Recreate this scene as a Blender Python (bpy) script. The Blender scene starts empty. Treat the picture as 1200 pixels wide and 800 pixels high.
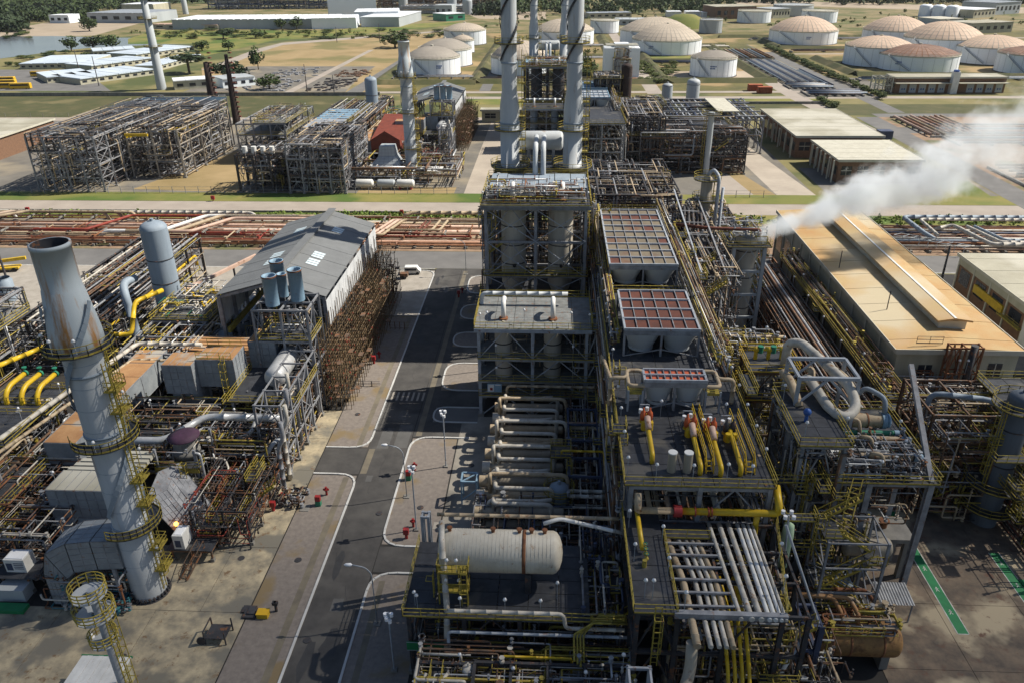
import bpy, math, random
from mathutils import Vector, Matrix
R = random.Random(11)
S = bpy.context.scene
COL = S.collection
rad = math.radians

# ------------------------------------------------------------------ camera, light, exposure
cam = bpy.data.cameras.new("camera"); camo = bpy.data.objects.new("camera", cam); COL.objects.link(camo)
cam.sensor_width = 36.0; cam.lens = 905 / 1200 * 36; cam.clip_start = 1; cam.clip_end = 9000
def camera_matrix(th, ps, ro, h):
    th, ps, ro = rad(th), rad(ps), rad(ro)
    f = Vector((-math.sin(ps) * math.cos(th), math.cos(ps) * math.cos(th), -math.sin(th)))
    r0 = Vector((math.cos(ps), math.sin(ps), 0)); u0 = r0.cross(f)
    r = r0 * math.cos(ro) + u0 * math.sin(ro); u = u0 * math.cos(ro) - r0 * math.sin(ro)
    m = Matrix((r, u, -f)).transposed().to_4x4(); m.translation = (0, 0, h)
    return m
camo.matrix_world = camera_matrix(26.62, 3.2, -0.606, 65)
S.camera = camo

SUN_EL = rad(46); SUN_AZ = math.atan2(.958, .287)
w = bpy.data.worlds.new("World"); S.world = w; w.use_nodes = True
wn = w.node_tree.nodes; wl = w.node_tree.links
sky = wn.new("ShaderNodeTexSky"); sky.sky_type = 'NISHITA'; sky.sun_disc = False
sky.sun_elevation = SUN_EL; sky.sun_rotation = SUN_AZ; sky.air_density = 1.0; sky.dust_density = 0.8
bg = wn["Background"]; bg.inputs[1].default_value = 0.06
wl.new(sky.outputs[0], bg.inputs[0])
sl = bpy.data.lights.new("sun", 'SUN'); sl.energy = 5.0; sl.angle = rad(0.55); sl.color = (1.0, 0.93, 0.81)
so = bpy.data.objects.new("sun", sl); COL.objects.link(so)
sdir = Vector((math.cos(SUN_EL) * .958, math.cos(SUN_EL) * .287, math.sin(SUN_EL)))
so.rotation_euler = sdir.to_track_quat('Z', 'Y').to_euler()
S.view_settings.view_transform = 'Standard'; S.view_settings.look = 'None'
S.view_settings.exposure = 0.55; S.view_settings.gamma = 1.0
S.cycles.use_denoising = True
S.cycles.max_bounces = 6; S.cycles.diffuse_bounces = 2; S.cycles.glossy_bounces = 2
S.cycles.transparent_max_bounces = 12; S.cycles.volume_bounces = 5

# ------------------------------------------------------------------ materials
MATS = {}
def mat(name, c, c2=None, sc=.6, rough=.75, metal=0.0, rust=0.0, rustc=(.20, .085, .035), streak=False, bump=0.0, sc3=None, c3=None, a3=.5, lines=None, spec=.35):
    """colour c mottled to c2, optional rust patches, a second patchy colour c3 and fine seam relief"""
    m = bpy.data.materials.new(name); m.use_nodes = True; MATS[name] = m
    n = m.node_tree.nodes; l = m.node_tree.links; b = n["Principled BSDF"]
    b.inputs["Roughness"].default_value = rough; b.inputs["Metallic"].default_value = metal
    b.inputs["Specular IOR Level"].default_value = spec
    g = n.new("ShaderNodeNewGeometry"); pos = g.outputs["Position"]
    mp = n.new("ShaderNodeMapping"); l.new(pos, mp.inputs[0])
    if streak: mp.inputs["Scale"].default_value = (1, 1, .12)
    no = n.new("ShaderNodeTexNoise"); no.inputs["Scale"].default_value = sc; no.inputs["Detail"].default_value = 6; no.inputs["Roughness"].default_value = .65
    l.new(mp.outputs[0], no.inputs["Vector"])
    if c2 is None: c2 = tuple(x * .62 for x in c)
    def ramp(src, a, z):
        r = n.new("ShaderNodeMapRange"); r.inputs[1].default_value = a; r.inputs[2].default_value = z; r.clamp = True
        l.new(src, r.inputs[0]); return r.outputs[0]
    def mix(f, A, Bc):
        x = n.new("ShaderNodeMix"); x.data_type = 'RGBA'; l.new(f, x.inputs[0])
        for i, v in ((6, A), (7, Bc)):
            if hasattr(v, "is_linked") or not isinstance(v, tuple): l.new(v, x.inputs[i])
            else: x.inputs[i].default_value = (*v, 1)
        return x.outputs[2]
    col = mix(ramp(no.outputs[0], .34, .66), c, c2)
    if c3:
        n3 = n.new("ShaderNodeTexNoise"); n3.inputs["Scale"].default_value = sc3 or sc * .2; n3.inputs["Detail"].default_value = 4
        l.new(pos, n3.inputs["Vector"])
        col = mix(ramp(n3.outputs[0], a3, a3 + .1), col, c3)
    if rust > 0:
        n2 = n.new("ShaderNodeTexNoise"); n2.inputs["Scale"].default_value = sc * 1.7; n2.inputs["Detail"].default_value = 8; n2.inputs["Roughness"].default_value = .7
        mp2 = n.new("ShaderNodeMapping"); mp2.inputs["Location"].default_value = (37, 11, 5); l.new(mp.outputs[0], mp2.inputs[0]); l.new(mp2.outputs[0], n2.inputs["Vector"])
        col = mix(ramp(n2.outputs[0], .66 - rust * .3, .74 - rust * .22), col, rustc)
    l.new(col, b.inputs["Base Color"])
    if bump or lines:
        bp = n.new("ShaderNodeBump"); bp.inputs["Strength"].default_value = .6 if lines else .4; bp.inputs["Distance"].default_value = bump or .05
        if lines:
            wv = n.new("ShaderNodeTexWave"); wv.bands_direction = lines[0]; wv.inputs["Scale"].default_value = lines[1]
            l.new(pos, wv.inputs["Vector"]); l.new(wv.outputs[0], bp.inputs["Height"])
        else: l.new(no.outputs[0], bp.inputs["Height"])
        l.new(bp.outputs[0], b.inputs["Normal"])
    return m
mat("steel", (.30, .31, .33), (.16, .165, .18), .8, .6, rust=.25)
mat("steel_light", (.38, .41, .45), (.25, .275, .31), .8, .55, rust=.25)
mat("steel_dark", (.055, .055, .06), (.028, .028, .032), .8, .7, rust=.35)
mat("steel_blue", (.06, .08, .14), (.04, .05, .09), .8, .6)
mat("steel_brown", (.16, .11, .075), (.07, .05, .04), .8, .8, rust=.6)
mat("yellow", (.44, .345, .055), (.20, .16, .035), 1.6, .6, rust=.3)
mat("yellow_bright", (.62, .42, .02), (.48, .31, .02), 1.0, .4, rust=.1)
mat("grating", (.05, .054, .064), (.028, .03, .036), 1.0, .6, c3=(.095, .09, .082), sc3=.35, a3=.56)
mat("deck_plate", (.20, .21, .21), (.12, .125, .125), .9, .7, rust=.3)
mat("concrete", (.30, .275, .235), (.20, .185, .16), .35, .9, c3=(.12, .112, .10), sc3=.1, a3=.55, bump=.02)
mat("concrete_pale", (.36, .33, .29), (.27, .245, .21), .5, .9)
mat("pier", (.24, .23, .21), (.15, .145, .135), .7, .9, streak=True)
mat("silver", (.52, .53, .54), (.36, .37, .38), .9, .4, .25, rust=.2)
mat("insulation", (.55, .52, .46), (.38, .355, .31), .9, .6, rust=.3, rustc=(.30, .17, .08))
mat("beige", (.46, .37, .25), (.31, .24, .16), .9, .65, rust=.3)
mat("white", (.72, .72, .70), (.55, .55, .53), .5, .6, rust=.06)
mat("lamp_white", (.82, .83, .85), (.75, .76, .78), 1, .35)
mat("rust", (.25, .105, .045), (.13, .055, .03), 1.1, .85)
mat("rust_pipe", (.36, .20, .13), (.24, .125, .08), .5, .75, c3=(.50, .38, .29), sc3=.12, a3=.48)
mat("pink_pipe", (.60, .43, .34), (.46, .31, .24), .5, .6, rust=.2)
mat("red", (.33, .028, .03), (.20, .02, .02), 1.5, .5)
mat("red_lead", (.30, .055, .035), (.17, .03, .022), .8, .7)
mat("red_brown", (.17, .055, .035), (.09, .035, .025), .7, .8)
mat("orange", (.60, .13, .04), (.42, .08, .03), 1.2, .45)
mat("stack_grey", (.50, .525, .54), (.36, .385, .41), .35, .55, streak=True, rust=.2, rustc=(.28, .19, .12))
mat("vessel_grey", (.27, .325, .385), (.20, .245, .295), .5, .6, streak=True)
mat("vessel_dark", (.12, .145, .18), (.08, .095, .115), .5, .6, streak=True, rust=.15)
mat("vessel_tan", (.38, .335, .265), (.25, .22, .175), .5, .7, streak=True, rust=.2)
mat("vent_blue", (.24, .36, .47), (.17, .27, .36), .8, .55, rust=.12)
mat("duct_panel", (.27, .295, .315), (.18, .20, .22), .5, .65, rust=.12)
mat("duct_top", (.42, .24, .11), (.30, .15, .065), .35, .8, c3=(.36, .33, .28), sc3=.25, a3=.55)
mat("shed_roof", (.175, .182, .187), (.14, .146, .15), .3, .6, lines=('Y', 2.0), bump=.03)
mat("skylight", (.62, .72, .76), (.5, .6, .65), 1, .3)
mat("cladding", (.62, .64, .66), (.48, .50, .52), .4, .6, lines=('Y', 3.0), bump=.03)
mat("orange_roof", (.43, .32, .16), (.40, .225, .085), .16, .75, c3=(.46, .39, .265), sc3=.04, a3=.53, streak=False, lines=('Y', 1.0), bump=.04)
mat("cream_wall", (.46, .44, .34), (.36, .345, .26), .5, .85, streak=True, rust=.08)
mat("cream_trim", (.53, .51, .43), (.43, .41, .335), .6, .8)
mat("brick", (.22, .125, .075), (.15, .085, .055), 1.5, .9)
mat("pale_roof", (.38, .36, .285), (.30, .28, .215), .15, .8, c3=(.46, .44, .37), sc3=.05, a3=.52)
mat("vessel_pale", (.47, .43, .36), (.34, .31, .26), .5, .65, streak=True, rust=.15)
mat("dark", (.02, .02, .022), (.012, .012, .013), 1, .8)
mat("glass_dark", (.03, .035, .045), (.02, .022, .03), 1, .15)
mat("green", (.015, .20, .07), (.012, .15, .055), 1.0, .6)
mat("green_pipe", (.03, .22, .13), (.02, .15, .09), 1.0, .5)
mat("teal", (.05, .20, .24), (.04, .15, .18), 1, .6)
mat("blue", (.03, .10, .35), (.02, .07, .25), 1, .5)
mat("purple", (.075, .032, .065), (.045, .022, .04), .9, .75)
mat("cooler_tan", (.18, .15, .105), (.12, .10, .075), .4, .85, c3=(.13, .07, .045), sc3=.12, a3=.56)
mat("cooler_red", (.125, .042, .028), (.075, .03, .022), .5, .85)
mat("cooler_orange", (.60, .15, .07), (.46, .10, .05), .8, .8)
mat("tank_white", (.84, .88, .92), (.77, .81, .85), .06, .55, streak=True)
mat("tank_grey", (.42, .45, .47), (.34, .37, .39), .06, .6, streak=True)
mat("dome_tan", (.50, .425, .34), (.43, .365, .29), .05, .75)
mat("dome_pink", (.60, .455, .345), (.53, .39, .29), .05, .75)
mat("dome_brown", (.30, .185, .135), (.16, .10, .08), .14, .8)
mat("dome_grey", (.36, .325, .28), (.30, .27, .235), .06, .8)
mat("asphalt", (.082, .078, .074), (.05, .048, .047), .4, .9, c3=(.10, .095, .088), sc3=.11, a3=.55, bump=.005)
mat("asphalt_pale", (.17, .165, .16), (.125, .122, .12), .15, .9)
mat("gravel", (.23, .20, .175), (.165, .143, .128), 1.6, .95, c3=(.20, .15, .085), sc3=.16, a3=.55, bump=.05)
mat("kerb", (.55, .55, .54), (.42, .42, .41), .5, .85)
mat("gutter", (.19, .165, .12), (.12, .105, .085), .4, .9)
mat("road_paint", (.60, .60, .58), (.30, .30, .29), .8, .7)
mat("soil_red", (.31, .215, .145), (.20, .13, .085), .3, .95, c3=(.12, .12, .055), sc3=.08, a3=.56, bump=.05)
mat("track_pale", (.36, .315, .27), (.29, .25, .215), .12, .92)
mat("track_dust", (.42, .365, .30), (.33, .285, .235), .1, .95)
mat("water", (.17, .19, .215), (.14, .155, .18), .02, .12)
mat("leaf", (.055, .085, .022), (.03, .05, .014), .5, .8)
mat("leaf_pale", (.11, .13, .03), (.06, .085, .02), .4, .8)
mat("leaf_dark", (.03, .052, .018), (.018, .032, .012), .4, .8)
mat("bark", (.12, .09, .065), None, 1, .9)
mat("grass_blade", (.12, .14, .035), (.17, .15, .06), .12, .85)
mat("bus_yellow", (.66, .40, .02), (.55, .33, .02), .6, .4)
mat("scaffold_tube", (.16, .115, .06), (.085, .06, .038), .8, .8, rust=.4)

def glow(name, c, e):
    m = mat(name, c, c); b = m.node_tree.nodes["Principled BSDF"]
    b.inputs["Emission Color"].default_value = (*c, 1); b.inputs["Emission Strength"].default_value = e
mat("stack_top", (.47, .52, .55), (.37, .42, .45), .3, .6, streak=True, rust=.5, rustc=(.36, .18, .06))
mat("verge_leaf", (.10, .175, .025), (.16, .20, .04), .2, .8)
glow("lit_lamp", (1.0, .35, .05), 6)

# ------------------------------------------------------------------ mesh helpers
class MB:
    def __init__(s): s.v = []; s.f = []; s.sm = []
    def add(s, vs, fs, smooth=False):
        o = len(s.v); s.v += vs; s.f += [tuple(i + o for i in f) for f in fs]; s.sm += [smooth] * len(fs); return s
    def box(s, x0, x1, y0, y1, z0, z1):
        return s.add([(x, y, z) for z in (z0, z1) for y in (y0, y1) for x in (x0, x1)],
                     [(0, 2, 3, 1), (4, 5, 7, 6), (0, 1, 5, 4), (2, 6, 7, 3), (0, 4, 6, 2), (1, 3, 7, 5)])
    def bar(s, p, q, w, h=None, up=None):
        p = Vector(p); q = Vector(q); h = h or w; d = (q - p)
        if d.length < 1e-4: return s
        d.normalize(); u = Vector(up) if up else (Vector((0, 0, 1)) if abs(d.z) < .9 else Vector((0, 1, 0)))
        a = d.cross(u).normalized() * (w / 2); b = a.cross(d).normalized() * (h / 2)
        vs = [tuple(c + i * a + j * b) for c in (p, q) for j in (-1, 1) for i in (-1, 1)]
        return s.add(vs, [(0, 2, 3, 1), (4, 5, 7, 6), (0, 1, 5, 4), (2, 6, 7, 3), (0, 4, 6, 2), (1, 3, 7, 5)])
    def tube(s, path, r, n=7, bend=None, caps=True, seam=0.0):
        P = [Vector(p) for p in path]
        if bend is None: bend = r * 2.6
        pts = [P[0]]
        for i in range(1, len(P) - 1):
            a, b, c = P[i - 1], P[i], P[i + 1]
            la, lc = (a - b).length, (c - b).length
            k = min(bend, la * .45, lc * .45)
            if k < r * .3: pts.append(b); continue
            A = b + (a - b) / la * k; Cc = b + (c - b) / lc * k
            for t in (0, .33, .67, 1): pts.append(A * (1 - t) ** 2 + b * 2 * t * (1 - t) + Cc * t * t)
        pts.append(P[-1])
        rs = [1.0] * len(pts)
        if seam:   # raised cladding joints along the straight runs
            P2, R2 = [pts[0]], [1.0]
            for a, b in zip(pts, pts[1:]):
                L = (b - a).length
                if L > seam * 1.2:
                    k = int(L / seam)
                    for i in range(k):
                        c = (i + .5) / k; e = .045 / L
                        for dt, rr in ((-e * 1.2, 1.0), (-e, 1.09), (e, 1.09), (e * 1.2, 1.0)): P2.append(a.lerp(b, c + dt)); R2.append(rr)
                P2.append(b); R2.append(1.0)
            pts, rs = P2, R2
        o = len(s.v); up = None; m = len(pts)
        for i, p in enumerate(pts):
            d = (pts[min(i + 1, m - 1)] - pts[max(i - 1, 0)])
            if d.length < 1e-6: d = Vector((0, 0, 1))
            d.normalize()
            if up is None: up = d.orthogonal().normalized()
            up = (up - d * up.dot(d))
            up = up.normalized() if up.length > 1e-4 else d.orthogonal().normalized()
            sd = d.cross(up)
            for k in range(n):
                a = 2 * math.pi * k / n; v = p + (up * math.cos(a) + sd * math.sin(a)) * r * rs[i]
                s.v.append((v.x, v.y, v.z))
        for i in range(m - 1):
            for k in range(n):
                k2 = (k + 1) % n
                s.f.append((o + i * n + k, o + i * n + k2, o + (i + 1) * n + k2, o + (i + 1) * n + k)); s.sm.append(True)
        if caps:
            s.f.append(tuple(o + k for k in reversed(range(n)))); s.sm.append(False)
            s.f.append(tuple(o + (m - 1) * n + k for k in range(n))); s.sm.append(False)
        return s
    def lathe(s, c, prof, n=16, axis='z', a0=0, a1=2 * math.pi, smooth=True):
        o = len(s.v); full = abs(a1 - a0 - 2 * math.pi) < 1e-6; m = n if full else n + 1
        for r, h in prof:
            for k in range(m):
                a = a0 + (a1 - a0) * k / n; x, y = r * math.cos(a), r * math.sin(a)
                s.v.append({'z': (c[0] + x, c[1] + y, c[2] + h), 'x': (c[0] + h, c[1] + x, c[2] + y), 'y': (c[0] + y, c[1] + h, c[2] + x)}[axis])
        for i in range(len(prof) - 1):
            for k in range(n):
                k2 = (k + 1) % m
                s.f.append((o + i * m + k, o + i * m + k2, o + (i + 1) * m + k2, o + (i + 1) * m + k)); s.sm.append(smooth)
        return s
    def cyl(s, c, r, z0, z1, n=14, r2=None, axis='z'):
        r2 = r if r2 is None else r2
        s.lathe(c, [(r, z0), (r2, z1)], n, axis)
        s.lathe(c, [(0.001, z0), (r, z0)], n, axis, smooth=False); s.lathe(c, [(r2, z1), (0.001, z1)], n, axis, smooth=False); return s
    def drum(s, c, r, h0, h1, axis, n=18, hd=.5):
        pr = [(r * math.sin(t), h0 + r * hd - r * hd * math.cos(t)) for t in (0.02, .4, .8, 1.2, 1.57)]
        pr += [(r * math.sin(t), h1 - r * hd + r * hd * math.cos(t)) for t in (1.57, 1.2, .8, .4, .02)]
        return s.lathe(c, pr, n, axis)
    def blob(s, c, r, n=6):
        return s.lathe(c, [(.01, -r), (r * .7, -r * .7), (r, 0), (r * .7, r * .7), (.01, r)], n)
    def rail(s, pts, h=1.1, w=.06, step=1.8, closed=False):
        """handrail along a polyline at deck level: posts, two rails, toe plate"""
        P = [Vector(p) for p in pts]
        if closed: P.append(P[0])
        for a, b in zip(P, P[1:]):
            L = (b - a).length
            if L < .05: continue
            for hh in (h, h * .55): s.bar(a + Vector((0, 0, hh)), b + Vector((0, 0, hh)), w)
            s.bar(a + Vector((0, 0, .1)), b + Vector((0, 0, .1)), .03, .16)
            k = max(1, int(L / step + .5))
            for i in range(k + 1):
                p = a.lerp(b, i / k); s.bar(p, p + Vector((0, 0, h)), w * .9)
        return s
    def ladder(s, x, y, z0, z1, dx, dy, cage=True):
        """caged ladder facing direction (dx,dy)"""
        t = Vector((-dy, dx, 0)) * .28; c = Vector((x, y, 0)); d = Vector((dx, dy, 0))
        for sg in (-1, 1): s.bar(c + t * sg + Vector((0, 0, z0)), c + t * sg + Vector((0, 0, z1)), .09)
        z = z0 + .4
        while z < z1: s.bar(c - t + Vector((0, 0, z)), c + t + Vector((0, 0, z)), .05); z += .6
        if cage:
            z = z0 + 2.2
            while z < z1:
                q = [c - t * 1.3 + Vector((0, 0, z)), c - t * 1.3 + d * .7 + Vector((0, 0, z)), c + t * 1.3 + d * .7 + Vector((0, 0, z)), c + t * 1.3 + Vector((0, 0, z))]
                for a, b in zip(q, q[1:]): s.bar(a, b, .06)
                z += 1.3
            for k in (1, 2): s.bar(q[k] * 1 + Vector((0, 0, z0 + 2.2 - q[k].z)), q[k] + Vector((0, 0, 0)), .06)
        return s
    def stair(s, p, q, w=.9):
        """flight from p up to q: stringers, treads, handrails"""
        p = Vector(p); q = Vector(q); d = q - p; side = Vector((-d.y, d.x, 0)).normalized() * (w / 2)
        for sg in (-1, 1):
            s.bar(p + side * sg, q + side * sg, .08, .25)
            s.bar(p + side * sg + Vector((0, 0, 1)), q + side * sg + Vector((0, 0, 1)), .07)
            for t in (0, .33, .67, 1): a = p.lerp(q, t) + side * sg; s.bar(a, a + Vector((0, 0, 1)), .06)
        k = max(2, int(abs(d.z) / .28))
        for i in range(k): a = p.lerp(q, (i + .5) / k); s.bar(a - side, a + side, .16, .03)
        return s

def finish_mesh(name, mb, m, off):
    me = bpy.data.meshes.new(name)
    ox, oy, oz = off
    me.from_pydata([(x - ox, y - oy, z - oz) for x, y, z in mb.v], [], mb.f)
    if any(mb.sm): me.polygons.foreach_set("use_smooth", mb.sm)
    me.materials.append(MATS[m]); return me
def top_of(o):
    while o.parent: o = o.parent
    return o
def tag(o, label=None, cat=None, group=None, kind=None):
    if label: o["label"] = label
    if cat: o["category"] = cat
    if group: o["group"] = group
    if kind: o["kind"] = kind
    return o
def T(name, label, cat, loc, group=None):
    """a thing: an Empty at its base that carries its parts"""
    o = bpy.data.objects.new(name, None); o.empty_display_size = .5; o.location = loc; COL.objects.link(o)
    return tag(o, label, cat, group)
def P(name, mb, m, parent, label=None, kind=None):
    """a part: one mesh given in world coordinates, child of a thing or of a part"""
    if not mb.f: return None
    off = top_of(parent)["o"] if "o" in top_of(parent).keys() else tuple(top_of(parent).location)
    o = bpy.data.objects.new(name, finish_mesh(name, mb, m, off)); COL.objects.link(o); o.parent = parent
    return tag(o, label, kind=kind)
def ONE(name, mb, m, label, cat, group=None):
    """a thing that is one mesh, its origin at the base of its first corner"""
    off = (mb.v[0][0], mb.v[0][1], min(v[2] for v in mb.v))
    o = bpy.data.objects.new(name, finish_mesh(name, mb, m, off)); o.location = off; COL.objects.link(o)
    return tag(o, label, cat, group)
def SET(name, mb, m):
    o = bpy.data.objects.new(name, finish_mesh(name, mb, m, (0, 0, 0))); COL.objects.link(o); return tag(o, kind="structure")

# unit meshes shared by columns, beams and braces: an I-section and a box, 1 x 1 x 1 along z from 0 to 1
UNIT = {}
def unit_mesh(shape, m):
    k = (shape, m)
    if k not in UNIT:
        b = MB()
        if shape == 'i':
            b.box(-.5, .5, .36, .5, 0, 1); b.box(-.5, .5, -.5, -.36, 0, 1); b.box(-.08, .08, -.36, .36, 0, 1)
        elif shape == 'r': b.cyl((0, 0, 0), .5, 0, 1, 8)
        elif shape == 's': b.box(-.5, .5, -.5, .5, 0, 1)
        UNIT[k] = finish_mesh(shape + "_section", b, m, (0, 0, 0))
    return UNIT[k]
def piece(name, parent, shape, m, p, q, wd, ht=None):
    p = Vector(p); q = Vector(q); d = q - p; L = d.length
    if L < 1e-3: return
    z = d / L; ref = Vector((0, 0, 1)) if abs(z.z) < .95 else Vector((0, 1, 0))
    x = ref.cross(z).normalized(); y = z.cross(x)
    o = bpy.data.objects.new(name, unit_mesh(shape, m)); COL.objects.link(o); o.parent = parent
    M = Matrix((x * wd, y * (ht or wd), z * L)).transposed().to_4x4(); M.translation = p - top_of(parent).location
    o.matrix_local = M if parent.parent is None else M
    return o
def copy_thing(o, loc, label=None, rot=None, parent=None):
    c = o.copy(); COL.objects.link(c)
    if parent: c.parent = parent
    else:
        c.location = loc
        if rot is not None: c.rotation_euler = (0, 0, rot)
        if label: c["label"] = label
    for ch in o.children: copy_thing(ch, None, parent=c)
    return c

PIPE_M = ["steel", "insulation", "steel_dark", "silver", "steel_dark", "steel_brown", "beige", "steel", "steel_brown", "yellow"]
def clutter(parent, x0, x1, y0, y1, z0, z1, n, pal=None, rmax=.13, seed=0, seg=(2, 5), nodes=True):
    """a tangle of small-bore piping, valves and instruments that nobody could count, in one part per colour"""
    q = random.Random(seed * 977 + int(x0 * 7 + y0 * 3)); pal = pal or PIPE_M
    mbs = {m: MB() for m in pal}; n = int(n * 1.45)
    for i in range(n):
        m = q.choice(pal); r = q.uniform(.035, rmax) * (1.0 if q.random() < .85 else 1.4)
        p = [q.uniform(x0, x1), q.uniform(y0, y1), q.uniform(z0, z1)]; path = [tuple(p)]; ax = q.randrange(3)
        for k in range(q.randint(*seg)):
            lo, hi = ((x0, x1), (y0, y1), (z0, z1))[ax]; span = hi - lo
            p[ax] = min(hi, max(lo, p[ax] + q.choice((-1, 1)) * q.uniform(.15, .6) * span)); path.append(tuple(p))
            ax = (ax + q.choice((1, 2))) % 3
        path = [a for j, a in enumerate(path) if j == 0 or (Vector(a) - Vector(path[j - 1])).length > .2]
        if len(path) > 1: mbs[m].tube(path, r, 5)
        if nodes and q.random() < .7:
            c = path[-1]; mbs[m].cyl(c, r * 2.0, -.12, .12, 6); mbs[m].cyl((c[0], c[1], c[2]), r * .6, 0, .5, 5); mbs[m].cyl(c, r * 2.2, .45, .52, 6)
    for m, b in mbs.items():
        if b.f: P("small_piping", b, m, parent, kind="stuff")
def access(parent, x0, x1, y0, y1, z0, z1, n, seed=0, m="yellow"):
    """small access platforms, handrails and caged ladders threaded through a structure, beyond counting"""
    q = random.Random(seed * 31 + int(x0 * 3 + y0)); r = MB(); d = MB()
    for i in range(n):
        x, y, z = q.uniform(x0, x1), q.uniform(y0, y1), q.uniform(z0, z1); L, W = q.uniform(1.5, 5), q.uniform(.9, 1.6)
        if q.random() < .5: L, W = W, L
        x2, y2 = min(x + L, x1), min(y + W, y1)
        if x2 - x < .7 or y2 - y < .7: continue
        d.box(x, x2, y, y2, z - .05, z); r.rail([(x, y2, z), (x, y, z), (x2, y, z), (x2, y2, z)], 1.05, .06, 1.3)
        k = q.random()
        if k < .35: r.ladder(x2, y, max(.1, z - 4), z + 1, 1, 0)
        elif k < .5 and z > 3: r.stair((x, y - .5, max(.1, z - 3)), (x + 4, y - .5, z), .8)
    P("access_railing", r, m, parent, kind="stuff"); P("access_floor", d, "grating", parent, kind="stuff")
def lamp(parent, x, y, z, h=2.2):
    """white bulkhead lamp on a thin bent post"""
    b = MB(); b.bar((x, y, z), (x, y, z + h), .05)
    o = P("lamp_post", b, "steel_light", parent)
    s = MB(); s.lathe((x, y, z + h), [(.05, .18), (.13, .1), (.21, -.1), (.05, -.13)], 8); P("lamp_shade", s, "lamp_white", o)
def lamps(parent, pts):
    for p in pts: lamp(parent, *p)

def frame(name, label, cat, xs, ys, zs, m="steel", cw=.4, bw=.32, decks=(), deck_m="grating", rails=True, brace=2, holes=None, skip=(), rail_m="yellow", z0=0, piers=True, beam_levels=None, bshape='s', group=None, rail_sides="nsew"):
    """open steel frame: every column, beam and brace a piece; decks with handrails at the given levels"""
    t = T(name, label, cat, ((xs[0] + xs[-1]) / 2, (ys[0] + ys[-1]) / 2, z0), group)
    for i, x in enumerate(xs):
        for j, y in enumerate(ys):
            if (i, j) in skip: continue
            piece("column", t, 'i' if cw > .3 else 's', m, (x, y, z0), (x, y, zs[-1]), cw)
            if piers and z0 == 0: piece("pier", t, 's', "pier", (x, y, 0), (x, y, .5), cw * 2.2)
    for k, z in enumerate(zs):
        for y in ys: piece("beam", t, 's', m, (xs[0], y, z - bw / 2 - .06), (xs[-1], y, z - bw / 2 - .06), bw * .7, bw)
        for x in xs: piece("beam", t, 's', m, (x, ys[0], z - bw / 2 - .065), (x, ys[-1], z - bw / 2 - .065), bw * .65, bw * .98)
    lv = [z0] + list(zs)
    if brace:
        for a, b in zip(lv, lv[1:]):
            for i in range(len(xs) - 1):
                for y in (ys[0], ys[-1]):
                    if (i + len(lv)) % brace and brace > 1: continue
                    mx = (xs[i] + xs[i + 1]) / 2
                    piece("brace", t, 's', m, (xs[i], y, a), (mx, y, b - .3), .14); piece("brace", t, 's', m, (xs[i + 1], y, a), (mx, y, b - .3), .14)
            for j in range(len(ys) - 1):
                for x in (xs[0], xs[-1]):
                    if j % brace and brace > 1: continue
                    piece("brace", t, 's', m, (x, ys[j], a), (x, ys[j + 1], b - .3), .13); piece("brace", t, 's', m, (x, ys[j + 1], a), (x, ys[j], b - .3), .13)
    for d in decks:
        z, x0, x1, y0, y1 = d if len(d) == 5 else (d[0], xs[0] - .6, xs[-1] + .6, ys[0] - .6, ys[-1] + .6)
        if y0 < 118:   # near enough to see the single deck panels
            nx_ = max(1, round((x1 - x0) / 3)); ny_ = max(1, round((y1 - y0) / 1.9)); px_, py_ = (x1 - x0) / nx_, (y1 - y0) / ny_; dq = random.Random(int(x0 * 10 + y0))
            for i_ in range(nx_):
                for j_ in range(ny_):
                    zz = z + dq.uniform(0, .02); xc, yc = x0 + (i_ + .5) * px_, y0 + (j_ + .5) * py_
                    piece("deck_panel", t, 's', deck_m, (xc, yc, zz), (xc, yc, zz + .05), px_ - .06, py_ - .06)
        else: b = MB(); b.box(x0, x1, y0, y1, z, z + .07); P("deck", b, deck_m, t)
        if rails:
            b = MB(); zz = z + .07
            if "s" in rail_sides: b.rail([(x0, y0, zz), (x1, y0, zz)])
            if "e" in rail_sides: b.rail([(x1, y0, zz), (x1, y1, zz)])
            if "n" in rail_sides: b.rail([(x1, y1, zz), (x0, y1, zz)])
            if "w" in rail_sides: b.rail([(x0, y1, zz), (x0, y0, zz)])
            P("railing", b, rail_m, t)
    return t
def ring_platform(parent, x, y, z, ri, ro, a0=0, a1=2 * math.pi, n=16, m="grating", rail_m="yellow"):
    b = MB(); b.lathe((x, y, z), [(ri, 0), (ro, 0), (ro, .12), (ri, .12)], n, 'z', a0, a1, smooth=False); o = P("platform", b, m, parent)
    r = MB(); r.rail([(x + ro * math.cos(a0 + (a1 - a0) * k / n), y + ro * math.sin(a0 + (a1 - a0) * k / n), z + .12) for k in range(n + 1)], step=1.5)
    P("railing", r, rail_m, o)
def pipe(label, path, r, m, group=None, bend=None, n=9, flange=None, name="pipe"):
    b = MB(); b.tube(path, r, n, bend, seam=0 if n == 8 else max(1.5, r * 5))
    if flange is None: return ONE(name, b, m, label, "pipe", group)
    t = T(name, label, "pipe", path[0], group); P("run", b, m, t)
    for (c, ax, fm) in flange:
        f = MB(); f.cyl(c, r * 1.5, -.1, .1, 10, axis=ax); f.cyl(c, r * 1.35, .16, .3, 10, axis=ax); P("flange", f, fm, t)
    return t
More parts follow.
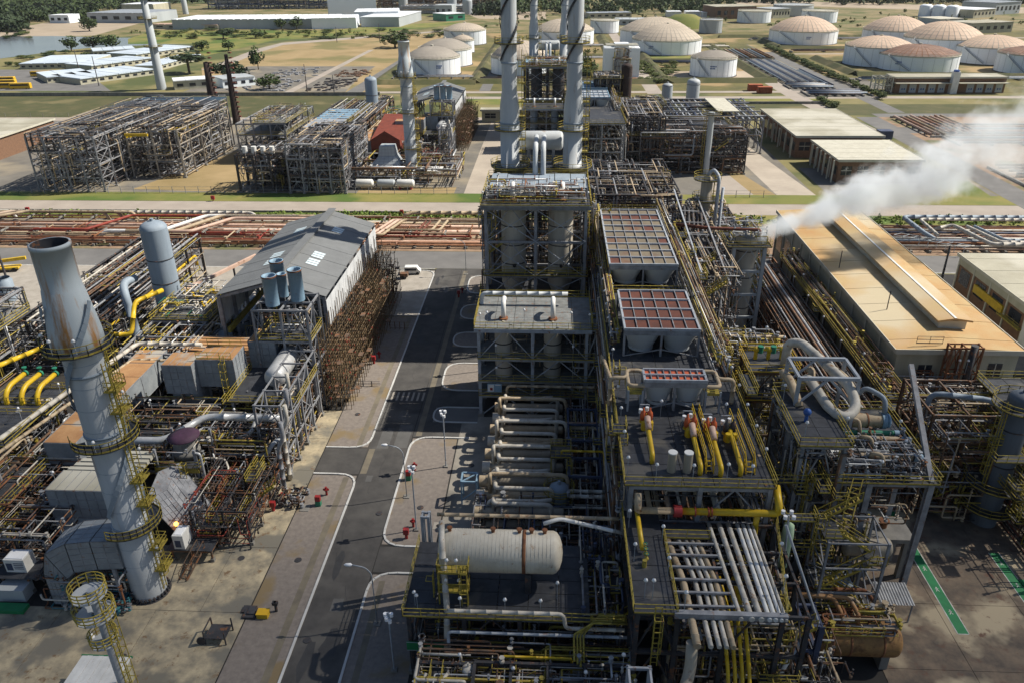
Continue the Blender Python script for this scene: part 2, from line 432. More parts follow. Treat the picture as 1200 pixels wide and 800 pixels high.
def valve(parent, x, y, z, s=1.0, m="yellow", wheel="steel_dark"):
    b = MB(); b.blob((x, y, z), .35 * s); b.cyl((x, y, z), .12 * s, 0, .8 * s, 6); o = P("valve", b, m, parent)
    h = MB(); h.lathe((x, y, z + .8 * s), [(.22 * s, 0), (.3 * s, 0), (.3 * s, .06), (.22 * s, .06)], 8); P("handwheel", h, wheel, o)

# ------------------------------------------------------------------ the setting: ground, roads, water, fields
CM = camo.matrix_world
def at(px, py, z=0.0):
    """point of the photograph to a point of the place at height z"""
    d = CM.to_3x3() @ Vector(((px - 600) / 905, (400 - py) / 905, -1)); t = (z - CM.translation.z) / d.z
    p = CM.translation + d * t; return (round(p.x, 2), round(p.y, 2), z)
LAY = []
def sheet(name, m, poly, z=None):
    """flat ground sheet, laid 4 mm above every earlier sheet whose bounds it overlaps"""
    xs = [p[0] for p in poly]; ys = [p[1] for p in poly]; bb = (min(xs), max(xs), min(ys), max(ys))
    if z is None:
        z = max([0.0] + [q[4] for q in LAY if q[0] < bb[1] and q[1] > bb[0] and q[2] < bb[3] and q[3] > bb[2]]) + .004
        LAY.append((*bb, z))
    b = MB(); b.add([(p[0], p[1], z) for p in poly], [tuple(range(len(poly)))])
    me = b; o = SET(name, me, m)
    if o.data.polygons[0].normal.z < 0: o.data.flip_normals()
    return o
def rect(x0, x1, y0, y1): return [(x0, y0), (x1, y0), (x1, y1), (x0, y1)]
def pix(*pts): return [at(*p) for p in pts]

g = mat("ground_mix", (.15, .14, .05), (.22, .185, .085), .05, .95, c3=(.075, .09, .03), sc3=.022, a3=.47, bump=.3)
sheet("ground", "ground_mix", rect(-2900, 3300, -400, 3150), -.02)
mat("dry_grass", (.35, .255, .135), (.235, .175, .08), .035, .95, c3=(.17, .15, .06), sc3=.02, a3=.53)
mat("green_grass", (.115, .145, .03), (.25, .205, .065), .06, .95, c3=(.075, .12, .022), sc3=.03, a3=.5)
mat("bank_grass", (.055, .065, .022), (.10, .09, .04), .1, .95, c3=(.15, .13, .06), sc3=.05, a3=.58)
mat("tank_farm_grass", (.16, .135, .045), (.06, .065, .022), .05, .95, c3=(.29, .205, .10), sc3=.025, a3=.52)
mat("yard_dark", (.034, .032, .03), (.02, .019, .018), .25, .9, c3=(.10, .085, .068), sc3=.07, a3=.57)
mat("yard_back", (.19, .175, .15), (.12, .112, .10), .1, .95, c3=(.25, .215, .16), sc3=.04, a3=.53)
mat("scrub", (.13, .12, .045), (.27, .205, .115), .07, .95, c3=(.09, .10, .03), sc3=.035, a3=.5)
mat("pale_earth", (.38, .31, .235), (.30, .245, .18), .03, .95)
sheet("tank_farm_ground", "tank_farm_grass", rect(-100, 420, 415, 760))
sheet("far_terrain", "scrub", rect(-2500, 2500, 760, 1300))
sheet("far_lot", "pale_earth", pix((0, 36), (60, 26), (170, 26), (110, 42), (0, 44)))
sheet("far_lot", "pale_earth", pix((560, 22), (640, 24), (640, 14), (540, 14)))
sheet("far_lot", "pale_earth", pix((860, 6), (960, 8), (1200, 16), (1200, 9), (940, 2), (860, 0)))
sheet("lagoon", "water", pix((-60, 75), (0, 69), (70, 60), (110, 56), (180, 53), (230, 52), (230, 45), (140, 44.5), (60, 42.5), (-60, 44)))
sheet("lagoon_shore", "pale_earth", pix((-60, 43.8), (60, 42.6), (80, 40), (0, 40.5), (-60, 42)))
sheet("bus_park", "asphalt_pale", pix((-30, 107), (130, 107), (110, 92), (60, 82), (-30, 82)))
sheet("dry_field", "dry_grass", pix((236, 80), (330, 52), (520, 37), (560, 37), (490, 60), (430, 110), (240, 110)))
sheet("scrap_yard_ground", "yard_back", pix((215, 108), (290, 78), (345, 78), (440, 78), (420, 92), (405, 108)))
sheet("green_meadow", "green_grass", pix((150, 46), (180, 36), (380, 36), (520, 26), (556, 27), (430, 40), (320, 48), (240, 66), (225, 52), (150, 52)))
sheet("field_track", "track_pale", [(-144.5, 415), (-139.5, 415), (-139, 625), (-143, 625)])
sheet("field_road", "asphalt_pale", [(-113, 300), (-103, 300), (-101, 560), (-80, 640), (-86, 640), (-108, 560)])
sheet("field_track", "track_pale", pix((236, 82), (300, 58), (330, 50.5), (520, 36), (520, 37.5), (332, 53), (306, 61), (250, 84)))
sheet("drain_bank", "bank_grass", rect(-330, -90, 352, 409))
sheet("drain_bank", "bank_grass", rect(28, 230, 356, 384))
sheet("access_road", "track_pale", rect(-330, 60, 343, 351))
sheet("access_road", "track_pale", rect(-60, 260, 400, 407))
sheet("grass_verge", "green_grass", rect(-60, 132, 384, 400))
sheet("back_yard", "yard_back", rect(-230, 78, 229, 343))
sheet("dry_verge", "dry_grass", rect(-60, -30, 229, 236)); sheet("dry_verge", "dry_grass", [(-132, 232), (-97, 229), (-100, 285), (-118, 285)])
sheet("dry_verge", "dry_grass", [(60, 226), (67, 226), (60, 262), (54, 262)])
sheet("pale_road", "track_dust", rect(-27, -14.5, 219.5, 347))
sheet("pale_road", "track_dust", [(67, 219.5), (79, 219.5), (72, 300), (64, 300)])
sheet("pale_slab", "track_pale", [(48, 228), (60, 228), (56, 262), (46, 262)])
sheet("east_lot", "yard_back", rect(82, 131, 219.5, 262)); sheet("east_lot_grass", "green_grass", [(84, 221), (104, 221), (112, 243), (98, 243)])
sheet("east_lot_grass", "green_grass", [(112, 221), (128, 221), (130, 246), (120, 246)])
sheet("east_road", "asphalt_pale", rect(131.5, 141, 160, 352)); sheet("east_road", "asphalt_pale", rect(149, 156.5, 362, 650)); sheet("east_track", "track_pale", [(122, 320), (131.4, 318), (125, 400), (122, 640), (115, 640), (116, 400)])
sheet("east_road", "asphalt_pale", [(141, 318), (230, 300), (230, 312), (141, 330)]); sheet("east_road", "asphalt_pale", rect(141, 260, 352, 360))
sheet("east_pipe_ground", "soil_red", rect(141, 260, 222, 318)); sheet("east_pipe_ground", "soil_red", rect(141, 260, 330, 352))
sheet("east_pipe_ground", "yard_back", rect(124, 148.8, 404, 560)); sheet("east_pipe_ground", "yard_back", rect(156.6, 175, 430, 470))
sheet("service_road", "track_pale", rect(-330, 131.4, 209, 219.4))
sheet("verge", "green_grass", rect(-330, 131.4, 219.5, 228.9))
sheet("pipe_corridor_ground", "soil_red", rect(-330, 131.4, 178, 201)); sheet("corridor_verge", "green_grass", rect(-330, 131.4, 201, 208.9))
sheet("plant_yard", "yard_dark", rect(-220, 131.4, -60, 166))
sheet("cross_road", "asphalt_pale", rect(-240, 131.4, 166.5, 177.8))
sheet("cross_road_apron", "concrete_pale", rect(-140, -58, 140, 166.3))
sheet("east_yard", "asphalt_pale", rect(70.5, 86, 120, 166.3))
sheet("avenue", "asphalt", rect(-26.6, -20.7, -40, 166.4))
sheet("side_bay", "asphalt", rect(-20.6, -10.5, 97, 166.4)); sheet("side_bay", "asphalt", rect(-33, -26.7, 87.4, 93.7)); sheet("side_bay", "asphalt", rect(-20.6, -13.6, 68.4, 72.8))
sheet("gravel_strip", "gravel", rect(-33, -26.8, -40, 87)); sheet("gravel_strip", "gravel", rect(-33, -26.8, 94, 140)); sheet("gravel_strip", "concrete_pale", rect(-38, -26.8, 140.2, 165))
sheet("gravel_strip", "gravel", rect(-20.5, -13.8, -40, 68)); sheet("gravel_strip", "gravel", rect(-20.5, -13.8, 73.2, 96.6))
sheet("stained_concrete", "concrete", rect(-13.6, -8, 64, 103))
for a, b_ in ((-40, 86.6), (94.4, 139)): sheet("gutter", "gutter", rect(-28.6, -27.8, a, b_))
sheet("gutter", "gutter", rect(-20.2, -19.3, 97.3, 165)); sheet("gutter", "gutter", rect(-19.5, -18.8, -40, 67)); sheet("gutter", "gutter", rect(-26.5, -25.6, 87.5, 93.6))
for y0, y1 in ((101.2, 105.6), (111, 120.5), (127, 133), (139, 146), (152, 162)):
    sheet("traffic_island", "gravel" if y0 > 105 else "asphalt_pale", rect(-18.2, -11.2, y0, y1))
for y in range(7): sheet("crossing_bar", "concrete_pale", rect(-26.1 + y * .85, -25.75 + y * .85, 107.5, 110.2))

def kerb(path):
    b = MB(); pts = [Vector((x, y, .06)) for x, y in path]; out = [pts[0]]
    for i in range(1, len(pts) - 1):
        a, c, d = pts[i - 1], pts[i], pts[i + 1]; k = min(3.0, (a - c).length * .45, (d - c).length * .45)
        A = c + (a - c).normalized() * k; D = c + (d - c).normalized() * k
        out += [A * (1 - t) ** 2 + c * 2 * t * (1 - t) + D * t * t for t in (0, .2, .4, .6, .8, 1)]
    out.append(pts[-1])
    for a, c in zip(out, out[1:]): b.bar(a, c + (c - a).normalized() * .05, .26, .14)
    SET("kerb", b, "kerb")
kerb([(-26.68, -40), (-26.68, 87.3), (-33, 87.3)]); kerb([(-33, 93.8), (-26.68, 93.8), (-26.68, 165), (-38, 165)])
kerb([(-20.62, -40), (-20.62, 68.3), (-13.6, 68.3)]); kerb([(-13.6, 72.9), (-20.62, 72.9), (-20.62, 96.9), (-12, 96.9)])
for y0, y1 in ((101.2, 105.6), (111, 120.5), (127, 133), (139, 146), (152, 162)): kerb([(-11.2, y0), (-18.3, y0), (-18.3, y1), (-11.2, y1)])
sheet("road_edge_line", "road_paint", rect(-240, -27, 166.2, 166.45)); sheet("road_edge_line", "road_paint", rect(72, 131, 166.6, 166.85))

# concrete aprons laid slab by slab
slab_q = random.Random(5)
def apron(x0, x1, y0, y1, st, m):
    e = bpy.data.objects.new("concrete_apron", None); COL.objects.link(e); e["kind"] = "structure"
    x = x0
    while x < x1 - .5:
        y = y0
        while y < y1 - .5:
            b = MB(); z = .05 + slab_q.uniform(-.008, .008); X = min(x + st, x1) - .05; Y = min(y + st, y1) - .05
            b.box(x, X, y, Y, -.05, z); P("concrete_slab", b, m, e); y += st
        x += st
mat("apron_mix", (.47, .395, .265), (.20, .178, .135), .5, .9, c3=(.17, .158, .13), sc3=.2, a3=.5, rust=.3, rustc=(.16, .095, .05), bump=.01)
mat("apron_dark", (.19, .145, .105), (.07, .06, .052), .35, .9, c3=(.37, .31, .215), sc3=.15, a3=.52, rust=.35, rustc=(.12, .07, .05), bump=.01)
apron(-75, -33.1, 30, 61.5, 10.5, "apron_mix"); apron(-49, -33.1, 61.5, 72, 10.5, "apron_mix"); apron(-40, -33.1, 72, 104, 8, "apron_mix")
apron(34, 78, 30, 90, 9, "apron_dark")
# green walkways painted on the apron
def walkway(x0, x1, y0, y1, marks):
    b = MB(); b.box(x0, x1, y0, y1, .064, .066); o = SET("green_walkway", b, "green")
    b = MB(); b.box(x0 - .1, x0, y0, y1, .064, .067); b.box(x1, x1 + .1, y0, y1, .064, .067); b.box(x0, x1, y0 - .1, y0, .064, .067); SET("walkway_edge_line", b, "road_paint")
    for y in marks:   # painted walking figure marks
        b = MB(); xm = (x0 + x1) / 2; b.cyl((xm + .05, y + .32, .067), .09, 0, .002, 8); b.bar((xm, y + .2, .068), (xm + .02, y - .02, .068), .14, .002)
        b.bar((xm, y, .068), (xm - .17, y - .3, .068), .08, .002); b.bar((xm + .02, y, .068), (xm + .17, y - .28, .068), .08, .002); b.bar((xm - .18, y + .1, .068), (xm + .2, y + .14, .068), .07, .002)
        SET("walking_figure_mark", b, "road_paint")
walkway(43.7, 44.8, 61.8, 82, (64.8, 68.2, 71.5, 78.5)); walkway(53.1, 54.2, 55, 74.6, (69.2, 72.8)); walkway(54.3, 66, 69, 70.2, ())
sheet("pit_cover", "concrete_pale", rect(-14.6, -13.2, 76.2, 77.6), .03)

# repairs, stains and ironwork on the avenue
mat("asphalt_patch", (.115, .113, .11), (.085, .084, .083), .4, .9); mat("asphalt_stain", (.034, .034, .036), (.05, .05, .051), .5, .7)
pq = random.Random(14)
for k in range(16):
    y = pq.uniform(42, 164); x = pq.uniform(-26.2, -23); L = pq.uniform(1.2, 7); W = pq.uniform(.6, 2.4); n = 9
    sheet("road_patch" if k % 2 else "road_stain", "asphalt_patch" if k % 2 else "asphalt_stain", rect(x, min(x + W, -21), y, y + L) if k % 4 == 1 else [(x + W / 2 + W * .5 * math.cos(a * math.tau / n) * pq.uniform(.6, 1.1), y + L / 2 + L * .5 * math.sin(a * math.tau / n) * pq.uniform(.6, 1.1)) for a in range(n)])
for k in range(9):
    b = MB(); x = pq.uniform(-26, -21.4); y = 44 + 13 * k; pr = (x, y)
    for j in range(9): nx_ = (min(-20.9, max(-26.4, pr[0] + pq.uniform(-.5, .5))), pr[1] + pq.uniform(.5, 1.3)); b.bar((*pr, .022), (*nx_, .022), .035, .004); pr = nx_
    SET("road_crack", b, "asphalt_stain")
for k, (x, y) in enumerate(((-25.4, 58), (-22, 79), (-25.2, 99), (-21.6, 121), (-25.4, 140), (-30, 70), (-30.4, 103), (-16.8, 80.4), (-11, 90), (-44, 55), (-37, 70))):
    b = MB(); b.cyl((x, y, .0), .42, .02, .075, 14); SET("manhole_cover", b, "steel_dark")

# ------------------------------------------------------------------ process units
def chimney(x, y, lab, z_flare=31, top=42, r=1.78):
    t = T("heater_stack", lab, "stack", (x, y, 0))
    b = MB(); b.lathe((x, y, 0), [(r + .12, .1), (r + .1, 10), (r, 10.1), (r, z_flare)], 28); P("shaft", b, "stack_grey", t)
    b = MB(); b.lathe((x, y, 0), [(r, z_flare), (r + .6, z_flare + 1.0), (r + .58, z_flare + 2.0), (r + .02, top - 4.4), (r - .05, top - 4.3), (r - .08, top - .4), (r - .02, top - .4), (r - .02, top), (r - .2, top)], 28); P("flared_top", b, "stack_top", t)
    b = MB(); b.lathe((x, y, 0), [(r - .2, top - .02), (r - .24, top - 5), (.1, top - 5)], 24); P("throat", b, "steel_dark", t)
    b = MB(); b.lathe((x, y, 0), [(r + .5, 0), (r + .5, .12), (r + .14, .12)], 28); 
    for k in range(28): a = k * math.tau / 28; b.bar((x + (r + .3) * math.cos(a), y + (r + .3) * math.sin(a), .1), (x + (r + .3) * math.cos(a), y + (r + .3) * math.sin(a), .6), .2)
    P("base_ring", b, "steel_dark", t)
    for k in range(12):
        b = MB(); zz = 2.6 + 2.5 * k; b.lathe((x, y, zz), [(r + (.105 if zz < 10 else .005), 0), (r + (.125 if zz < 10 else .025), .03), (r + (.105 if zz < 10 else .005), .06)], 28); P("weld_seam", b, "vessel_grey", t)
    for zz in (21.8, 10.1, z_flare - 2.2):
        b = MB(); b.lathe((x, y, zz), [(r, 0), (r + .13, 0), (r + .13, .25), (r, .25)], 28); P("flange_ring", b, "vessel_grey", t)
    for ph in (0, 4.2):
        pr = None; b = MB()
        for k in range(40):
            zz = 12 + (top - 17) * k / 40; a = ph + k * .16; rr = r + .3 if zz < z_flare else r + .3 + .45 * (1 - (zz - z_flare) / (top - z_flare))
            p = Vector((x + rr * math.cos(a), y + rr * math.sin(a), zz))
            if pr: b.bar(pr, p, .05, .5, up=(0, 0, 1))
            pr = p
        P("helical_strake", b, "vessel_grey", t)
    for zz, a0, a1 in ((10, -1.9, 1.4), (21, -2.6, 1.2), (z_flare + .6, 0, math.tau)): ring_platform(t, x, y, zz, r + .15, r + 1.45, a0, a1)
    b = MB(); a = -.15
    b.ladder(x + (r + .35) * math.cos(a), y + (r + .35) * math.sin(a), 1, 30, math.cos(a), math.sin(a)); b.ladder(x + (r + .35) * math.cos(.9), y + (r + .35) * math.sin(.9), 20, 32, math.cos(.9), math.sin(.9))
    for z in (4, 7, 13, 16, 24.5, 27): b.rail([(x + r + .2, y - 1, z), (x + r + 1.3, y - 1, z), (x + r + 1.3, y + .9, z), (x + r + .2, y + .9, z)]); b.box(x + r, x + r + 1.3, y - 1, y + .9, z - .08, z)
    P("ladder_cage", b, "yellow", t)
    lamps(t, [(x + 1.3 * math.cos(a) * 2.2, y + 2.9 * math.sin(a), z, 1.4) for a, z in ((4.4, 32), (5.2, 32), (3.7, 32), (4.9, 21), (5.6, 10), (.2, 18), (-.3, 6), (0.1, 25))])
    return t

def dome_vessel(x, y, z0, top, r, m, name, lab, cat="vessel", bands=(), skirt=None, grp=None):
    t = T(name, lab, cat, (x, y, z0), grp); h = top - r * .55
    b = MB(); b.lathe((x, y, 0), [(r * 1.0, z0), (r, h)] , 22); P("shell", b, m, t)
    b = MB(); b.lathe((x, y, 0), [(r * math.cos(a), h + r * .55 * math.sin(a)) for a in (0, .3, .6, .9, 1.2, 1.45)] + [(.01, top)], 22); b.cyl((x, y, top - .05), r * .15, 0, .5, 8); P("dome_head", b, m, t)
    for zz in bands:
        b = MB(); b.lathe((x, y, zz), [(r, 0), (r + .07, 0), (r + .07, .16), (r, .16)], 22); P("band", b, "steel_dark", t)
    return t

def panel_box(parent, name, x0, x1, y0, y1, z0, z1, m="duct_panel", top="duct_top", st=1.15):
    """insulated duct section: casing plus stiffener ribs on its faces and a rusty roof sheet"""
    b = MB(); b.box(x0, x1, y0, y1, z0, z1); o = P(name, b, m, parent)
    b = MB()
    n = max(1, round((x1 - x0) / st))
    for k in range(n + 1): x = x0 + (x1 - x0) * k / n; b.box(x - .03, x + .03, y0 - .06, y0, z0, z1); b.box(x - .03, x + .03, y0, y1, z1, z1 + .09)
    n = max(1, round((z1 - z0) / st))
    for k in range(n + 1): z = z0 + (z1 - z0) * k / n; b.box(x0, x1, y0 - .055, y0, z - .03, z + .03); b.box(x1, x1 + .055, y0, y1, z - .03, z + .03)
    n = max(1, round((y1 - y0) / st))
    for k in range(n + 1): y = y0 + (y1 - y0) * k / n; b.box(x1, x1 + .06, y - .03, y + .03, z0, z1)
    P("stiffener_ribs", b, "steel", o, kind="stuff")
    b = MB(); b.box(x0 + .06, x1 - .06, y0 + .06, y1 - .06, z1 + .01, z1 + .06); P("roof_sheet", b, top, o)
    return o
def hull_duct(parent, name, secs, m="duct_panel", top="duct_top"):
    """duct lofted through rectangular sections, each four corner points"""
    b = MB(); tp = MB(); rb = MB()
    for a, c in zip(secs, secs[1:]):
        vs = list(a) + list(c); b.add(vs, [(0, 1, 5, 4), (1, 2, 6, 5), (2, 3, 7, 6), (3, 0, 4, 7)])
    b.add(list(secs[0]), [(0, 1, 2, 3)]); b.add(list(secs[-1]), [(3, 2, 1, 0)])
    o = P(name, b, m, parent)
    for a, c in zip(secs, secs[1:]):
        for i in range(4):
            p0, p1, q0, q1 = map(Vector, (a[i], a[(i + 1) % 4], c[i], c[(i + 1) % 4]))
            for k in range(6): f = k / 5; rb.bar(p0.lerp(p1, f), q0.lerp(q1, f), .06)
            L = (p0 - q0).length; n = max(1, int(L / .95))
            for k in range(n + 1): f = k / n; rb.bar(p0.lerp(q0, f), p1.lerp(q1, f), .06)
    P("stiffener_ribs", rb, "steel", o, kind="stuff")
    return o

def gable_shed(oy, who):
    x0, x1, y0, y1, ze, zr = -55.5, -37, 115 + oy, 153.5 + oy, 15, 17.7; xr = -45.7
    t = T("compressor_shed", "grey gable roofed open compressor shed with translucent skylights " + who, "shed", ((x0 + x1) / 2, (y0 + y1) / 2, 0))
    for sx, nm in ((x0, "roof"), (x1, "roof")):
        n = 14
        for k in range(n):   # roof sheets
            a = y0 + (y1 - y0) * k / n; c = y0 + (y1 - y0) * (k + 1) / n - .04; b = MB(); dz = .03 * (k % 2)
            b.add([(sx, a, ze + dz), (sx, c, ze + dz), (xr, c, zr + dz), (xr, a, zr + dz), (sx, a, ze - .12 + dz), (sx, c, ze - .12 + dz), (xr, c, zr - .12 + dz), (xr, a, zr - .12 + dz)], [(0, 1, 2, 3), (7, 6, 5, 4), (0, 4, 5, 1), (3, 2, 6, 7), (0, 3, 7, 4), (1, 5, 6, 2)])
            P("roof_panel", b, "shed_roof", t)
    b = MB(); b.box(xr - .75, xr + .75, y0 + 1, y1 + .3, zr + .32, zr + .45); b.box(xr - .6, xr - .5, y0 + 1, y1, zr - .1, zr + .32); b.box(xr + .5, xr + .6, y0 + 1, y1, zr - .1, zr + .32); P("ridge_vent", b, "shed_roof", t)
    for yy in (y0 + 10, y0 + 13.5, y0 + 27.5):
        for sgn in (-1, 1):
            for k in range(3):
                u0, u1 = .3 + .0 * k, .52; b = MB(); ya = yy + k * .95
                xa = xr + sgn * (xr - x0 if sgn < 0 else x1 - xr) * u0; xb = xr + sgn * (xr - x0 if sgn < 0 else x1 - xr) * u1
                za = zr + (ze - zr) * u0 + .1; zb = zr + (ze - zr) * u1 + .1
                b.add([(xa, ya, za), (xa, ya + .75, za), (xb, ya + .75, zb), (xb, ya, zb)], [(0, 1, 2, 3)]); P("skylight", b, "skylight", t)
    for k in range(8):
        y = y0 + .3 + (y1 - y0 - .6) * k / 7
        for x in (x0 + .4, x1 - .4): piece("column", t, 'i', "steel", (x, y, 0), (x, y, ze - .15), .5)
        piece("rafter", t, 's', "steel", (x0 + .2, y, ze - .5), (xr, y, zr - .5), .25, .5); piece("rafter", t, 's', "steel", (x1 - .2, y, ze - .5), (xr, y, zr - .5), .25, .5)
    for k in range(14):
        a = y0 + (y1 - y0) * k / 14; b = MB(); b.box(x1 - .1, x1 - .02, a + .05, a + (y1 - y0) / 14 - .03, 9.2, 14.2); P("wall_panel", b, "cladding", t)
        b = MB(); b.box(x0 + .02, x0 + .1, a + .05, a + (y1 - y0) / 14 - .03, 9.2, 14.2); P("wall_panel", b, "cladding", t)
    piece("crane_beam", t, 's', "yellow", (x1 - 1.2, y0, 8.6), (x1 - 1.2, y1, 8.6), .5, .9); piece("crane_beam", t, 's', "yellow", (x0 + 1.2, y0, 8.6), (x0 + 1.2, y1, 8.6), .5, .9)
    b = MB(); b.box(x0 + 1, x1 - 1, y0 + 1, y1 - 1, 5.2, 5.35); P("operating_floor", b, "grating", t)
    clutter(t, x0 + 2, x1 - 1.2, y0 + .5, y0 + 14, .5, 9, 50 if oy == 0 else 20, seed=4)
    return t

def vents(oy, who):
    y = oy
    t = frame("vent_tower", "grey open steel frame carrying blue vent silencers " + who, "steel tower", [-44.6, -40.4, -36.4], [103 + y, 106 + y, 109.4 + y], [5.2, 8.2, 12.8, 18], "steel", .34, .3, decks=[(12.8, -44.4, -36.2, 103 + y, 109 + y)], brace=2)
    for xx in (-45.4, -40.6, -36.2):
        for yy in (93 + y, 98 + y, 102 + y): piece("deck_post", t, 'i', "steel", (xx, yy, 0), (xx, yy, 8.2), .36)
    b = MB(); b.box(-46, -35.8, 92.5 + y, 102.8 + y, 8.2, 8.27); P("drum_deck", b, "grating", t); b = MB(); b.rail([(-46, 102.6 + y, 8.27), (-46, 92.5 + y, 8.27), (-35.8, 92.5 + y, 8.27), (-35.8, 102.6 + y, 8.27)]); P("railing", b, "yellow", t)
    b = MB(); b.stair((-36.2, 91.4 + y, 0.1), (-43.5, 91.4 + y, 4.2)); b.stair((-43.5, 90.4 + y, 4.2), (-37, 90.4 + y, 8.2)); b.box(-44.6, -43.4, 89.9 + y, 92 + y, 4.1, 4.2); P("stair_flight", b, "yellow", t)
    clutter(t, -45.5, -36.5, 94 + y, 109 + y, .6, 8, 60 if not oy else 25, seed=7); clutter(t, -44, -37, 104 + y, 108.5 + y, 9, 17.5, 22, seed=8)
    for (x, yy, r, z1) in ((-41.9, 104.6 + y, 1.05, 22.6), (-38.6, 106.5 + y, 1.05, 22.9), (-43.2, 107.6 + y, .7, 21.4), (-41.2, 107.9 + y, .7, 21.6), (-42.6, 110.3 + y, 1.05, 22.8)) if not oy else ((-42.5, 107 + y, 1.05, 22.6), (-40.2, 107 + y, 1.05, 22.7), (-37.9, 107 + y, 1.05, 22.6)):
        b = MB(); b.lathe((x, yy, 0), [(r, 18.1), (r, z1), (r + .06, z1), (r + .06, z1 + .2), (r - .12, z1 + .2), (r - .15, z1 - .6)], 18); o = P("vent_silencer", b, "vent_blue", t)
        b = MB(); b.lathe((x, yy, z1 - .4), [(r - .14, 0), (.05, .02)], 16, smooth=False); b.lathe((x, yy, z1), [(r + .08, 0), (r + .08, .22)], 18); P("vent_rim", b, "rust", o)
    d = T("silver_drum", "silver horizontal drum with domed end on vent tower deck " + who, "drum", (-40.3, 102 + y, 8.27))
    b = MB(); b.drum((-40.3, 0, 9.9), 1.55, 96 + y, 107 + y, 'y', 20, .6); P("shell", b, "silver", d)
    b = MB(); b.cyl((-40.3, 96 + y, 9.9), .35, -.35, .05, 10, axis='y'); P("nozzle", b, "silver", d)
    for yy in (98.5, 104.5): b = MB(); b.box(-41.5, -39.1, yy + y - .25, yy + y + .25, 8.27, 9.2); P("saddle", b, "steel", d)
    return t

def scaffold(oy, who):
    t = T("scaffold", "dense brown tube scaffold with red couplers along the east wall " + who, "scaffold", (-34, 125 + oy, 0))
    q = random.Random(3 + oy); b = MB(); k = MB(); pl = MB()
    xs = [-36.5, -35.7, -34.9, -34.1, -33.3, -32.5, -31.7]; ys = [104.5 + oy + 1.35 * i for i in range(34)]
    for y in ys:
        for x in xs:
            h = 13.5 - abs(x + 36) * 1.1 + q.choice((-1.4, 0, 0, .8)); b.bar((x, y, 0), (x + q.uniform(-.05, .05), y, h), .09)
            for z in (2, 4, 6, 8, 10):
                if z < h:
                    if q.random() < .93: b.bar((x, y, z), (x, y + 1.35, z), .08)
                    if x < -32 and q.random() < .6: b.bar((x, y, z + .1), (x + .8, y, z + .1), .08)
                    if q.random() < .1: b.bar((x, y, z), (x + .8, y, z + 2), .07)
                    if q.random() < .13: k.box(x - .12, x + .12, y - .12, y + .12, z - .12, z + .15)
                    if q.random() < .07: pl.box(x, x + .75, y, y + 1.35, z + .12, z + .17)
    P("scaffold_tube", b, "scaffold_tube", t, kind="stuff"); P("coupler", k, "red_lead", t, kind="stuff"); P("scaffold_board", pl, "steel_brown", t, kind="stuff")

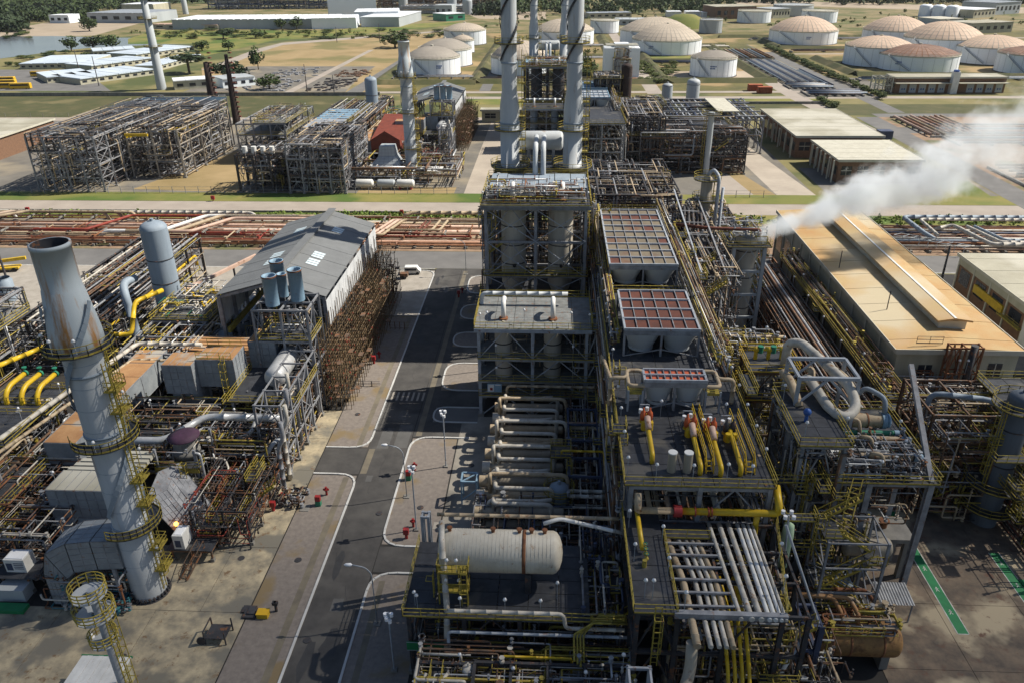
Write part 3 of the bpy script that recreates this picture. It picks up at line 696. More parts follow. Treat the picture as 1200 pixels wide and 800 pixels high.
def west_unit(oy, who, full):
    chimney(-45.5, 64.3 + oy, "tall grey-blue steel stack with flared open top and yellow ladder cages " + who)
    dome_vessel(-71.5, 129.5 + oy, 0, 23, 2.35, "vessel_grey", "grey_column", "slate grey column with plain domed head " + who, "column", (11.5, 16))
    gable_shed(oy, who); vents(oy, who); scaffold(oy, who)
    y = oy
    # boiler flue ducts
    t = T("flue_duct", "ribbed grey flue duct elbow with vertical leg " + who, "duct", (-50, 99 + y, 0))
    panel_box(t, "casing", -56.2, -51.8, 95.5 + y, 99.5 + y, 7.8, 12.4); panel_box(t, "casing", -51.7, -46.2, 97 + y, 101.5 + y, 8.2, 12.6); panel_box(t, "casing", -46.15, -42, 103 + y, 107.5 + y, 8.2, 12.6); panel_box(t, "casing", -55.6, -51.8, 95.9 + y, 99.2 + y, 2.0, 7.7)
    for x in (-55.5, -52, -49.6, -47): piece("leg", t, 's', "steel_dark", (x, 98.5 + y, 0), (x, 98.5 + y, 8), .35)
    b = MB(); b.rail([(-51.6, 97.1 + y, 12.7), (-46.4, 97.1 + y, 12.7)]); b.rail([(-51.6, 101.3 + y, 12.7), (-46.4, 101.3 + y, 12.7)]); b.ladder(-47.6, 96.7 + y, 5, 13.6, 0, -1); P("railing", b, "yellow", t)
    t = T("flue_duct", "long flue duct with rusty orange top running behind the stack " + who, "duct", (-64, 95 + y, 0))
    for k in range(6): panel_box(t, "casing", -66, -61.6, 81 + 4.4 * k + y, 85.35 + 4.4 * k + y, 4.8, 8.6 + .04 * (k % 2), st=4.3)
    for k in range(5): 
        for x in (-65.6, -62): piece("leg", t, 's', "steel_dark", (x, 83 + 5 * k + y, 0), (x, 83 + 5 * k + y, 4.8), .35)
    t = T("purple_topped_vessel", "short vessel with round purple-brown cap and yellow stair platforms " + who, "vessel", (-47.8, 82.5 + y, 0))
    b = MB(); b.lathe((-47.8, 82.5 + y, 0), [(1.7, 0), (1.7, 6.4), (1.75, 6.4), (1.75, 7.2), (1.55, 7.2), (1.55, 9.0)], 18); P("shell", b, "pier", t)
    b = MB(); b.lathe((-47.8, 82.5 + y, 9.05), [(2.0, 0), (2.05, .12), (1.0, .4), (.05, .46)], 20); P("cap", b, "purple", t)
    for z, w_ in ((6.2, 2.9), (3.6, 3.3)):
        b = MB(); b.box(-47.8 - w_, -47.8 + w_, 79.2 + y, 81 + y, z - .1, z); P("platform", b, "grating", t); b = MB(); b.rail([(-47.8 - w_, 81 + y, z), (-47.8 - w_, 79.2 + y, z), (-47.8 + w_, 79.2 + y, z), (-47.8 + w_, 81 + y, z)]); b.box(-47.8 - w_, -47.8 + w_, 79.12 + y, 79.2 + y, z - .5, z); P("railing", b, "yellow", t)
    b = MB(); b.ladder(-46.6, 79 + y, 0, 7.5, 0, -1); b.ladder(-44.9, 79.4 + y, 0, 4.5, 1, 0); P("ladder_cage", b, "yellow", t)
    for dx in (-2.6, 2.6): piece("leg", t, 's', "steel", (-47.8 + dx, 79.5 + y, 0), (-47.8 + dx, 79.5 + y, 9), .3); piece("leg", t, 's', "steel", (-47.8 + dx, 84.5 + y, 0), (-47.8 + dx, 84.5 + y, 9), .3)
    clutter(t, -51, -44.5, 79.5 + y, 85.5 + y, .3, 8.5, 40, seed=3)
    # frames between the ducts
    f = frame("pipe_rack", "dark steel pipe frame packed with small piping between flue ducts " + who, "pipe rack", [-61, -56.5, -52, -47.5, -43, -38.5], [85.5 + y, 90 + y, 94.5 + y], [3.6, 6.4], "steel_dark", .32, .28, decks=[(3.6, -60, -52, 86 + y, 94 + y)], brace=3)
    clutter(f, -61, -38, 84.5 + y, 95.5 + y, .5, 7.2, 130 if full else 40, seed=12)
    lamps(f, [(-50, 86 + y, 6.5), (-44, 90 + y, 6.5), (-57, 92 + y, 6.5)])
    if full: access(f, -61, -38, 85, 95, 1.5, 7.5, 13, 4)
    for k, (x, h) in enumerate(((-37.4, 13.5), (-36.6, 12.8), (-35.8, 12.2), (-35.4, 11.6))):
        pipe(f"grey upright riser pipe {['first','second','third','fourth'][k]} from the vent tower {who}", [(x, 92 - 3.2 * k + y, 0.2), (x, 92 - 3.2 * k + y, h - 4), (x + .9, 92 - 3.2 * k + y, h - 2.5), (x + .9, 92 - 3.2 * k + y, h)], .28, "steel" if k % 2 else "insulation")
    f = frame("pipe_rack", "row of tall grey trestles with sloping insulated pipes beside the avenue " + who, "pipe rack", [-39.5, -36], [86.5 + y, 90.5 + y, 94.5 + y, 98.5 + y, 102.5 + y], [4, 8, 11.6], "steel", .3, .24, brace=2)
    clutter(f, -39.3, -36, 86 + y, 103 + y, .6, 8.5, 60 if full else 20, seed=13)
    f = frame("pipe_rack", "open brown steel frame of tangled piping east of the stack " + who, "pipe rack", [-43.5, -39.5, -36.5], [72.5 + y, 76 + y, 80 + y, 84 + y], [2.8, 5.2], "steel_dark", .22, .2, decks=[(2.8, -42, -38.2, 73 + y, 78 + y)], rail_m="yellow", brace=2)
    clutter(f, -44, -36.2, 71.5 + y, 85 + y, .3, 5.4, 90 if full else 40, seed=15, rmax=.08, pal=["steel_dark", "steel", "steel_brown", "steel_dark", "rust", "insulation", "steel_brown", "red_lead"])
    if full: access(f, -44, -37, 72, 84, 1.5, 5.2, 5, 5)
    f = frame("pipe_rack", "main west pipe rack of parallel grey pipes on three levels " + who, "pipe rack", [-92, -87.5, -83, -78.5], [118 + 7 * k + y for k in range(7)], [5.2, 7.2, 9.2], "steel_dark", .38, .3, brace=3)
    q = random.Random(2)
    for lv in (5.5, 7.5, 9.5):
        for k in range(9):
            r = q.choice((.14, .18, .24, .32)); x = -91.3 + k * 1.5 + q.uniform(-.3, .3); a = 117 + y + q.uniform(-2, 6); c = 160 + y + q.uniform(-6, 2)
            b = MB(); pth = [(x, a, lv + r), (x, c, lv + r)]
            if q.random() < .5: pth = [(x, a, lv - 2.5), (x, a, lv + r), (x, c, lv + r), (x, c, lv - 2)]
            b.tube(pth, r, 7, seam=1.8); P("pipe", b, q.choice(["steel", "steel_dark", "steel_light", "steel", "steel_dark", "insulation", "steel_brown"] + (["yellow_bright"] if k == 8 else [])), f)
    clutter(f, -92, -78, 116 + y, 160 + y, .6, 9.4, 140 if full else 50, seed=21)
    lamps(f, [(-79, 119 + 10 * k + y, 9.4) for k in range(4)])
    f = frame("process_structure", "far west open process structure with grey deck and yellow handrails " + who, "steel structure", [-110, -104, -98, -93], [86 + y, 93 + y, 100 + y, 107 + y, 114 + y, 121 + y], [5, 9.5, 13.5], "steel", .42, .34, decks=[(13.5, -104, -92.4, 86 + y, 112 + y), (9.5, -110.5, -92.6, 86 + y, 121 + y)], deck_m="deck_plate")
    clutter(f, -110, -93, 86 + y, 121 + y, .6, 13, 200 if full else 60, seed=22); clutter(f, -104, -93, 88 + y, 110 + y, 13.6, 16, 40, seed=23)
    lamps(f, [(-93, 88 + 8 * k + y, 13.6) for k in range(4)] + [(-103.5, 90 + 8 * k + y, 13.6) for k in range(3)])
    if full: access(f, -110, -93, 86, 120, 2, 13, 16, 2)
    f = frame("process_structure", "low west structure of crossed braces below the duct " + who, "steel structure", [-88, -82.5, -77, -71.5], [66 + y, 72 + y, 78 + y, 84 + y, 90 + y], [4.4, 8.4], "steel", .4, .32, decks=[(8.4, -78, -70.5, 80 + y, 90.5 + y), (4.4, -88, -71, 66 + y, 84 + y)], brace=1)
    clutter(f, -88, -70, 64 + y, 92 + y, .4, 8, 210 if full else 60, seed=24, rmax=.22)
    lamps(f, [(-72, 68 + 6 * k + y, 8.5) for k in range(4)])
    if full: access(f, -88, -71, 66, 90, 1.5, 8.6, 16, 1)
    f = frame("exchanger_structure", "grey steel structure with valve platforms beside the slate column " + who, "steel structure", [-69, -64, -59.5], [106 + y, 112 + y, 118 + y, 124 + y, 130 + y], [4.5, 8.8], "steel", .4, .3, decks=[(8.8, -69.5, -59, 118 + y, 130.5 + y), (4.5, -69, -60, 106 + y, 118 + y)])
    clutter(f, -69, -58, 106 + y, 131 + y, .5, 8.6, 170 if full else 50, seed=25, pal=PIPE_M + ["yellow_bright"]); access(f, -69, -58, 106 + y, 130 + y, 2, 9, 12, 3); clutter(f, -68, -60, 119 + y, 130 + y, 8.9, 11.5, 34, seed=26, pal=["yellow_bright", "silver", "insulation", "steel", "yellow", "green_pipe"])
    lamps(f, [(-60, 108 + 5 * k + y, 8.9) for k in range(5)])
    return
west_unit(0, "in the front unit", True)
west_unit(181.5, "in the rear unit", False)

# front-only pieces of the west unit
t = T("flue_duct", "broad grid-ribbed duct box with pale slatted top left of the stack", "duct", (-57, 76, 0))
panel_box(t, "casing", -60, -50.5, 71.5, 75.5, 4.4, 8.4, top="pale_roof")
for k in range(5): b = MB(); b.box(-59.6 + .3 * k, -50.4, 75.6 + .9 * k, 76.2 + .9 * k, 8.0, 8.5); P("roof_slat", b, "pale_roof", t)
hull_duct(t, "hopper", [((-60, 71.5, 4.3), (-50.5, 71.5, 4.3), (-50.5, 75.5, 4.3), (-60, 75.5, 4.3)), ((-58, 69, 1.2), (-52, 69, 1.2), (-52, 74, 1.2), (-58, 74, 1.2))])
t = T("flue_duct", "curved ribbed duct elbow turning down to the ground left of the stack", "duct", (-53, 62.5, 0))
sec = []
for (x, zc, h, y0) in ((-46.6, 7.0, 3.8, 62.4), (-49.2, 7.1, 3.9, 62.1), (-51.8, 6.9, 4.0, 61.8)): sec.append(((x, y0, zc - h / 2), (x, y0, zc + h / 2), (x, y0 + 3.8, zc + h / 2), (x, y0 + 3.8, zc - h / 2)))
sec.append(((-52.8, 61.7, 4.0), (-54.4, 61.7, 7.5), (-54.4, 65.5, 7.5), (-52.8, 65.5, 4.0))); sec.append(((-53.0, 61.7, 3.2), (-55.3, 61.7, 4.6), (-55.3, 65.5, 4.6), (-53.0, 65.5, 3.2))); sec.append(((-53.0, 61.7, .3), (-55.3, 61.7, .3), (-55.3, 65.5, .3), (-53.0, 65.5, .3)))
hull_duct(t, "casing", sec)
for x in (-47.6, -50.6): 
    for yy in (62.4, 65.4): piece("leg", t, 's', "steel", (x, yy, 0), (x, yy, 5.1), .35)
clutter(t, -56, -46.5, 61, 68, .3, 4.6, 60, seed=31, pal=["steel", "steel_dark", "rust", "teal", "insulation"])
t = T("flue_duct", "dark sloping ribbed hopper duct right of the stack", "duct", (-45, 76, 0))
hull_duct(t, "casing", [((-49.6, 74, 5.2), (-49.6, 78, 6.6), (-47.8, 80, 6.6), (-47.8, 76, 5.4)), ((-43.2, 70.6, .6), (-43.2, 74, 2.4), (-41.2, 75, 2.4), (-41.2, 71.6, .6))], "steel")
# gas line of yellow loops
f = frame("valve_platform", "steel valve platform with three yellow bent pipes and green valves", "platform", [-79, -74.5, -70.5], [88, 91.5, 95], [4.2, 8.2], "steel", .35, .3, decks=[(8.2, -79, -70, 88, 95.4)])
for k in range(3):
    x = -77.2 + 2.3 * k; b = MB(); b.tube([(x, 95.5, 10.6), (x, 92, 10.6), (x, 90.6, 9.6), (x, 90.6, 7)], .36, 10); P("yellow_pipe", b, "yellow_bright", f)
    b = MB(); b.cyl((x, 95.6, 10.6), .5, 0, .3, 8, axis='y'); b.cyl((x, 95.9, 11.4), .35, 0, .15, 8); b.bar((x, 95.9, 10.6), (x, 95.9, 11.4), .15); P("valve", b, "green_pipe", f)
    b = MB(); b.tube([(x - 16, 86.6 - 1.1 * k, 7.2), (x - 2, 86.6 - 1.1 * k, 7.2), (x, 88.4 - .6 * k, 7.2), (x, 91, 7.2)], .34, 9); P("yellow_pipe", b, "yellow_bright", f)
lamps(f, [(-78.5, 88.4, 8.3), (-70.6, 93, 8.3)])
pipe("thick beige pipe bend at the far west edge by the braces", [(-76, 69.8, 3), (-70.4, 69.8, 3), (-70.4, 71.4, 6), (-74, 72.8, 7.6), (-80, 72.8, 7.6)], .6, "vessel_tan", n=12, bend=2)
pipe("large silver pipe running from the ducts to the vent tower", [(-55.6, 82.6, 3), (-55.2, 82.6, 8.2), (-50.6, 82.6, 8.2), (-47, 87.4, 9.0), (-36.5, 87.4, 9.0)], .5, "silver", n=12)
pipe("silver pipe dropping in an S bend below the drum deck", [(-50, 87.4, 5.6), (-42.2, 87.4, 5.6), (-40.6, 87.4, 7), (-40.6, 89.5, 8)], .34, "silver", n=10)
pipe("grey pipe with low S bend beside the purple-topped vessel", [(-46, 84.8, 4.6), (-38.2, 84.8, 4.6), (-37.4, 85.4, 6.2), (-36.4, 86.6, 6.4)], .3, "steel_light", n=9)
pipe("thin pale pipe across the west frames", [(-56, 83.4, 5), (-43.4, 83.4, 5), (-42.6, 82.4, 4), (-43, 80, 3.6)], .16, "insulation")
pipe("two-bend insulated pipe along the west rack", [(-72, 78, 9.2), (-66.6, 108, 9.4), (-56, 108, 9.4)], .34, "insulation", n=10)
pipe("insulated twin line beside the west rack", [(-71.2, 76, 8.4), (-65.6, 104, 8.6), (-57, 104, 8.6)], .24, "beige", n=9)
pipe("bright yellow gas main beside the slate column", [(-84, 98, 10), (-78, 110, 10), (-68.4, 110, 10), (-68.4, 113, 14.5), (-66, 118, 14.5)], .38, "yellow_bright", n=10)
pipe("dark grey swan-neck duct pipe left of the slate column", [(-74.6, 122, 1), (-75.2, 122, 11.4), (-76.4, 124, 13.2), (-75.6, 127, 13)], .7, "vessel_grey", n=12, bend=2.2)
# pink gantry beam, cylindrical knock-out drums behind the shed
t = T("gantry", "pink painted lifting gantry beam behind the valve structure", "gantry", (-66, 139, 0))
piece("beam", t, 's', "pink_pipe", (-69, 131, 9), (-62, 150, 9), .6, .6)
for p in ((-69, 131), (-66.6, 137.5), (-64.4, 143.5), (-62, 150)): piece("column", t, 's', "steel_dark", (*p, 0), (*p, 8.7), .3)
for k, (x, y) in enumerate(((-57.8, 119.5), (-57.2, 127), (-56.7, 134.5))):
    t = dome_vessel(x, y, 0, 6.5, 1.7, "vessel_grey", "knockout_drum", f"grey domed drum {['nearest','middle','farthest'][k]} in the row beside the shed wall", "vessel", (3, 5), grp="domed drums beside the shed")
    b = MB(); b.tube([(x, y, 6.4), (x, y, 7.6), (x - 3, y, 7.6), (x - 3, y, 4)], .16, 7); P("outlet_pipe", b, "white", t)
t = T("roof_skid", "rusty slatted roof panels of a cooler beside the shed", "cooler", (-55, 107, 0))
for k in range(9): b = MB(); b.box(-60, -47, 103.5 + 1.1 * k, 104.3 + 1.1 * k, 8.2, 8.4); P("roof_slat", b, "duct_top", t)
for x in (-59.6, -54, -47.4):
    for y in (104, 108, 112): piece("leg", t, 's', "steel", (x, y, 0), (x, y, 8.2), .3)
clutter(t, -60, -47, 103.5, 113, 1, 7.8, 70, seed=33)

f = frame("process_structure", "dark low pump bay between the curved duct and the broad ribbed duct", "steel structure", [-71, -66, -61.5], [66.5, 71, 76, 80.5], [2.8, 5.4], "steel_dark", .26, .24, decks=[(5.4, -71.2, -66, 70, 81)], brace=2)
clutter(f, -71, -57, 66, 81, .3, 6.2, 120, seed=141, pal=["steel_dark", "steel", "steel_brown", "insulation", "rust"]); access(f, -71, -58, 66, 80, 1.5, 5.6, 10, 142); lamps(f, [(-66.4, 71, 5.5), (-62, 76, 5.5), (-70.6, 78, 5.5)])

# ------------------------------------------------------------------ reactor structure, its stacks and the vessel block
def twin_stack(x, y, z0, lab):
    t = T("heater_stack", lab, "stack", (x, y, z0)); r, q = 1.88, 1.45
    b = MB(); b.lathe((x, y, 0), [(r + .15, z0), (r + .15, z0 + .4), (r, z0 + .4), (r, 38.6), (q, 41.6), (q, 80)], 24); P("shaft", b, "stack_grey", t)
    b = MB(); b.lathe((x, y, 80), [(q + .1, -.6), (q + .1, 0), (q - .2, 0), (q - .25, -3)], 20); P("rim", b, "steel_dark", t)
    for zz in (35.4, 46.5): b = MB(); b.lathe((x, y, zz), [(r if zz < 38 else q, 0), ((r if zz < 38 else q) + .12, 0), ((r if zz < 38 else q) + .12, .3), ((r if zz < 38 else q), .3)], 24); P("flange_ring", b, "vessel_grey", t)
    for ph in (0.4, 3.5):
        pr = None; b = MB()
        for k in range(60):
            p = Vector((x + (q + .22) * math.cos(ph + k * .2), y + (q + .22) * math.sin(ph + k * .2), 47 + k * .5))
            if pr: b.bar(pr, p, .05, .42, up=(0, 0, 1))
            pr = p
        P("helical_strake", b, "steel_dark", t)
    ring_platform(t, x, y, 34.2, r + .1, r + 1.2); ring_platform(t, x, y, 50, q + .1, q + 1.3); ring_platform(t, x, y, z0 + .5, r + .3, r + 2.0)
    b = MB(); b.ladder(x + r + .5, y, z0 + 1, 49, 1, 0)
    for z in (30, 32.3, 36.8, 39.5, 43, 46): b.rail([(x + r - .1, y - 1, z), (x + r + 1.2, y - 1, z), (x + r + 1.2, y + 1, z)]); b.box(x + r - .1, x + r + 1.2, y - 1, y + 1, z - .08, z)
    P("ladder_cage", b, "yellow", t)
    return t

def air_cooler(oy, x0, x1, y0, y1, zt, nx, ny, m, lab, alt=None, zb=18.1, cones=2, top="steel_light"):
    t = T("air_cooler", lab, "air cooler", ((x0 + x1) / 2, (y0 + y1) / 2 + oy, zb)); y0 += oy; y1 += oy
    dx = (x1 - x0) / nx; dy = (y1 - y0) / ny; q = random.Random(int(x0 * 10 + y0))
    for j in range(ny):
        for i in range(nx):
            b = MB(); b.box(x0 + i * dx + .12, x0 + (i + 1) * dx - .06, y0 + j * dy + .1, y0 + (j + 1) * dy - .1, zt - .4, zt - .1 + q.uniform(-.04, .03))
            P("tube_bundle", b, alt if alt and (j in (ny - 2,) or (j * 7 + i) % 13 == 0) else m, t)
    for j in range(ny + 1): piece("header_beam", t, 's', top, (x0, y0 + j * dy, zt), (x1, y0 + j * dy, zt), .2, .35)
    for i in range(nx + 1): piece("side_beam", t, 's', top if i in (0, nx) else "steel", (x0 + i * dx, y0, zt - .06), (x0 + i * dx, y1, zt - .06), .09 if 0 < i < nx else .26, .3)
    b = MB(); b.box(x0, x1, y0 - .04, y0 + .06, zt - .85, zt - .2); b.box(x0, x1, y1 - .06, y1 + .04, zt - .85, zt - .2); b.box(x0 - .04, x0 + .06, y0, y1, zt - .85, zt - .2); b.box(x1 - .06, x1 + .04, y0, y1, zt - .85, zt - .2); P("casing", b, "steel", t)
    for k in range(cones):
        xc = x0 + (x1 - x0) * (k + .5) / cones; rr = (x1 - x0) / cones / 2 - .1
        for yc in ([y0 + rr] if y1 - y0 < 4 else [y0 + rr + (y1 - y0 - 2 * rr) * f for f in (0, .5, 1)]):
            ry = min(rr, (y1 - y0) / 2); b = MB(); vs = []; n = 16
            for k2 in range(n):
                a = k2 * math.tau / n + math.tau / 32; c_, s_ = math.cos(a), math.sin(a); mm = max(abs(c_), abs(s_)); vs.append((xc + rr * c_ / mm, yc + ry * s_ / mm, zt - .85))
            for k2 in range(n): a = k2 * math.tau / n + math.tau / 32; vs.append((xc + rr * .72 * math.cos(a), yc + ry * .72 * math.sin(a), zt - 3.1))
            b.add(vs, [(k2, (k2 + 1) % n, n + (k2 + 1) % n, n + k2) for k2 in range(n)], True); b.lathe((xc, yc, 0), [(rr * .72, zt - 3.1), (rr * .72, zt - 3.5)], 16)
            P("fan_hood", b, "tank_grey", t)
    for yy in ([y0 + .2, y1 - .2] if y1 - y0 < 14 else [y0 + .2, (y0 + y1) / 2, y1 - .2]):
        for k in range(3): x = x0 + (x1 - x0) * k / 2; piece("leg", t, 's', "steel", (x, yy, zb), (x, yy, zt - .3), .26)
    for yy in (y0 + .2, y1 - .2): piece("leg_brace", t, 's', "steel", (x0, yy, zb), ((x0 + x1) / 2, yy, zt - 2.9), .12); piece("leg_brace", t, 's', "steel", (x1, yy, zb), ((x0 + x1) / 2, yy, zt - 2.9), .12)
    return t

def reactor_unit(oy, who, full):
    y = oy; vm = "vessel_pale" if full else "steel_dark"
    t = frame("reactor_structure", "tall open reactor structure with X braces and grey-green top deck " + who, "steel structure", [-11.6, -2.9, 5.8], [129 + y, 135 + y, 141 + y, 147 + y], [4.5, 9, 13.5, 20, 26.4], "steel" if full else "steel_dark", .5, .4,
              decks=[(13.5, -12.2, 6.4, 128.4 + y, 130 + y), (26.45, -12.4, 6.6, 128.2 + y, 148 + y), (9, -12.2, 6.4, 128.4 + y, 147.6 + y)], brace=2)
    b = MB(); b.box(-12.4, 6.6, 128.0 + y, 128.15 + y, 25.8, 26.5); P("fascia", b, "deck_plate", t)
    clutter(t, -11, 5.5, 138.5 + y, 146 + y, .6, 25, 110 if full else 60, seed=40, pal=["steel", "steel_dark", "steel_brown", "beige"])
    for xa, xb in ((-11.6, -2.9), (-2.9, 5.8)):
        for za, zb in ((13.5, 20), (20, 25.8), (4.5, 9), (9, 13.4)):
            piece("brace", t, 's', "steel_light", (xa, 128.7 + y, za), (xb, 128.7 + y, zb), .11); piece("brace", t, 's', "steel_light", (xb, 128.6 + y, za), (xa, 128.6 + y, zb), .11)
    if full: access(t, -13.4, -10.6, 129, 147, 3, 25, 16, 61); access(t, 5, 7.8, 129, 147, 3, 25, 16, 62); clutter(t, 5.4, 8, 129, 147, 1, 25, 30, seed=63); clutter(t, -12.8, -11, 129, 147, 1, 25, 24, seed=64)
    for k in range(6):
        for j in range(2): b = MB(); b.box(-11.6 + 3 * k, -8.75 + 3 * k, 137.5 + 5.1 * j + y, 142.4 + 5.1 * j + y, 26.8, 27.1 + .05 * ((k + j) % 2)); P("roof_plate", b, "vent_blue" if not full else "vessel_grey", t)
    clutter(t, -11.5, 5.5, 130 + y, 137 + y, 26.6, 29.4, 60, seed=41, pal=["silver", "insulation", "steel", "yellow", "rust"])
    for x in (-7, 1.7):
        b = MB(); b.tube([(x, 131.6 + y, 26.5), (x, 131.6 + y, 29), (x, 134 + y, 29), (x, 134.5 + y, 27)], .42, 10, bend=1.0); P("vent_bend", b, "white", t)
        b = MB(); b.cyl((x, 131.6 + y, 26.6), .75, 0, .25, 12); P("flange", b, "rust", t)
    lamps(t, [(-12, 129 + y, 26.5), (-9.5, 130 + y, 26.5), (-4, 130 + y, 26.5), (-1.5, 129.6 + y, 26.5), (4, 130 + y, 26.5), (6, 129 + y, 26.5), (6, 138 + y, 26.5), (-6, 128.8 + y, 13.6), (3, 128.8 + y, 13.6)])
    for x, nm in ((-6.9, "west"), (1.5, "east")):
        v = dome_vessel(x, 132.4 + y, 11, 26, 2.2, vm, "reactor", f"tall {'tan-streaked' if full else 'dark grey'} reactor on the {nm} side inside the reactor structure {who}", "reactor", (15, 18.5, 22))
        b = MB(); b.lathe((x, 132.4 + y, 0), [(2.18, 11), (1.2, 8.6), (.5, 7.9)], 20); P("bottom_cone", b, vm, v)
        b = MB(); b.cyl((x + .2, 130.2 + y, 14.9), .3, -.35, .1, 8, axis='y'); P("manway", b, "dark", v)
    t = frame("stack_base", "steel base frame under the twin stacks " + who, "steel structure", [-11, -6.4, -2.5, 1.7, 6.2], [150 + y, 154 + y, 158.4 + y], [6, 13, 20, 26.4], "steel_dark", .45, .4, decks=[(26.45, -11.6, 6.8, 149.2 + y, 160 + y)], brace=2)
    clutter(t, -11, 6, 149 + y, 159 + y, 1, 26, 80 if full else 20, seed=42)
    twin_stack(-8.6, 154 + y, 26.5, "west one of the two tall grey stacks on the reactor structure " + who)
    twin_stack(3.8, 154 + y, 26.5, "east one of the two tall grey stacks on the reactor structure " + who)
    t = T("steam_drum", "pale horizontal drum lying between the two tall stacks " + who, "drum", (-2.4, 158 + y, 26.6))
    b = MB(); b.drum((0, 158 + y, 31.2), 1.9, -7, 2.1, 'x', 20, .35); P("shell", b, "stack_grey", t)
    for x in (-5, 0): b = MB(); b.box(x - .3, x + .3, 156.8 + y, 159.2 + y, 26.55, 29.8); P("saddle", b, "steel", t)
    for k, x in enumerate((-3.4, -1.9)): b = MB(); b.tube([(x, 156 + y, 32.4), (x, 148.5 + y, 32.2), (x, 147 + y, 29), (x, 147 + y, 24)], .5, 10); P("downcomer", b, "stack_grey", t)
    # vessel block in front
    m2 = "steel_light" if full else "steel"
    t = frame("vessel_structure", "square vessel structure with V braces and grated top deck " + who, "steel structure", [-10.8, -2.7, 5.4, 8.6], [103.5 + y, 109 + y, 114.5 + y], [3.8, 6.4, 10.2, 15.3], m2, .45, .36,
              decks=[(15.3, -11.4, 6.1, 102.9 + y, 115 + y), (15.3, 6.2, 9.4, 102.9 + y, 107 + y), (10.2, -11, 8.8, 103 + y, 114.8 + y), (6.4, -11, 8.8, 103 + y, 114.8 + y), (3.8, -11, 8.8, 103 + y, 114.8 + y)], deck_m="deck_plate" if full else "grating", brace=1)
    b = MB(); b.box(-11.4, 6.1, 102.7 + y, 102.85 + y, 14.8, 15.4); P("fascia", b, "steel_light", t)
    clutter(t, -10.4, 8.6, 108 + y, 114 + y, .6, 14.6, 110 if full else 40, seed=43, pal=["steel", "steel_dark", "steel_brown", "insulation", "beige"])
    clutter(t, 3.5, 9, 103.4 + y, 108 + y, 4, 14.6, 40, seed=44)
    if full: access(t, 5, 9.4, 103.5, 112, 4, 14, 9, 6)
    lamps(t, [(-10.5, 103.4 + y, 15.4), (-9.5, 104 + y, 15.4), (-4, 105 + y, 15.4), (3, 104.2 + y, 15.4), (5.7, 103.6 + y, 15.4), (8, 103.6 + y, 15.4), (-8.2, 103.3 + y, 10.3), (3.4, 103.3 + y, 10.3), (-8.2, 103.3 + y, 6.5)])
    for x, nm in ((-7.2, "west"), (.3, "east")):
        v = dome_vessel(x, 105.6 + y, 5, 15, 1.35, "vessel_pale" if full else "vessel_grey", "guard_vessel", f"narrow {nm} vessel inside the vessel structure {who}", "vessel", (8, 12))
        b = MB(); b.tube([(x, 106.4 + y, 15.4), (x, 106.4 + y, 18.0), (x, 108.6 + y, 18.0), (x, 109.5 + y, 17.2)], .36, 10, bend=.9); P("outlet_bend", b, "white", v)
        b = MB(); b.cyl((x, 106.4 + y, 15.4), .7, 0, .25, 12); P("flange", b, "rust", v)
    pipe("pale blue-grey header pipe crossing the top of the vessel structure " + who, [(-11.0, 112 + y, 0.3), (-11.0, 112 + y, 17.2), (2.6, 112 + y, 17.2)], .34, "stack_grey", n=12)
    # cooler rack
    t = frame("pipe_rack", "long multi-level pipe rack carrying the air coolers " + who, "pipe rack", [8.2, 15, 21.8], [62.6 + y + 7 * k for k in range(14)], [5.4, 9.4, 13.6, 17.9], "steel", .45, .38, decks=[(17.95, 7.5, 22.3, 62.3 + y, 111 + y), (17.95, 8.2, 22.3, 111.1 + y, 153.8 + y)], brace=3)
    q = random.Random(7)
    for lv in (5.6, 9.6, 13.8):
        for k in range(8):
            r = q.choice((.16, .2, .28, .35)); x = 9 + k * 1.6 + q.uniform(-.3, .3)
            if x > 21.4: continue
            b = MB(); b.tube([(x, 63 + y + q.uniform(0, 3), lv + r), (x, 152 + y - q.uniform(0, 6), lv + r)], r, 7); P("pipe", b, q.choice(["steel", "insulation", "beige", "rust_pipe", "steel_brown"]), t)
    b = MB()
    for k in range(5): b.tube([(7.3, 64 + y, 6 + 2.2 * k), (7.3, 150 + y, 6 + 2.2 * k)], .14, 6)
    P("side_pipe", b, "steel_brown", t)
    clutter(t, 6.7, 8.4, 63 + y, 150 + y, 2, 17.5, 130 if full else 40, seed=45, seg=(1, 3)); clutter(t, 21.4, 23.4, 63 + y, 150 + y, 2, 17.5, 110 if full else 40, seed=46, seg=(1, 3))
    access(t, 6.2, 8.4, 64 + y, 150 + y, 4, 20, 46 if full else 16, 7); access(t, 20.6, 23.6, 64 + y, 150 + y, 6, 21, 46 if full else 16, 8); clutter(t, 8.5, 21.5, 63 + y, 152 + y, 6, 17, 70, seed=47); clutter(t, 8, 9.3, 92 + y, 150 + y, 18.1, 20.6, 80, seed=48, seg=(1, 3), pal=["yellow", "steel", "beige", "steel_brown", "yellow"]); clutter(t, 20.3, 22.2, 84 + y, 150 + y, 18.1, 21.6, 90, seed=49, seg=(1, 3), pal=["yellow", "steel", "beige", "steel_brown", "silver"])
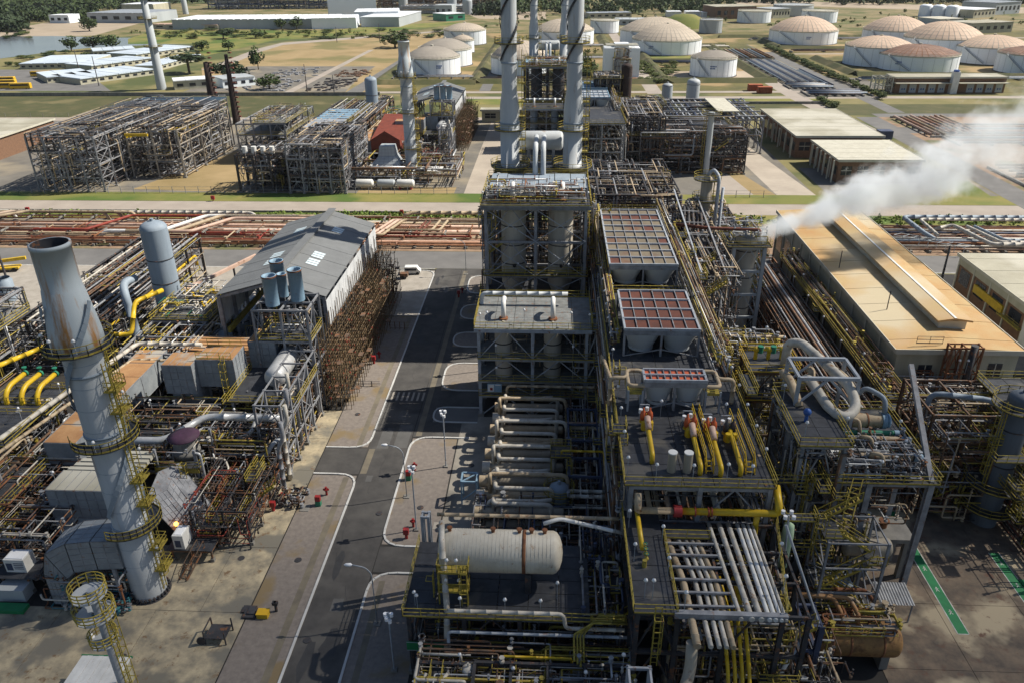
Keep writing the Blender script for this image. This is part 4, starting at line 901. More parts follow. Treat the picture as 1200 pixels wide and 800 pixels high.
    if full:
        lamps(t, [(7.9, 64 + 4.7 * k, 18.05) for k in range(12)] + [(21.9, 66 + 4.3 * k, 18.05) for k in range(8)] + [(10.6, 62.9, 18.05), (14.2, 62.9, 18.05), (17.6, 63.2, 18.05), (19.9, 63, 18.05)] + [(12.5, 75, 18.05), (19.6, 74.6, 18.05)])
        air_cooler(y, 9.0, 19.4, 112.6, 141, 22.0, 6, 9, "cooler_tan", "largest air cooler with tan bays and grey fan hoods, farthest back on the rack", "cooler_red")
        air_cooler(y, 9.5, 19.0, 89.6, 102.2, 22.0, 6, 4, "cooler_red", "air cooler with dark red bays and lattice top, middle of the rack")
        air_cooler(y, 10.7, 17.6, 76.4, 79.0, 22.0, 9, 2, "cooler_orange", "small air cooler with bright orange grid top, nearest on the rack", zb=18.05)
        t2 = T("louver_box", "low grey louvred box with red slats between two air coolers", "cooler", (14, 106, 18.1))
        b = MB(); b.box(10.4, 17.4, 104.4, 105.6, 18.2, 20); P("casing", b, "steel_light", t2)
        for k in range(5): b = MB(); b.box(10.5, 17.3, 104.3, 104.42, 18.4 + .3 * k, 18.58 + .3 * k); P("slat", b, "cooler_red", t2)
    else:
        air_cooler(y, 8.6, 19.0, 92, 108, 21, 6, 3, "steel_light", "grey air cooler bank on the rear rack, nearer one", top="vent_blue")
        air_cooler(y, 8.8, 19.2, 112, 128, 21, 6, 3, "vent_blue", "blue-grey ribbed air cooler bank on the rear rack, farther one", top="vent_blue")
reactor_unit(0, "in the front unit", True)
reactor_unit(181.5, "in the rear unit", False)

# sign board on the vessel structure
t = T("notice_board", "small blue and white notice board on the vessel structure railing", "sign", (-8.6, 102.8, 4.6)); b = MB(); b.box(-9.6, -7.4, 102.72, 102.8, 4.7, 6.2); P("board", b, "vent_blue", t)
b = MB(); b.box(-9.5, -8.6, 102.69, 102.715, 4.85, 6.05); b.box(-8.4, -7.5, 102.69, 102.715, 5.9, 6.05); P("white_panel", b, "white", t); b = MB(); b.box(-9.2, -8.8, 102.66, 102.688, 5.05, 5.5); P("red_panel", b, "red", t)

# valves and stubs on the cooler deck
def relief_set(x, ya, yb, col, lab, walk=None):
    t = T("relief_valve_set", lab, "valve set", (x, (ya + yb) / 2, 18.05)); z = 18.05
    b = MB(); b.tube([(x, ya, z), (x, ya, z + 1.0), (x, yb - 1.2, z + 1.5), (x, yb - 1.2, z + .2)], .26, 10); P("outlet_pipe", b, "yellow_bright", t)
    for dx in (-.35, .35):
        b = MB(); b.lathe((x + dx, yb - 2.0, z + 1.4), [(.05, -.4), (.33, -.2), (.36, .3), (.3, .75), (.12, .95), (.1, 1.3), (.02, 1.35)], 10); P("bonnet", b, col, t)
        b = MB(); b.cyl((x + dx, yb - 2.0, z), .18, 0, 1.1, 8); b.cyl((x + dx, yb - 2, z + .9), .42, 0, .16, 10); b.cyl((x + dx, yb - 3.1, z + .6), .3, 0, 1.0, 8); P("inlet_body", b, "yellow_bright", t)
    if col == "orange": b = MB(); b.tube([(x, yb - 2.8, z + 2), (x, yb - 4.4, z + 1.5)], .34, 9); P("muffler", b, "pink_pipe", t)
    b = MB(); b.bar((x - .5, yb, z), (x - .5, yb, z + 1.9), .1); b.bar((x + .5, yb, z), (x + .5, yb, z + 1.9), .1); b.bar((x - .5, yb, z + 1.9), (x + .5, yb, z + 1.9), .1); P("support", b, "steel_light", t)
    b = MB(); b.cyl((x - .5, yb - .8, z + 1.3), .22, 0, .5, 8); b.cyl((x + .2, yb - .7, z + 1.5), .2, 0, .5, 8); P("pilot", b, "lamp_white", t)
def valve_walk(x0, x1, y0, y1, lab):
    t = T("access_platform", lab, "platform", ((x0 + x1) / 2, y0, 18.05)); b = MB(); b.box(x0, x1, y0, y1, 19.0, 19.07); P("deck", b, "grating", t)
    b = MB(); b.rail([(x0, y0, 19.07), (x0, y1, 19.07)]); b.rail([(x1, y0, 19.07), (x1, y1, 19.07)]); P("railing", b, "yellow_bright", t)
    b = MB(); b.stair((((x0 + x1) / 2), y0 - 1.2, 18.05), (((x0 + x1) / 2), y0, 19.05), x1 - x0); P("step_flight", b, "yellow_bright", t)
    for yy in (y0 + .3, y1 - .3):
        for x in (x0 + .1, x1 - .1): piece("leg", t, 's', "yellow", (x, yy, 18.05), (x, yy, 19), .12)
relief_set(10.6, 66.2, 74.6, "orange", "pair of orange relief valves with thin yellow outlet pipe, alone at the deck left")
relief_set(15.2, 64.4, 73.4, "orange", "large orange relief valve with pink muffler left of the first yellow walkway")
relief_set(17.2, 64.2, 72.8, "orange", "orange relief valve with white cap right of the first yellow walkway")
relief_set(19.2, 64.4, 72.6, "steel_dark", "dark grey relief valve left of the second yellow walkway")
valve_walk(15.85, 16.6, 65.8, 74.6, "narrow raised walkway with yellow rails between orange relief valves")
valve_walk(19.8, 20.7, 65.8, 73.8, "narrow raised walkway with yellow rails near the deck's right edge")
for k, x in enumerate((12.4, 14.0)):
    t = T("lagged_stub", f"{['left','right'][k]} one of two short lagged stubs with pale caps near the deck front", "stub", (x, 64.9, 18.05)); b = MB(); b.cyl((x, 64.9, 18.03), .45, 0, 2.2, 14); P("lagging", b, "vessel_tan", t); b = MB(); b.cyl((x, 64.9, 20.24), .47, 0, .12, 14); P("cap", b, "white", t)
for sx, lab in ((8.9, "left"), (19.2, "right")):
    s = 1 if sx < 15 else -1
    pipe(f"cream expansion loop pipe on the {lab} of the orange cooler", [(sx - s * 1.9, 78.4, 2), (sx - s * 1.9, 78.4, 21.2), (sx, 78.4, 21.2), (sx, 80.2, 21.2), (sx + s * 1.9, 80.2, 21.2), (sx + s * 2.1, 79.4, 20.4)] , .25, "beige", n=10)
    pipe(f"short cream hooked pipe below the loop on the {lab} of the orange cooler", [(sx, 78.6, 21.2), (sx, 76.6, 21.2), (sx + s * 2.0, 76.6, 21.2), (sx + s * 2.2, 77.2, 21.4)], .24, "beige", n=10)
    t = T("pipe_trestle", f"small yellow-railed pipe trestle on the {lab} of the orange cooler", "trestle", (sx + s * .9, 77, 18.05))
    for p in ((0, 76.2), (1.6, 76.2), (0, 78), (1.6, 78)): piece("leg", t, 's', "steel_light", (sx + s * p[0], p[1], 18.05), (sx + s * p[0], p[1], 20.8), .2)
    b = MB(); b.box(min(sx, sx + s * 1.6), max(sx, sx + s * 1.6), 76.2, 78, 20.3, 20.4); b.rail([(sx, 76.2, 20.4), (sx + s * 1.6, 76.2, 20.4)], .6); P("platform", b, "yellow", t)

# front of the rack: relief header, lower deck, long pipe runs
t = pipe("beige and yellow relief header with a red flange across the rack front", [(8.9, 62.3, 17.2), (8.9, 61.6, 15.9), (8.9, 61.6, 15.6), (12.6, 61.6, 15.6)], .36, "beige", flange=[((12.8, 61.6, 15.6), 'x', "red")], n=12)
b = MB(); b.tube([(13.2, 61.6, 15.6), (22.6, 61.6, 15.6), (22.6, 61.6, 16.4), (22.6, 63.4, 17.6)], .36, 12); P("yellow_run", b, "yellow_bright", t)
b = MB(); b.cyl((12.8, 61.6, 15.6), .62, -.4, .4, 12, axis='x'); P("valve_body", b, "red", t)
b = MB(); b.tube([(20.6, 61.6, 15.4), (20.6, 61.6, 13.4), (20.6, 61.2, 11)], .3, 9); P("drop_leg", b, "yellow_bright", t)
for x in (14.5, 15.8, 16.1): b = MB(); b.cyl((x, 61.6, 15.6), .5, -.06, .06, 12, axis='x'); P("flange", b, "red_lead", t)
t = frame("rack_front", "lower front bay of the rack with dark deck and slatted pipe ties", "pipe rack", [7.9, 11.4, 15.6, 20.4, 22.6], [50, 54, 58, 61.9], [5, 9.2, 13.9], "steel_dark", .4, .34, decks=[(13.95, 7.5, 11.2, 49.6, 63.5)], brace=2, rail_sides="sw")
b = MB(); b.rail([(11.3, 49.6, 14.0), (11.3, 60, 14.0)]); b.rail([(20.6, 49.8, 14), (22.7, 62, 14)]); b.rail([(11.3, 59.4, 14.0), (15.7, 59.4, 14.0)]); P("railing", b, "yellow", t)
b = MB(); b.box(11.3, 15.7, 59.4, 61.6, 13.93, 13.98); P("landing", b, "grating", t)
for k in range(6): piece("tie", t, 's', "steel", (11.3, 50.6 + 1.6 * k, 14.1), (16.4, 50.6 + 1.6 * k, 14.1), .2)
for k in range(4): piece("tie", t, 's', "steel_light", (16.4, 51.4 + 2.6 * k, 13.45), (20.2, 51.4 + 2.6 * k, 13.45), .16)
piece("front_beam", t, 's', "steel", (11.0, 49.6, 14.1), (20.6, 49.6, 14.1), .5, .6)
b = MB(); b.ladder(9.6, 49.4, 8, 15, 0, -1); P("ladder_cage", b, "yellow", t)
access(t, 11, 22.6, 46, 60, 3, 11, 9, 9); clutter(t, 11.5, 22, 50.4, 61, .5, 12, 120, seed=50, pal=["steel", "steel_dark", "yellow", "beige", "steel_brown"])
lamps(t, [(8.0, 60.8, 14), (8.1, 56, 14), (8.6, 51.4, 14), (9.3, 51.4, 14), (11.0, 58.6, 14), (11.0, 54.3, 14), (11.8, 49.7, 14.4), (20.9, 52.4, 14), (21.6, 56.6, 14)])
for k, (xa, xb, m, r) in enumerate(((16.0, 16.6, "insulation", .2), (17.0, 17.5, "insulation", .25), (17.9, 18.3, "insulation", .25), (18.8, 19.0, "white", .2), (19.35, 19.5, "white", .2), (19.85, 20.0, "white", .16), (20.25, 20.4, "insulation", .14))):
    pipe(f"straight pale pipe {['first','second','third','fourth','fifth','sixth','seventh'][k]} from the left in the right-hand bundle at the rack front", [(xa, 61.6, 14.1), (xb, 49.2, 14.1)], r, m, n=9)
for k, (x, r, m) in enumerate(((12.4, .34, "beige"), (13.5, .22, "insulation"), (14.2, .2, "insulation"), (14.8, .2, "insulation"), (15.35, .24, "beige"))):
    pipe(f"curved pale pipe {['widest, first','second','third','fourth','fifth'][k]} from the left in the slatted bay at the rack front", [(x - .9, 60.6, 12.2), (x - .8, 60, 13.7), (x, 54, 13.7), (x + .1, 46.5, 13.7)], r, m, n=9)
for k in range(4):
    pipe(f"yellow gas pipe {['first','second','third','fourth'][k]} from the left dropping down below the rack front", [(15.6 + .62 * k, 56, 12.4), (15.6 + .62 * k, 50.8, 12.4), (16.0 + .62 * k, 48.8, 8.6), (16.2 + .62 * k, 47.4, 5.4), (18.2 + .5 * k, 46.6, 4.4)], .17, "yellow_bright", n=9)
t = T("yellow_valve_line", "yellow pipe with small green valves on the dark lower deck", "pipe", (8.9, 58, 14)); b = MB(); b.tube([(8.9, 63, 15), (8.9, 60.4, 15), (8.95, 57, 14.7)], .24, 9); P("run", b, "yellow_bright", t)
for yy in (57.2, 56.5, 55.8): valve(t, 9.2, yy, 14.6, .7, "yellow", "green_pipe")
b = MB(); b.cyl((9, 55.4, 14), .22, 0, .8, 8); P("strainer", b, "yellow", t)
# heavy pipe bends at the bottom
pipe("thick tan pipe swan-neck rising at the rack foot", [(7.9, 43.4, 2), (7.9, 43.4, 9.2), (11.4, 45, 9.6), (12.2, 46.6, 10.8), (12.2, 47.2, 13.4)], .5, "vessel_tan", n=14, bend=1.4)
pipe("pale U bend pipe just right of the tan swan-neck", [(10, 43.6, 2), (10, 43.6, 8), (12.6, 44.6, 8.2), (13.4, 45.6, 9.4)], .36, "insulation", n=12)
pipe("thin pale hooked pipe left of the tan swan-neck", [(5.4, 43.6, 2), (5.4, 43.6, 8.4), (7, 43.8, 8.4), (7, 43.8, 2)], .2, "insulation", n=9)
t = frame("pipe_stand", "pale blue-grey steel pipe stand under the tan swan-neck", "pipe stand", [7.0, 8.8], [44.6, 46.6], [5, 8.6, 11], "steel_light", .34, .28, brace=0)

# ------------------------------------------------------------------ exchanger bay, big drum and front-centre piping
q = random.Random(17)
ORD = ["farthest", "second farthest", "third farthest", "fourth farthest", "fifth", "fourth nearest", "third nearest", "second nearest", "nearest"]
for k in range(9):
    y = 99.2 - 3.05 * k; m = "beige" if k in (2, 3, 7) else "vessel_tan"
    t = T("heat_exchanger", f"{ORD[k]} tan shell-and-tube exchanger in the ladder of exchangers", "heat exchanger", (-3, y, 0), "row of shell exchangers")
    x0 = -8.2 - .12 * k; x1 = 2.0
    for z in (2.2, 4.2):
        b = MB(); b.drum((0, y, z), .62, x0 + .8, x1, 'x', 14, .4); P("shell", b, m, t)
        b = MB(); b.cyl((x0, y, z), .74, 0, .9, 14, axis='x'); b.cyl((x0 + .9, y, z), .82, 0, .14, 14, axis='x'); P("channel_head", b, "insulation" if k % 2 else "beige", t)
    for x in (-6, 0): b = MB(); b.box(x - .2, x + .2, y - .5, y + .5, 0, 1.65); P("saddle", b, "pier", t)
    b = MB(); b.tube([(-6.6, y, 4.6), (-6.6, y, 6.4), (-6.6, y - 1.2, 6.4), (1.2 - .1 * k, y - 1.2, 6.4), (1.2 - .1 * k, y - 1.2, 4)], .27, 9); P("nozzle_pipe", b, "insulation", t)
    b = MB(); b.tube([(-7.3, y, 4.8), (-7.3, y, 7.2), (-7.3, y + .6, 7.2), (2.2, y + .6, 7.2), (2.6, y + .6, 5)] if k % 2 else [(-7.3, y + .4, 2), (-7.3, y + .4, 5.6), (-1.2, y + .4, 5.6), (.4, y + .8, 5.6)], .26, 9); P("nozzle_pipe", b, "beige" if k % 3 == 1 else "insulation", t)
t = frame("ladder_structure", "tall narrow dark blue steel ladder frame beside the exchangers", "steel structure", [2.6, 6.6], [79, 83, 87, 91, 95], [3.5, 6.8], "steel_blue", .36, .3, brace=2)
clutter(t, 2.4, 7, 76, 102, .4, 6, 60, seed=61, pal=["steel_dark", "steel", "steel_brown", "insulation"])
for k, (y, z, m, r) in enumerate(((101.4, 6.6, "beige", .22), (92.2, 6, "rust_pipe", .26), (91.0, 6, "beige", .26), (89.4, 5.4, "steel", .2), (77.4, 5.6, "insulation", .24), (76.4, 5.6, "insulation", .24), (75.5, 4.6, "insulation", .16))):
    pipe(f"{['pale','rusty','beige','grey','pale upper','pale lower','thin pale'][k]} crosswise pipe number {['one','two','three','four','five','six','seven'][k]} from the back between exchangers and rack", [(-6.5 if k == 0 else 2.4, y, z - 2 if k == 0 else z), (-6.5 if k == 0 else 2.4, y, z), (7.4, y, z)], r, m)
pipe("tall vertical cream pipe on the west face of the rack", [(6.9, 88, 1), (6.9, 88, 9), (6.9, 92, 17), (7.0, 78.4, 21.0)], .22, "beige")
t = T("access_platform", "square yellow ladder platform with round basket rails over the exchangers", "platform", (1.6, 80, 0))
b = MB(); b.box(.2, 2.8, 81.4, 84, 7.6, 7.7); P("deck", b, "grating", t)
b = MB(); b.rail([(.2, 81.4, 7.7), (2.8, 81.4, 7.7), (2.8, 84, 7.7), (.2, 84, 7.7), (.2, 81.4, 7.7)], step=.7); 
for z in (2.5, 4, 5.5): b.rail([(1.3 + 1.9 * math.cos(a * .4), 77.6 + 1.9 * math.sin(a * .4), z) for a in range(16)], .9)
b.ladder(2.6, 80.9, 0, 8, 0, -1); P("railing", b, "yellow", t)
for p in ((.3, 81.5), (2.7, 81.5), (.3, 83.9), (2.7, 83.9)): piece("leg", t, 's', "yellow", (*p, 0), (*p, 7.6), .16)
dome_vessel(1.3, 77.6, 0, 6.5, 1.2, "vessel_grey", "filter_vessel", "grey vessel ringed by yellow baskets at the near end of the exchangers", "vessel", (3,))
pipe("thin yellow pipe from the yellow platform to the rack", [(1.6, 82, 8), (1.6, 82, 8.4), (7.0, 82, 8.4), (7.2, 80, 5.6), (8, 79.6, 5.6)], .15, "yellow_bright")
t = T("hoist_frame", "small blue steel hoist frame at the exchanger heads", "hoist", (-10.2, 82.4, 0))
for p in ((-11.4, 81.4), (-9.4, 81.4), (-11.4, 83.4), (-9.4, 83.4)): piece("leg", t, 's', "vent_blue", (*p, 0), (*p, 3.6), .2)
for a, c in (((-11.4, 81.4), (-9.4, 81.4)), ((-9.4, 81.4), (-9.4, 83.4)), ((-9.4, 83.4), (-11.4, 83.4)), ((-11.4, 83.4), (-11.4, 81.4))): piece("beam", t, 's', "vent_blue", (*a, 3.6), (*c, 3.6), .22); 
piece("beam", t, 's', "vent_blue", (-11.4, 81.4, 3.6), (-9.4, 83.4, 3.6), .14); piece("brace", t, 's', "vent_blue", (-11.4, 81.4, .6), (-9.4, 81.4, 2.4), .14)
t = T("pump_block", "dark ground level pumps and low piping under the exchanger frame", "pumps", (3, 70, 0))
access(t, 2, 7.4, 56, 100, 2, 8, 14, 16); clutter(t, -9, 7, 62, 77, .3, 5, 110, seed=62, pal=["steel_dark", "steel", "steel_brown", "insulation", "steel_blue"])
for k in range(5): b = MB(); b.box(-7 + 2.8 * k, -5.4 + 2.8 * k, 67, 68.4, 0.02, .5); b.cyl((-6.2 + 2.8 * k, 66.4, 1.0), .45, 0, 2.2, 10, axis='y'); P("pump", b, "steel_blue", t)

t = frame("drum_deck", "dark raised deck with yellow railing carrying the big white drum", "platform", [-13.4, -8, -2.6, 2.8], [54.6, 59.4, 64.2], [4.2, 7.95], "steel_dark", .4, .34, decks=[(7.95, -13.9, 4.2, 54.1, 64.8)], rail_sides="sw", brace=2)
clutter(t, -13, 7, 55, 64, .4, 7.4, 100, seed=63, pal=["steel_dark", "steel", "steel_brown", "yellow"]); clutter(t, 3.5, 7.6, 55, 68, 1, 8.6, 70, seed=64, pal=["steel_blue", "steel", "steel_dark", "insulation"])
lamps(t, [(-12.6, 55.2, 8, 1.8), (-12.9, 55.6, 8, 1.8), (-8.3, 54.6, 8), (-4, 54.6, 8), (-.6, 54.6, 8), (1.0, 57, 8)])
b = MB(); b.box(4.3, 7.4, 54.1, 55.4, 7.9, 7.96); b.rail([(4.3, 54.1, 7.96), (7.4, 54.1, 7.96)]); P("railing", b, "yellow", t)
d = T("white_drum", "big off-white horizontal drum with banded lagging and rust streaks", "drum", (-4.6, 59.2, 8.02))
b = MB(); b.drum((0, 59.2, 12), 2.1, -10.9, 1.5, 'x', 28, .45); P("shell", b, "lagging", d) if False else P("shell", b, mat("lagging", (.62, .58, .49), (.49, .44, .35), .5, .6, rust=.2, rustc=(.30, .17, .08)).name, d)
for k in range(27): x = -9.6 + .38 * k; b = MB(); b.lathe((x, 59.2, 12), [(2.1, 0), (2.125, .02), (2.1, .04)], 28, 'x'); P("lagging_band", b, "insulation", d)
b = MB(); b.lathe((-2.3, 59.2, 12), [(2.12, -.18), (2.14, -.18), (2.14, .18), (2.12, .18)], 24, 'x'); P("wear_strap", b, "rust", d)
for x in (-9.7, -5.4, -2.8, -1.6, -.3): b = MB(); b.cyl((x, 59.6, 13.95), .18, 0, .6, 8); b.cyl((x, 59.6, 14.4), .28, 0, .12, 8); P("nozzle", b, "rust", d)
for x in (-8.6, -1.9): b = MB(); b.box(x - .3, x + .3, 57.6, 60.8, 8.02, 10.4); P("saddle", b, "steel_dark", d)
t = T("access_platform", "yellow double-level caged platform against the front of the white drum", "platform", (-9, 56.4, 8.02))
b = MB()
for z in (9.6, 12.0): b.rail([(-10.6, 57.4, z), (-10.6, 55.8, z), (-7.6, 55.8, z), (-7.6, 57.2, z)], step=.8); b.box(-10.6, -7.6, 55.8, 57, z - .06, z)
b.ladder(-8, 55.7, 8, 13, 0, -1); b.ladder(-11.2, 57, 8, 11, -1, 0); P("railing", b, "yellow", t)
for x in (-10.5, -7.7):  piece("leg", t, 's', "yellow", (x, 55.9, 8.02), (x, 55.9, 13), .14)
lamps(t, [(-9.6, 56, 12, 1.6), (-8.7, 56, 12, 1.6), (-9.8, 56, 9.6, 1.5), (-8.5, 56, 9.6, 1.5)])
pipe("grey leaning riser pipe at the left end of the white drum", [(-10.6, 60.4, 14.4), (-10.2, 57.4, 14.6), (-9.7, 55.2, 8.3), (-9.6, 52, 1.4)], .3, "insulation", n=10)
pipe("pale header pipe behind the top of the white drum", [(-11.4, 62.6, 13.6), (7.2, 62.6, 13.6)], .2, "beige")
pipe("white pipe from the white drum's right nozzle to the rack", [(-.4, 60.4, 14.6), (1.2, 61.2, 14.6), (7.4, 61.2, 13)], .2, "white", n=10)
pipe("white pipe along the drum deck front with a step down", [(-9.5, 53.9, 9.2), (1.6, 53.9, 9.2), (1.8, 53.7, 7.6), (7.4, 53.7, 7.6)], .2, "insulation", n=9)
pipe("lower pale pipe running below the drum deck railing", [(-9.4, 53.2, 3), (-9.4, 53.2, 7.2), (7.6, 53.2, 7.2)], .16, "steel_light")
for k in range(4): pipe(f"stepped yellow pipe {['topmost','second','third','lowest'][k]} of the bundle right of the drum deck", [(2.6 + .3 * k, 50.4, 7.0 - .35 * k), (2.6 + .3 * k, 53 , 7.6), (4.4 + .2 * k, 53.6 + .3 * k, 8.5), (7.6, 53.6 + .3 * k, 8.5)], .1, "yellow", n=7)
pipe("yellow pipe under the drum deck with a short loop", [(-4.2, 51.4, 4), (-4.2, 51.4, 6.2), (2.4, 51.4, 6.2), (2.4, 51.4, 3)], .12, "yellow_bright")
pipe("small beige looped pipe under the drum deck", [(-2.4, 50.2, 3.4), (.4, 50.2, 3.4), (.4, 50.2, 5.2), (.6, 51.4, 5.4)], .2, "beige")
t = frame("front_structure", "dark nearest structure of heavy frames and dense piping at the bottom edge", "steel structure", [-6.6, -3.2, .2, 3.6, 7], [42.4, 46.6, 50.6], [3.4, 6.4], "steel_dark", .4, .42, brace=3)
piece("front_beam", t, 's', "steel", (-4.8, 47.2, 6.8), (6.6, 47.2, 6.8), .6, .5); piece("front_beam", t, 's', "steel", (-4.8, 45, 6.8), (6.6, 45, 6.8), .6, .5)
for k in range(5): piece("cross_beam", t, 's', "steel", (-4.6 + 2.6 * k, 45, 6.78), (-4.6 + 2.6 * k, 47.2, 6.78), .4, .4)
access(t, -12, 8, 43, 53, 2, 6.4, 12, 10); clutter(t, -12, 8, 42, 53.4, .3, 5.8, 260, seed=65, pal=["steel_dark", "steel", "yellow", "insulation", "steel_brown", "silver"]); clutter(t, -7, 8, 43, 51, 1, 6.6, 60, seed=66, seg=(1, 2), pal=["silver", "insulation", "steel"])
for k in range(10): b = MB(); b.tube([(-7.6 + .5 * k, 47.4, .5), (-7.6 + .5 * k, 47.4, 5.6 - .1 * k)], .12, 6); P("riser", b, "silver" if k % 3 else "steel", t)
lamps(t, [(-8, 50.6, 5), (-3, 49.8, 4.4), (3.6, 49, 5.2), (6.8, 48.6, 8)])
for k, x in enumerate((-12.6, -10.6)):
    t = dome_vessel(x, 46.2, 0, 3.4, .85, "beige", "sample_vessel", f"short beige domed pot, {['left','right'][k]} of the pair at the bottom edge", "vessel", (1.5,))
    b = MB(); b.tube([(x, 46.2, 3.3), (x, 46.2, 4.6), (x + (1 if k == 0 else -.4), 47.6, 4.6), (x + 1.6, 49.4, 6)], .16, 7); P("outlet_pipe", b, "insulation", t)
t = T("pipe_rail_frame", "yellow guard frame beside the beige domed pots", "railing", (-13.6, 46, 0)); b = MB(); b.rail([(-14.2, 45, .6), (-13.4, 47.4, .6), (-9.2, 47.4, .6), (-9.2, 45, .6)]); P("railing", b, "yellow", t)
dome_vessel(-7.2, 50.2, 0, 6.1, .6, "insulation", "lagged_pot", "slim lagged pot with pale lid under the drum deck front", "vessel")
t = T("directional_sign", "dark green sign board with a white arrow under the drum deck", "sign", (-11.6, 53.6, 3)); b = MB(); b.box(-13.6, -9.8, 53.5, 53.58, 4.2, 5.3); P("board", b, "green", t)
b = MB(); b.cyl((-12.2, 53.48, 4.75), .2, 0, .02, 10, axis='y'); b.bar((-11.6, 53.49, 4.75), (-11, 53.49, 4.75), .02, .14); P("arrow_mark", b, "road_paint", t); b = MB(); b.box(-13.6, -9.8, 53.47, 53.5, 4.2, 4.24); b.box(-13.6, -9.8, 53.47, 53.5, 5.26, 5.3); P("edge_line", b, "steel_light", t)
for k in (-13.3, -10.1): piece("post", t, 's', "steel_dark", (k, 53.62, 0), (k, 53.62, 4.2), .12)
t = frame("corner_post", "pale leaning grey corner columns at the left of the white drum", "steel structure", [-13.6, -12.9], [65.4, 66.2], [6, 11], "steel_light", .3, .25, brace=0)

# ------------------------------------------------------------------ east unit: tower, stair tower, exchangers, vessels
t = frame("column_cage", "blue-grey steel cage round the lagged tower east of the rack", "steel structure", [32.2, 37.6], [131.4, 136.6], [5, 9.5, 14, 18.4], "tank_grey", .6, .45, decks=[(18.45, 30.8, 38.6, 130.6, 139)], brace=1)
clutter(t, 32, 38, 134, 138, .5, 12, 30, seed=70); access(t, 31, 39, 130, 139, 6, 19, 8, 15); clutter(t, 32, 38, 132, 138, 18.6, 21.5, 34, seed=71, pal=["yellow", "steel", "steel_light"])
dome_vessel(34.9, 134, 0, 20.4, 1.9, "vessel_pale", "tower", "stained tan tower inside the blue-grey steel cage", "column", (6, 12, 17))
pipe("dark overhead pipe from the rack to the steam vent", [(22, 137, 20.6), (28, 133, 21.2), (36.6, 132.4, 21.2), (36.6, 132.4, 20)], .3, "red_brown", n=8)

t = T("column_with_platform", "slim grey column with yellow platforms left of the steam plume", "column", (29.6, 148, 0))
b = MB(); b.lathe((29.6, 148, 0), [(1.1, 0), (1.1, 26), (.6, 26.6), (.02, 26.8)], 16); P("shell", b, "vessel_tan", t)
for z in (18, 22, 26): ring_platform(t, 29.6, 148, z, 1.2, 2.6)
b = MB(); b.ladder(31, 148, 2, 27, 1, 0); P("ladder_cage", b, "yellow", t)
b = MB(); b.tube([(31.4, 146, 2), (31.4, 146, 27), (30.6, 148, 28), (29.6, 148, 26.8)], .35, 8); P("overhead_pipe", b, "steel_light", t)
b = MB(); b.tube([(32.3, 146, 2), (32.3, 146, 25)], .3, 8); P("overhead_pipe", b, "steel_light", t)
t = frame("truss_structure", "sloping truss structure with dark pipes between rack and tower", "steel structure", [23.6, 26.2, 28.8], [117 + 5.5 * k for k in range(7)], [7, 13, 18.6], "steel", .4, .32, brace=1)
clutter(t, 23, 29.4, 112, 150, 6, 20.5, 150, seed=72, pal=["steel_dark", "steel_dark", "steel_brown", "steel", "beige"])
for k in range(6): b = MB(); b.tube([(24 + .8 * k, 114 + k, 19.4), (24 + k * .8, 136, 19.4 + .5 * (k % 3)), (24.6 + .8 * k, 142, 23 - k * .4), (25 + .8 * k, 150, 15)], .26, 8, bend=2.0); P("pipe", b, "steel_dark", t)
piece("chord", t, 's', "steel_light", (23.2, 112, 20.4), (23.4, 148, 24), .24); piece("chord", t, 's', "steel", (27.6, 112, 19), (27.8, 148, 23), .24)
for k in range(7): piece("web", t, 's', "steel", (23.2, 112 + 5.2 * k, 20.4 + .5 * k), (27.6, 115 + 5.2 * k, 19.3 + .5 * k), .14)
lamps(t, [(24, 118, 18.6), (28, 120, 18.6), (28.6, 126, 18.6)])
t = frame("pipe_bridge", "crosswise pipe bridge with cream rails and white lamps east of the coolers", "pipe rack", [22.4, 26.5, 30.6], [93, 98], [9, 15.2], "steel", .36, .3, decks=[(15.25, 22.2, 31.6, 92.4, 98.6)], rail_m="yellow")
access(t, 22.6, 32, 84, 99, 6, 18, 22, 13); clutter(t, 22.6, 31, 93, 98.4, 15.4, 18, 60, seed=73, pal=["beige", "silver", "yellow", "steel"]); clutter(t, 22.6, 31, 93, 98.4, .6, 14, 50, seed=74)
lamps(t, [(23 + 1.4 * k, 93 + (k % 3), 15.3) for k in range(6)])
for k in range(2): pipe(f"{['upper','lower'][k]} cream pipe along the crosswise pipe bridge", [(22.2, 97 - k, 17.6 - k * .8), (32, 97 - k, 17.6 - k * .8)], .22, "beige")
dome_vessel(27.2, 90, 0, 13.5, 1.3, "vessel_tan", "tower", "short dark-banded tower below the crosswise pipe bridge", "column", (3, 6, 9, 11))

t = frame("stair_platform", "high grey platform with yellow railing carrying the thick pipe bends", "platform", [25.9, 30.3], [67.3, 72, 77.6], [7, 13, 19.9], "steel", .42, .34, decks=[(19.95, 25.4, 30.8, 66.8, 78)], brace=2)
clutter(t, 25.6, 30.6, 67, 78, 1, 19, 70, seed=75)
for (xa, ya, xb, yb, z) in ((27.2, 79.6, 33.6, 79.6, 23.4), (27.2, 75, 33.6, 75, 23.4)):
    piece("portal_beam", t, 's', "steel_light", (xa, ya, z), (xb, yb, z), .36); piece("portal_column", t, 's', "steel_light", (xa, ya, 19), (xa, ya, z), .36); piece("portal_column", t, 's', "steel_light", (xb, yb, 12), (xb, yb, z), .36); piece("brace", t, 's', "steel_light", (xa, ya, 20), ((xa + xb) / 2, yb, z), .2); piece("brace", t, 's', "steel_light", (xb, yb, 20), ((xa + xb) / 2, yb, z), .24)
piece("portal_beam", t, 's', "steel_light", (27.2, 75, 23.4), (27.2, 79.6, 23.4), .3); piece("portal_beam", t, 's', "steel_light", (33.6, 75, 23.4), (33.6, 79.6, 23.4), .3)
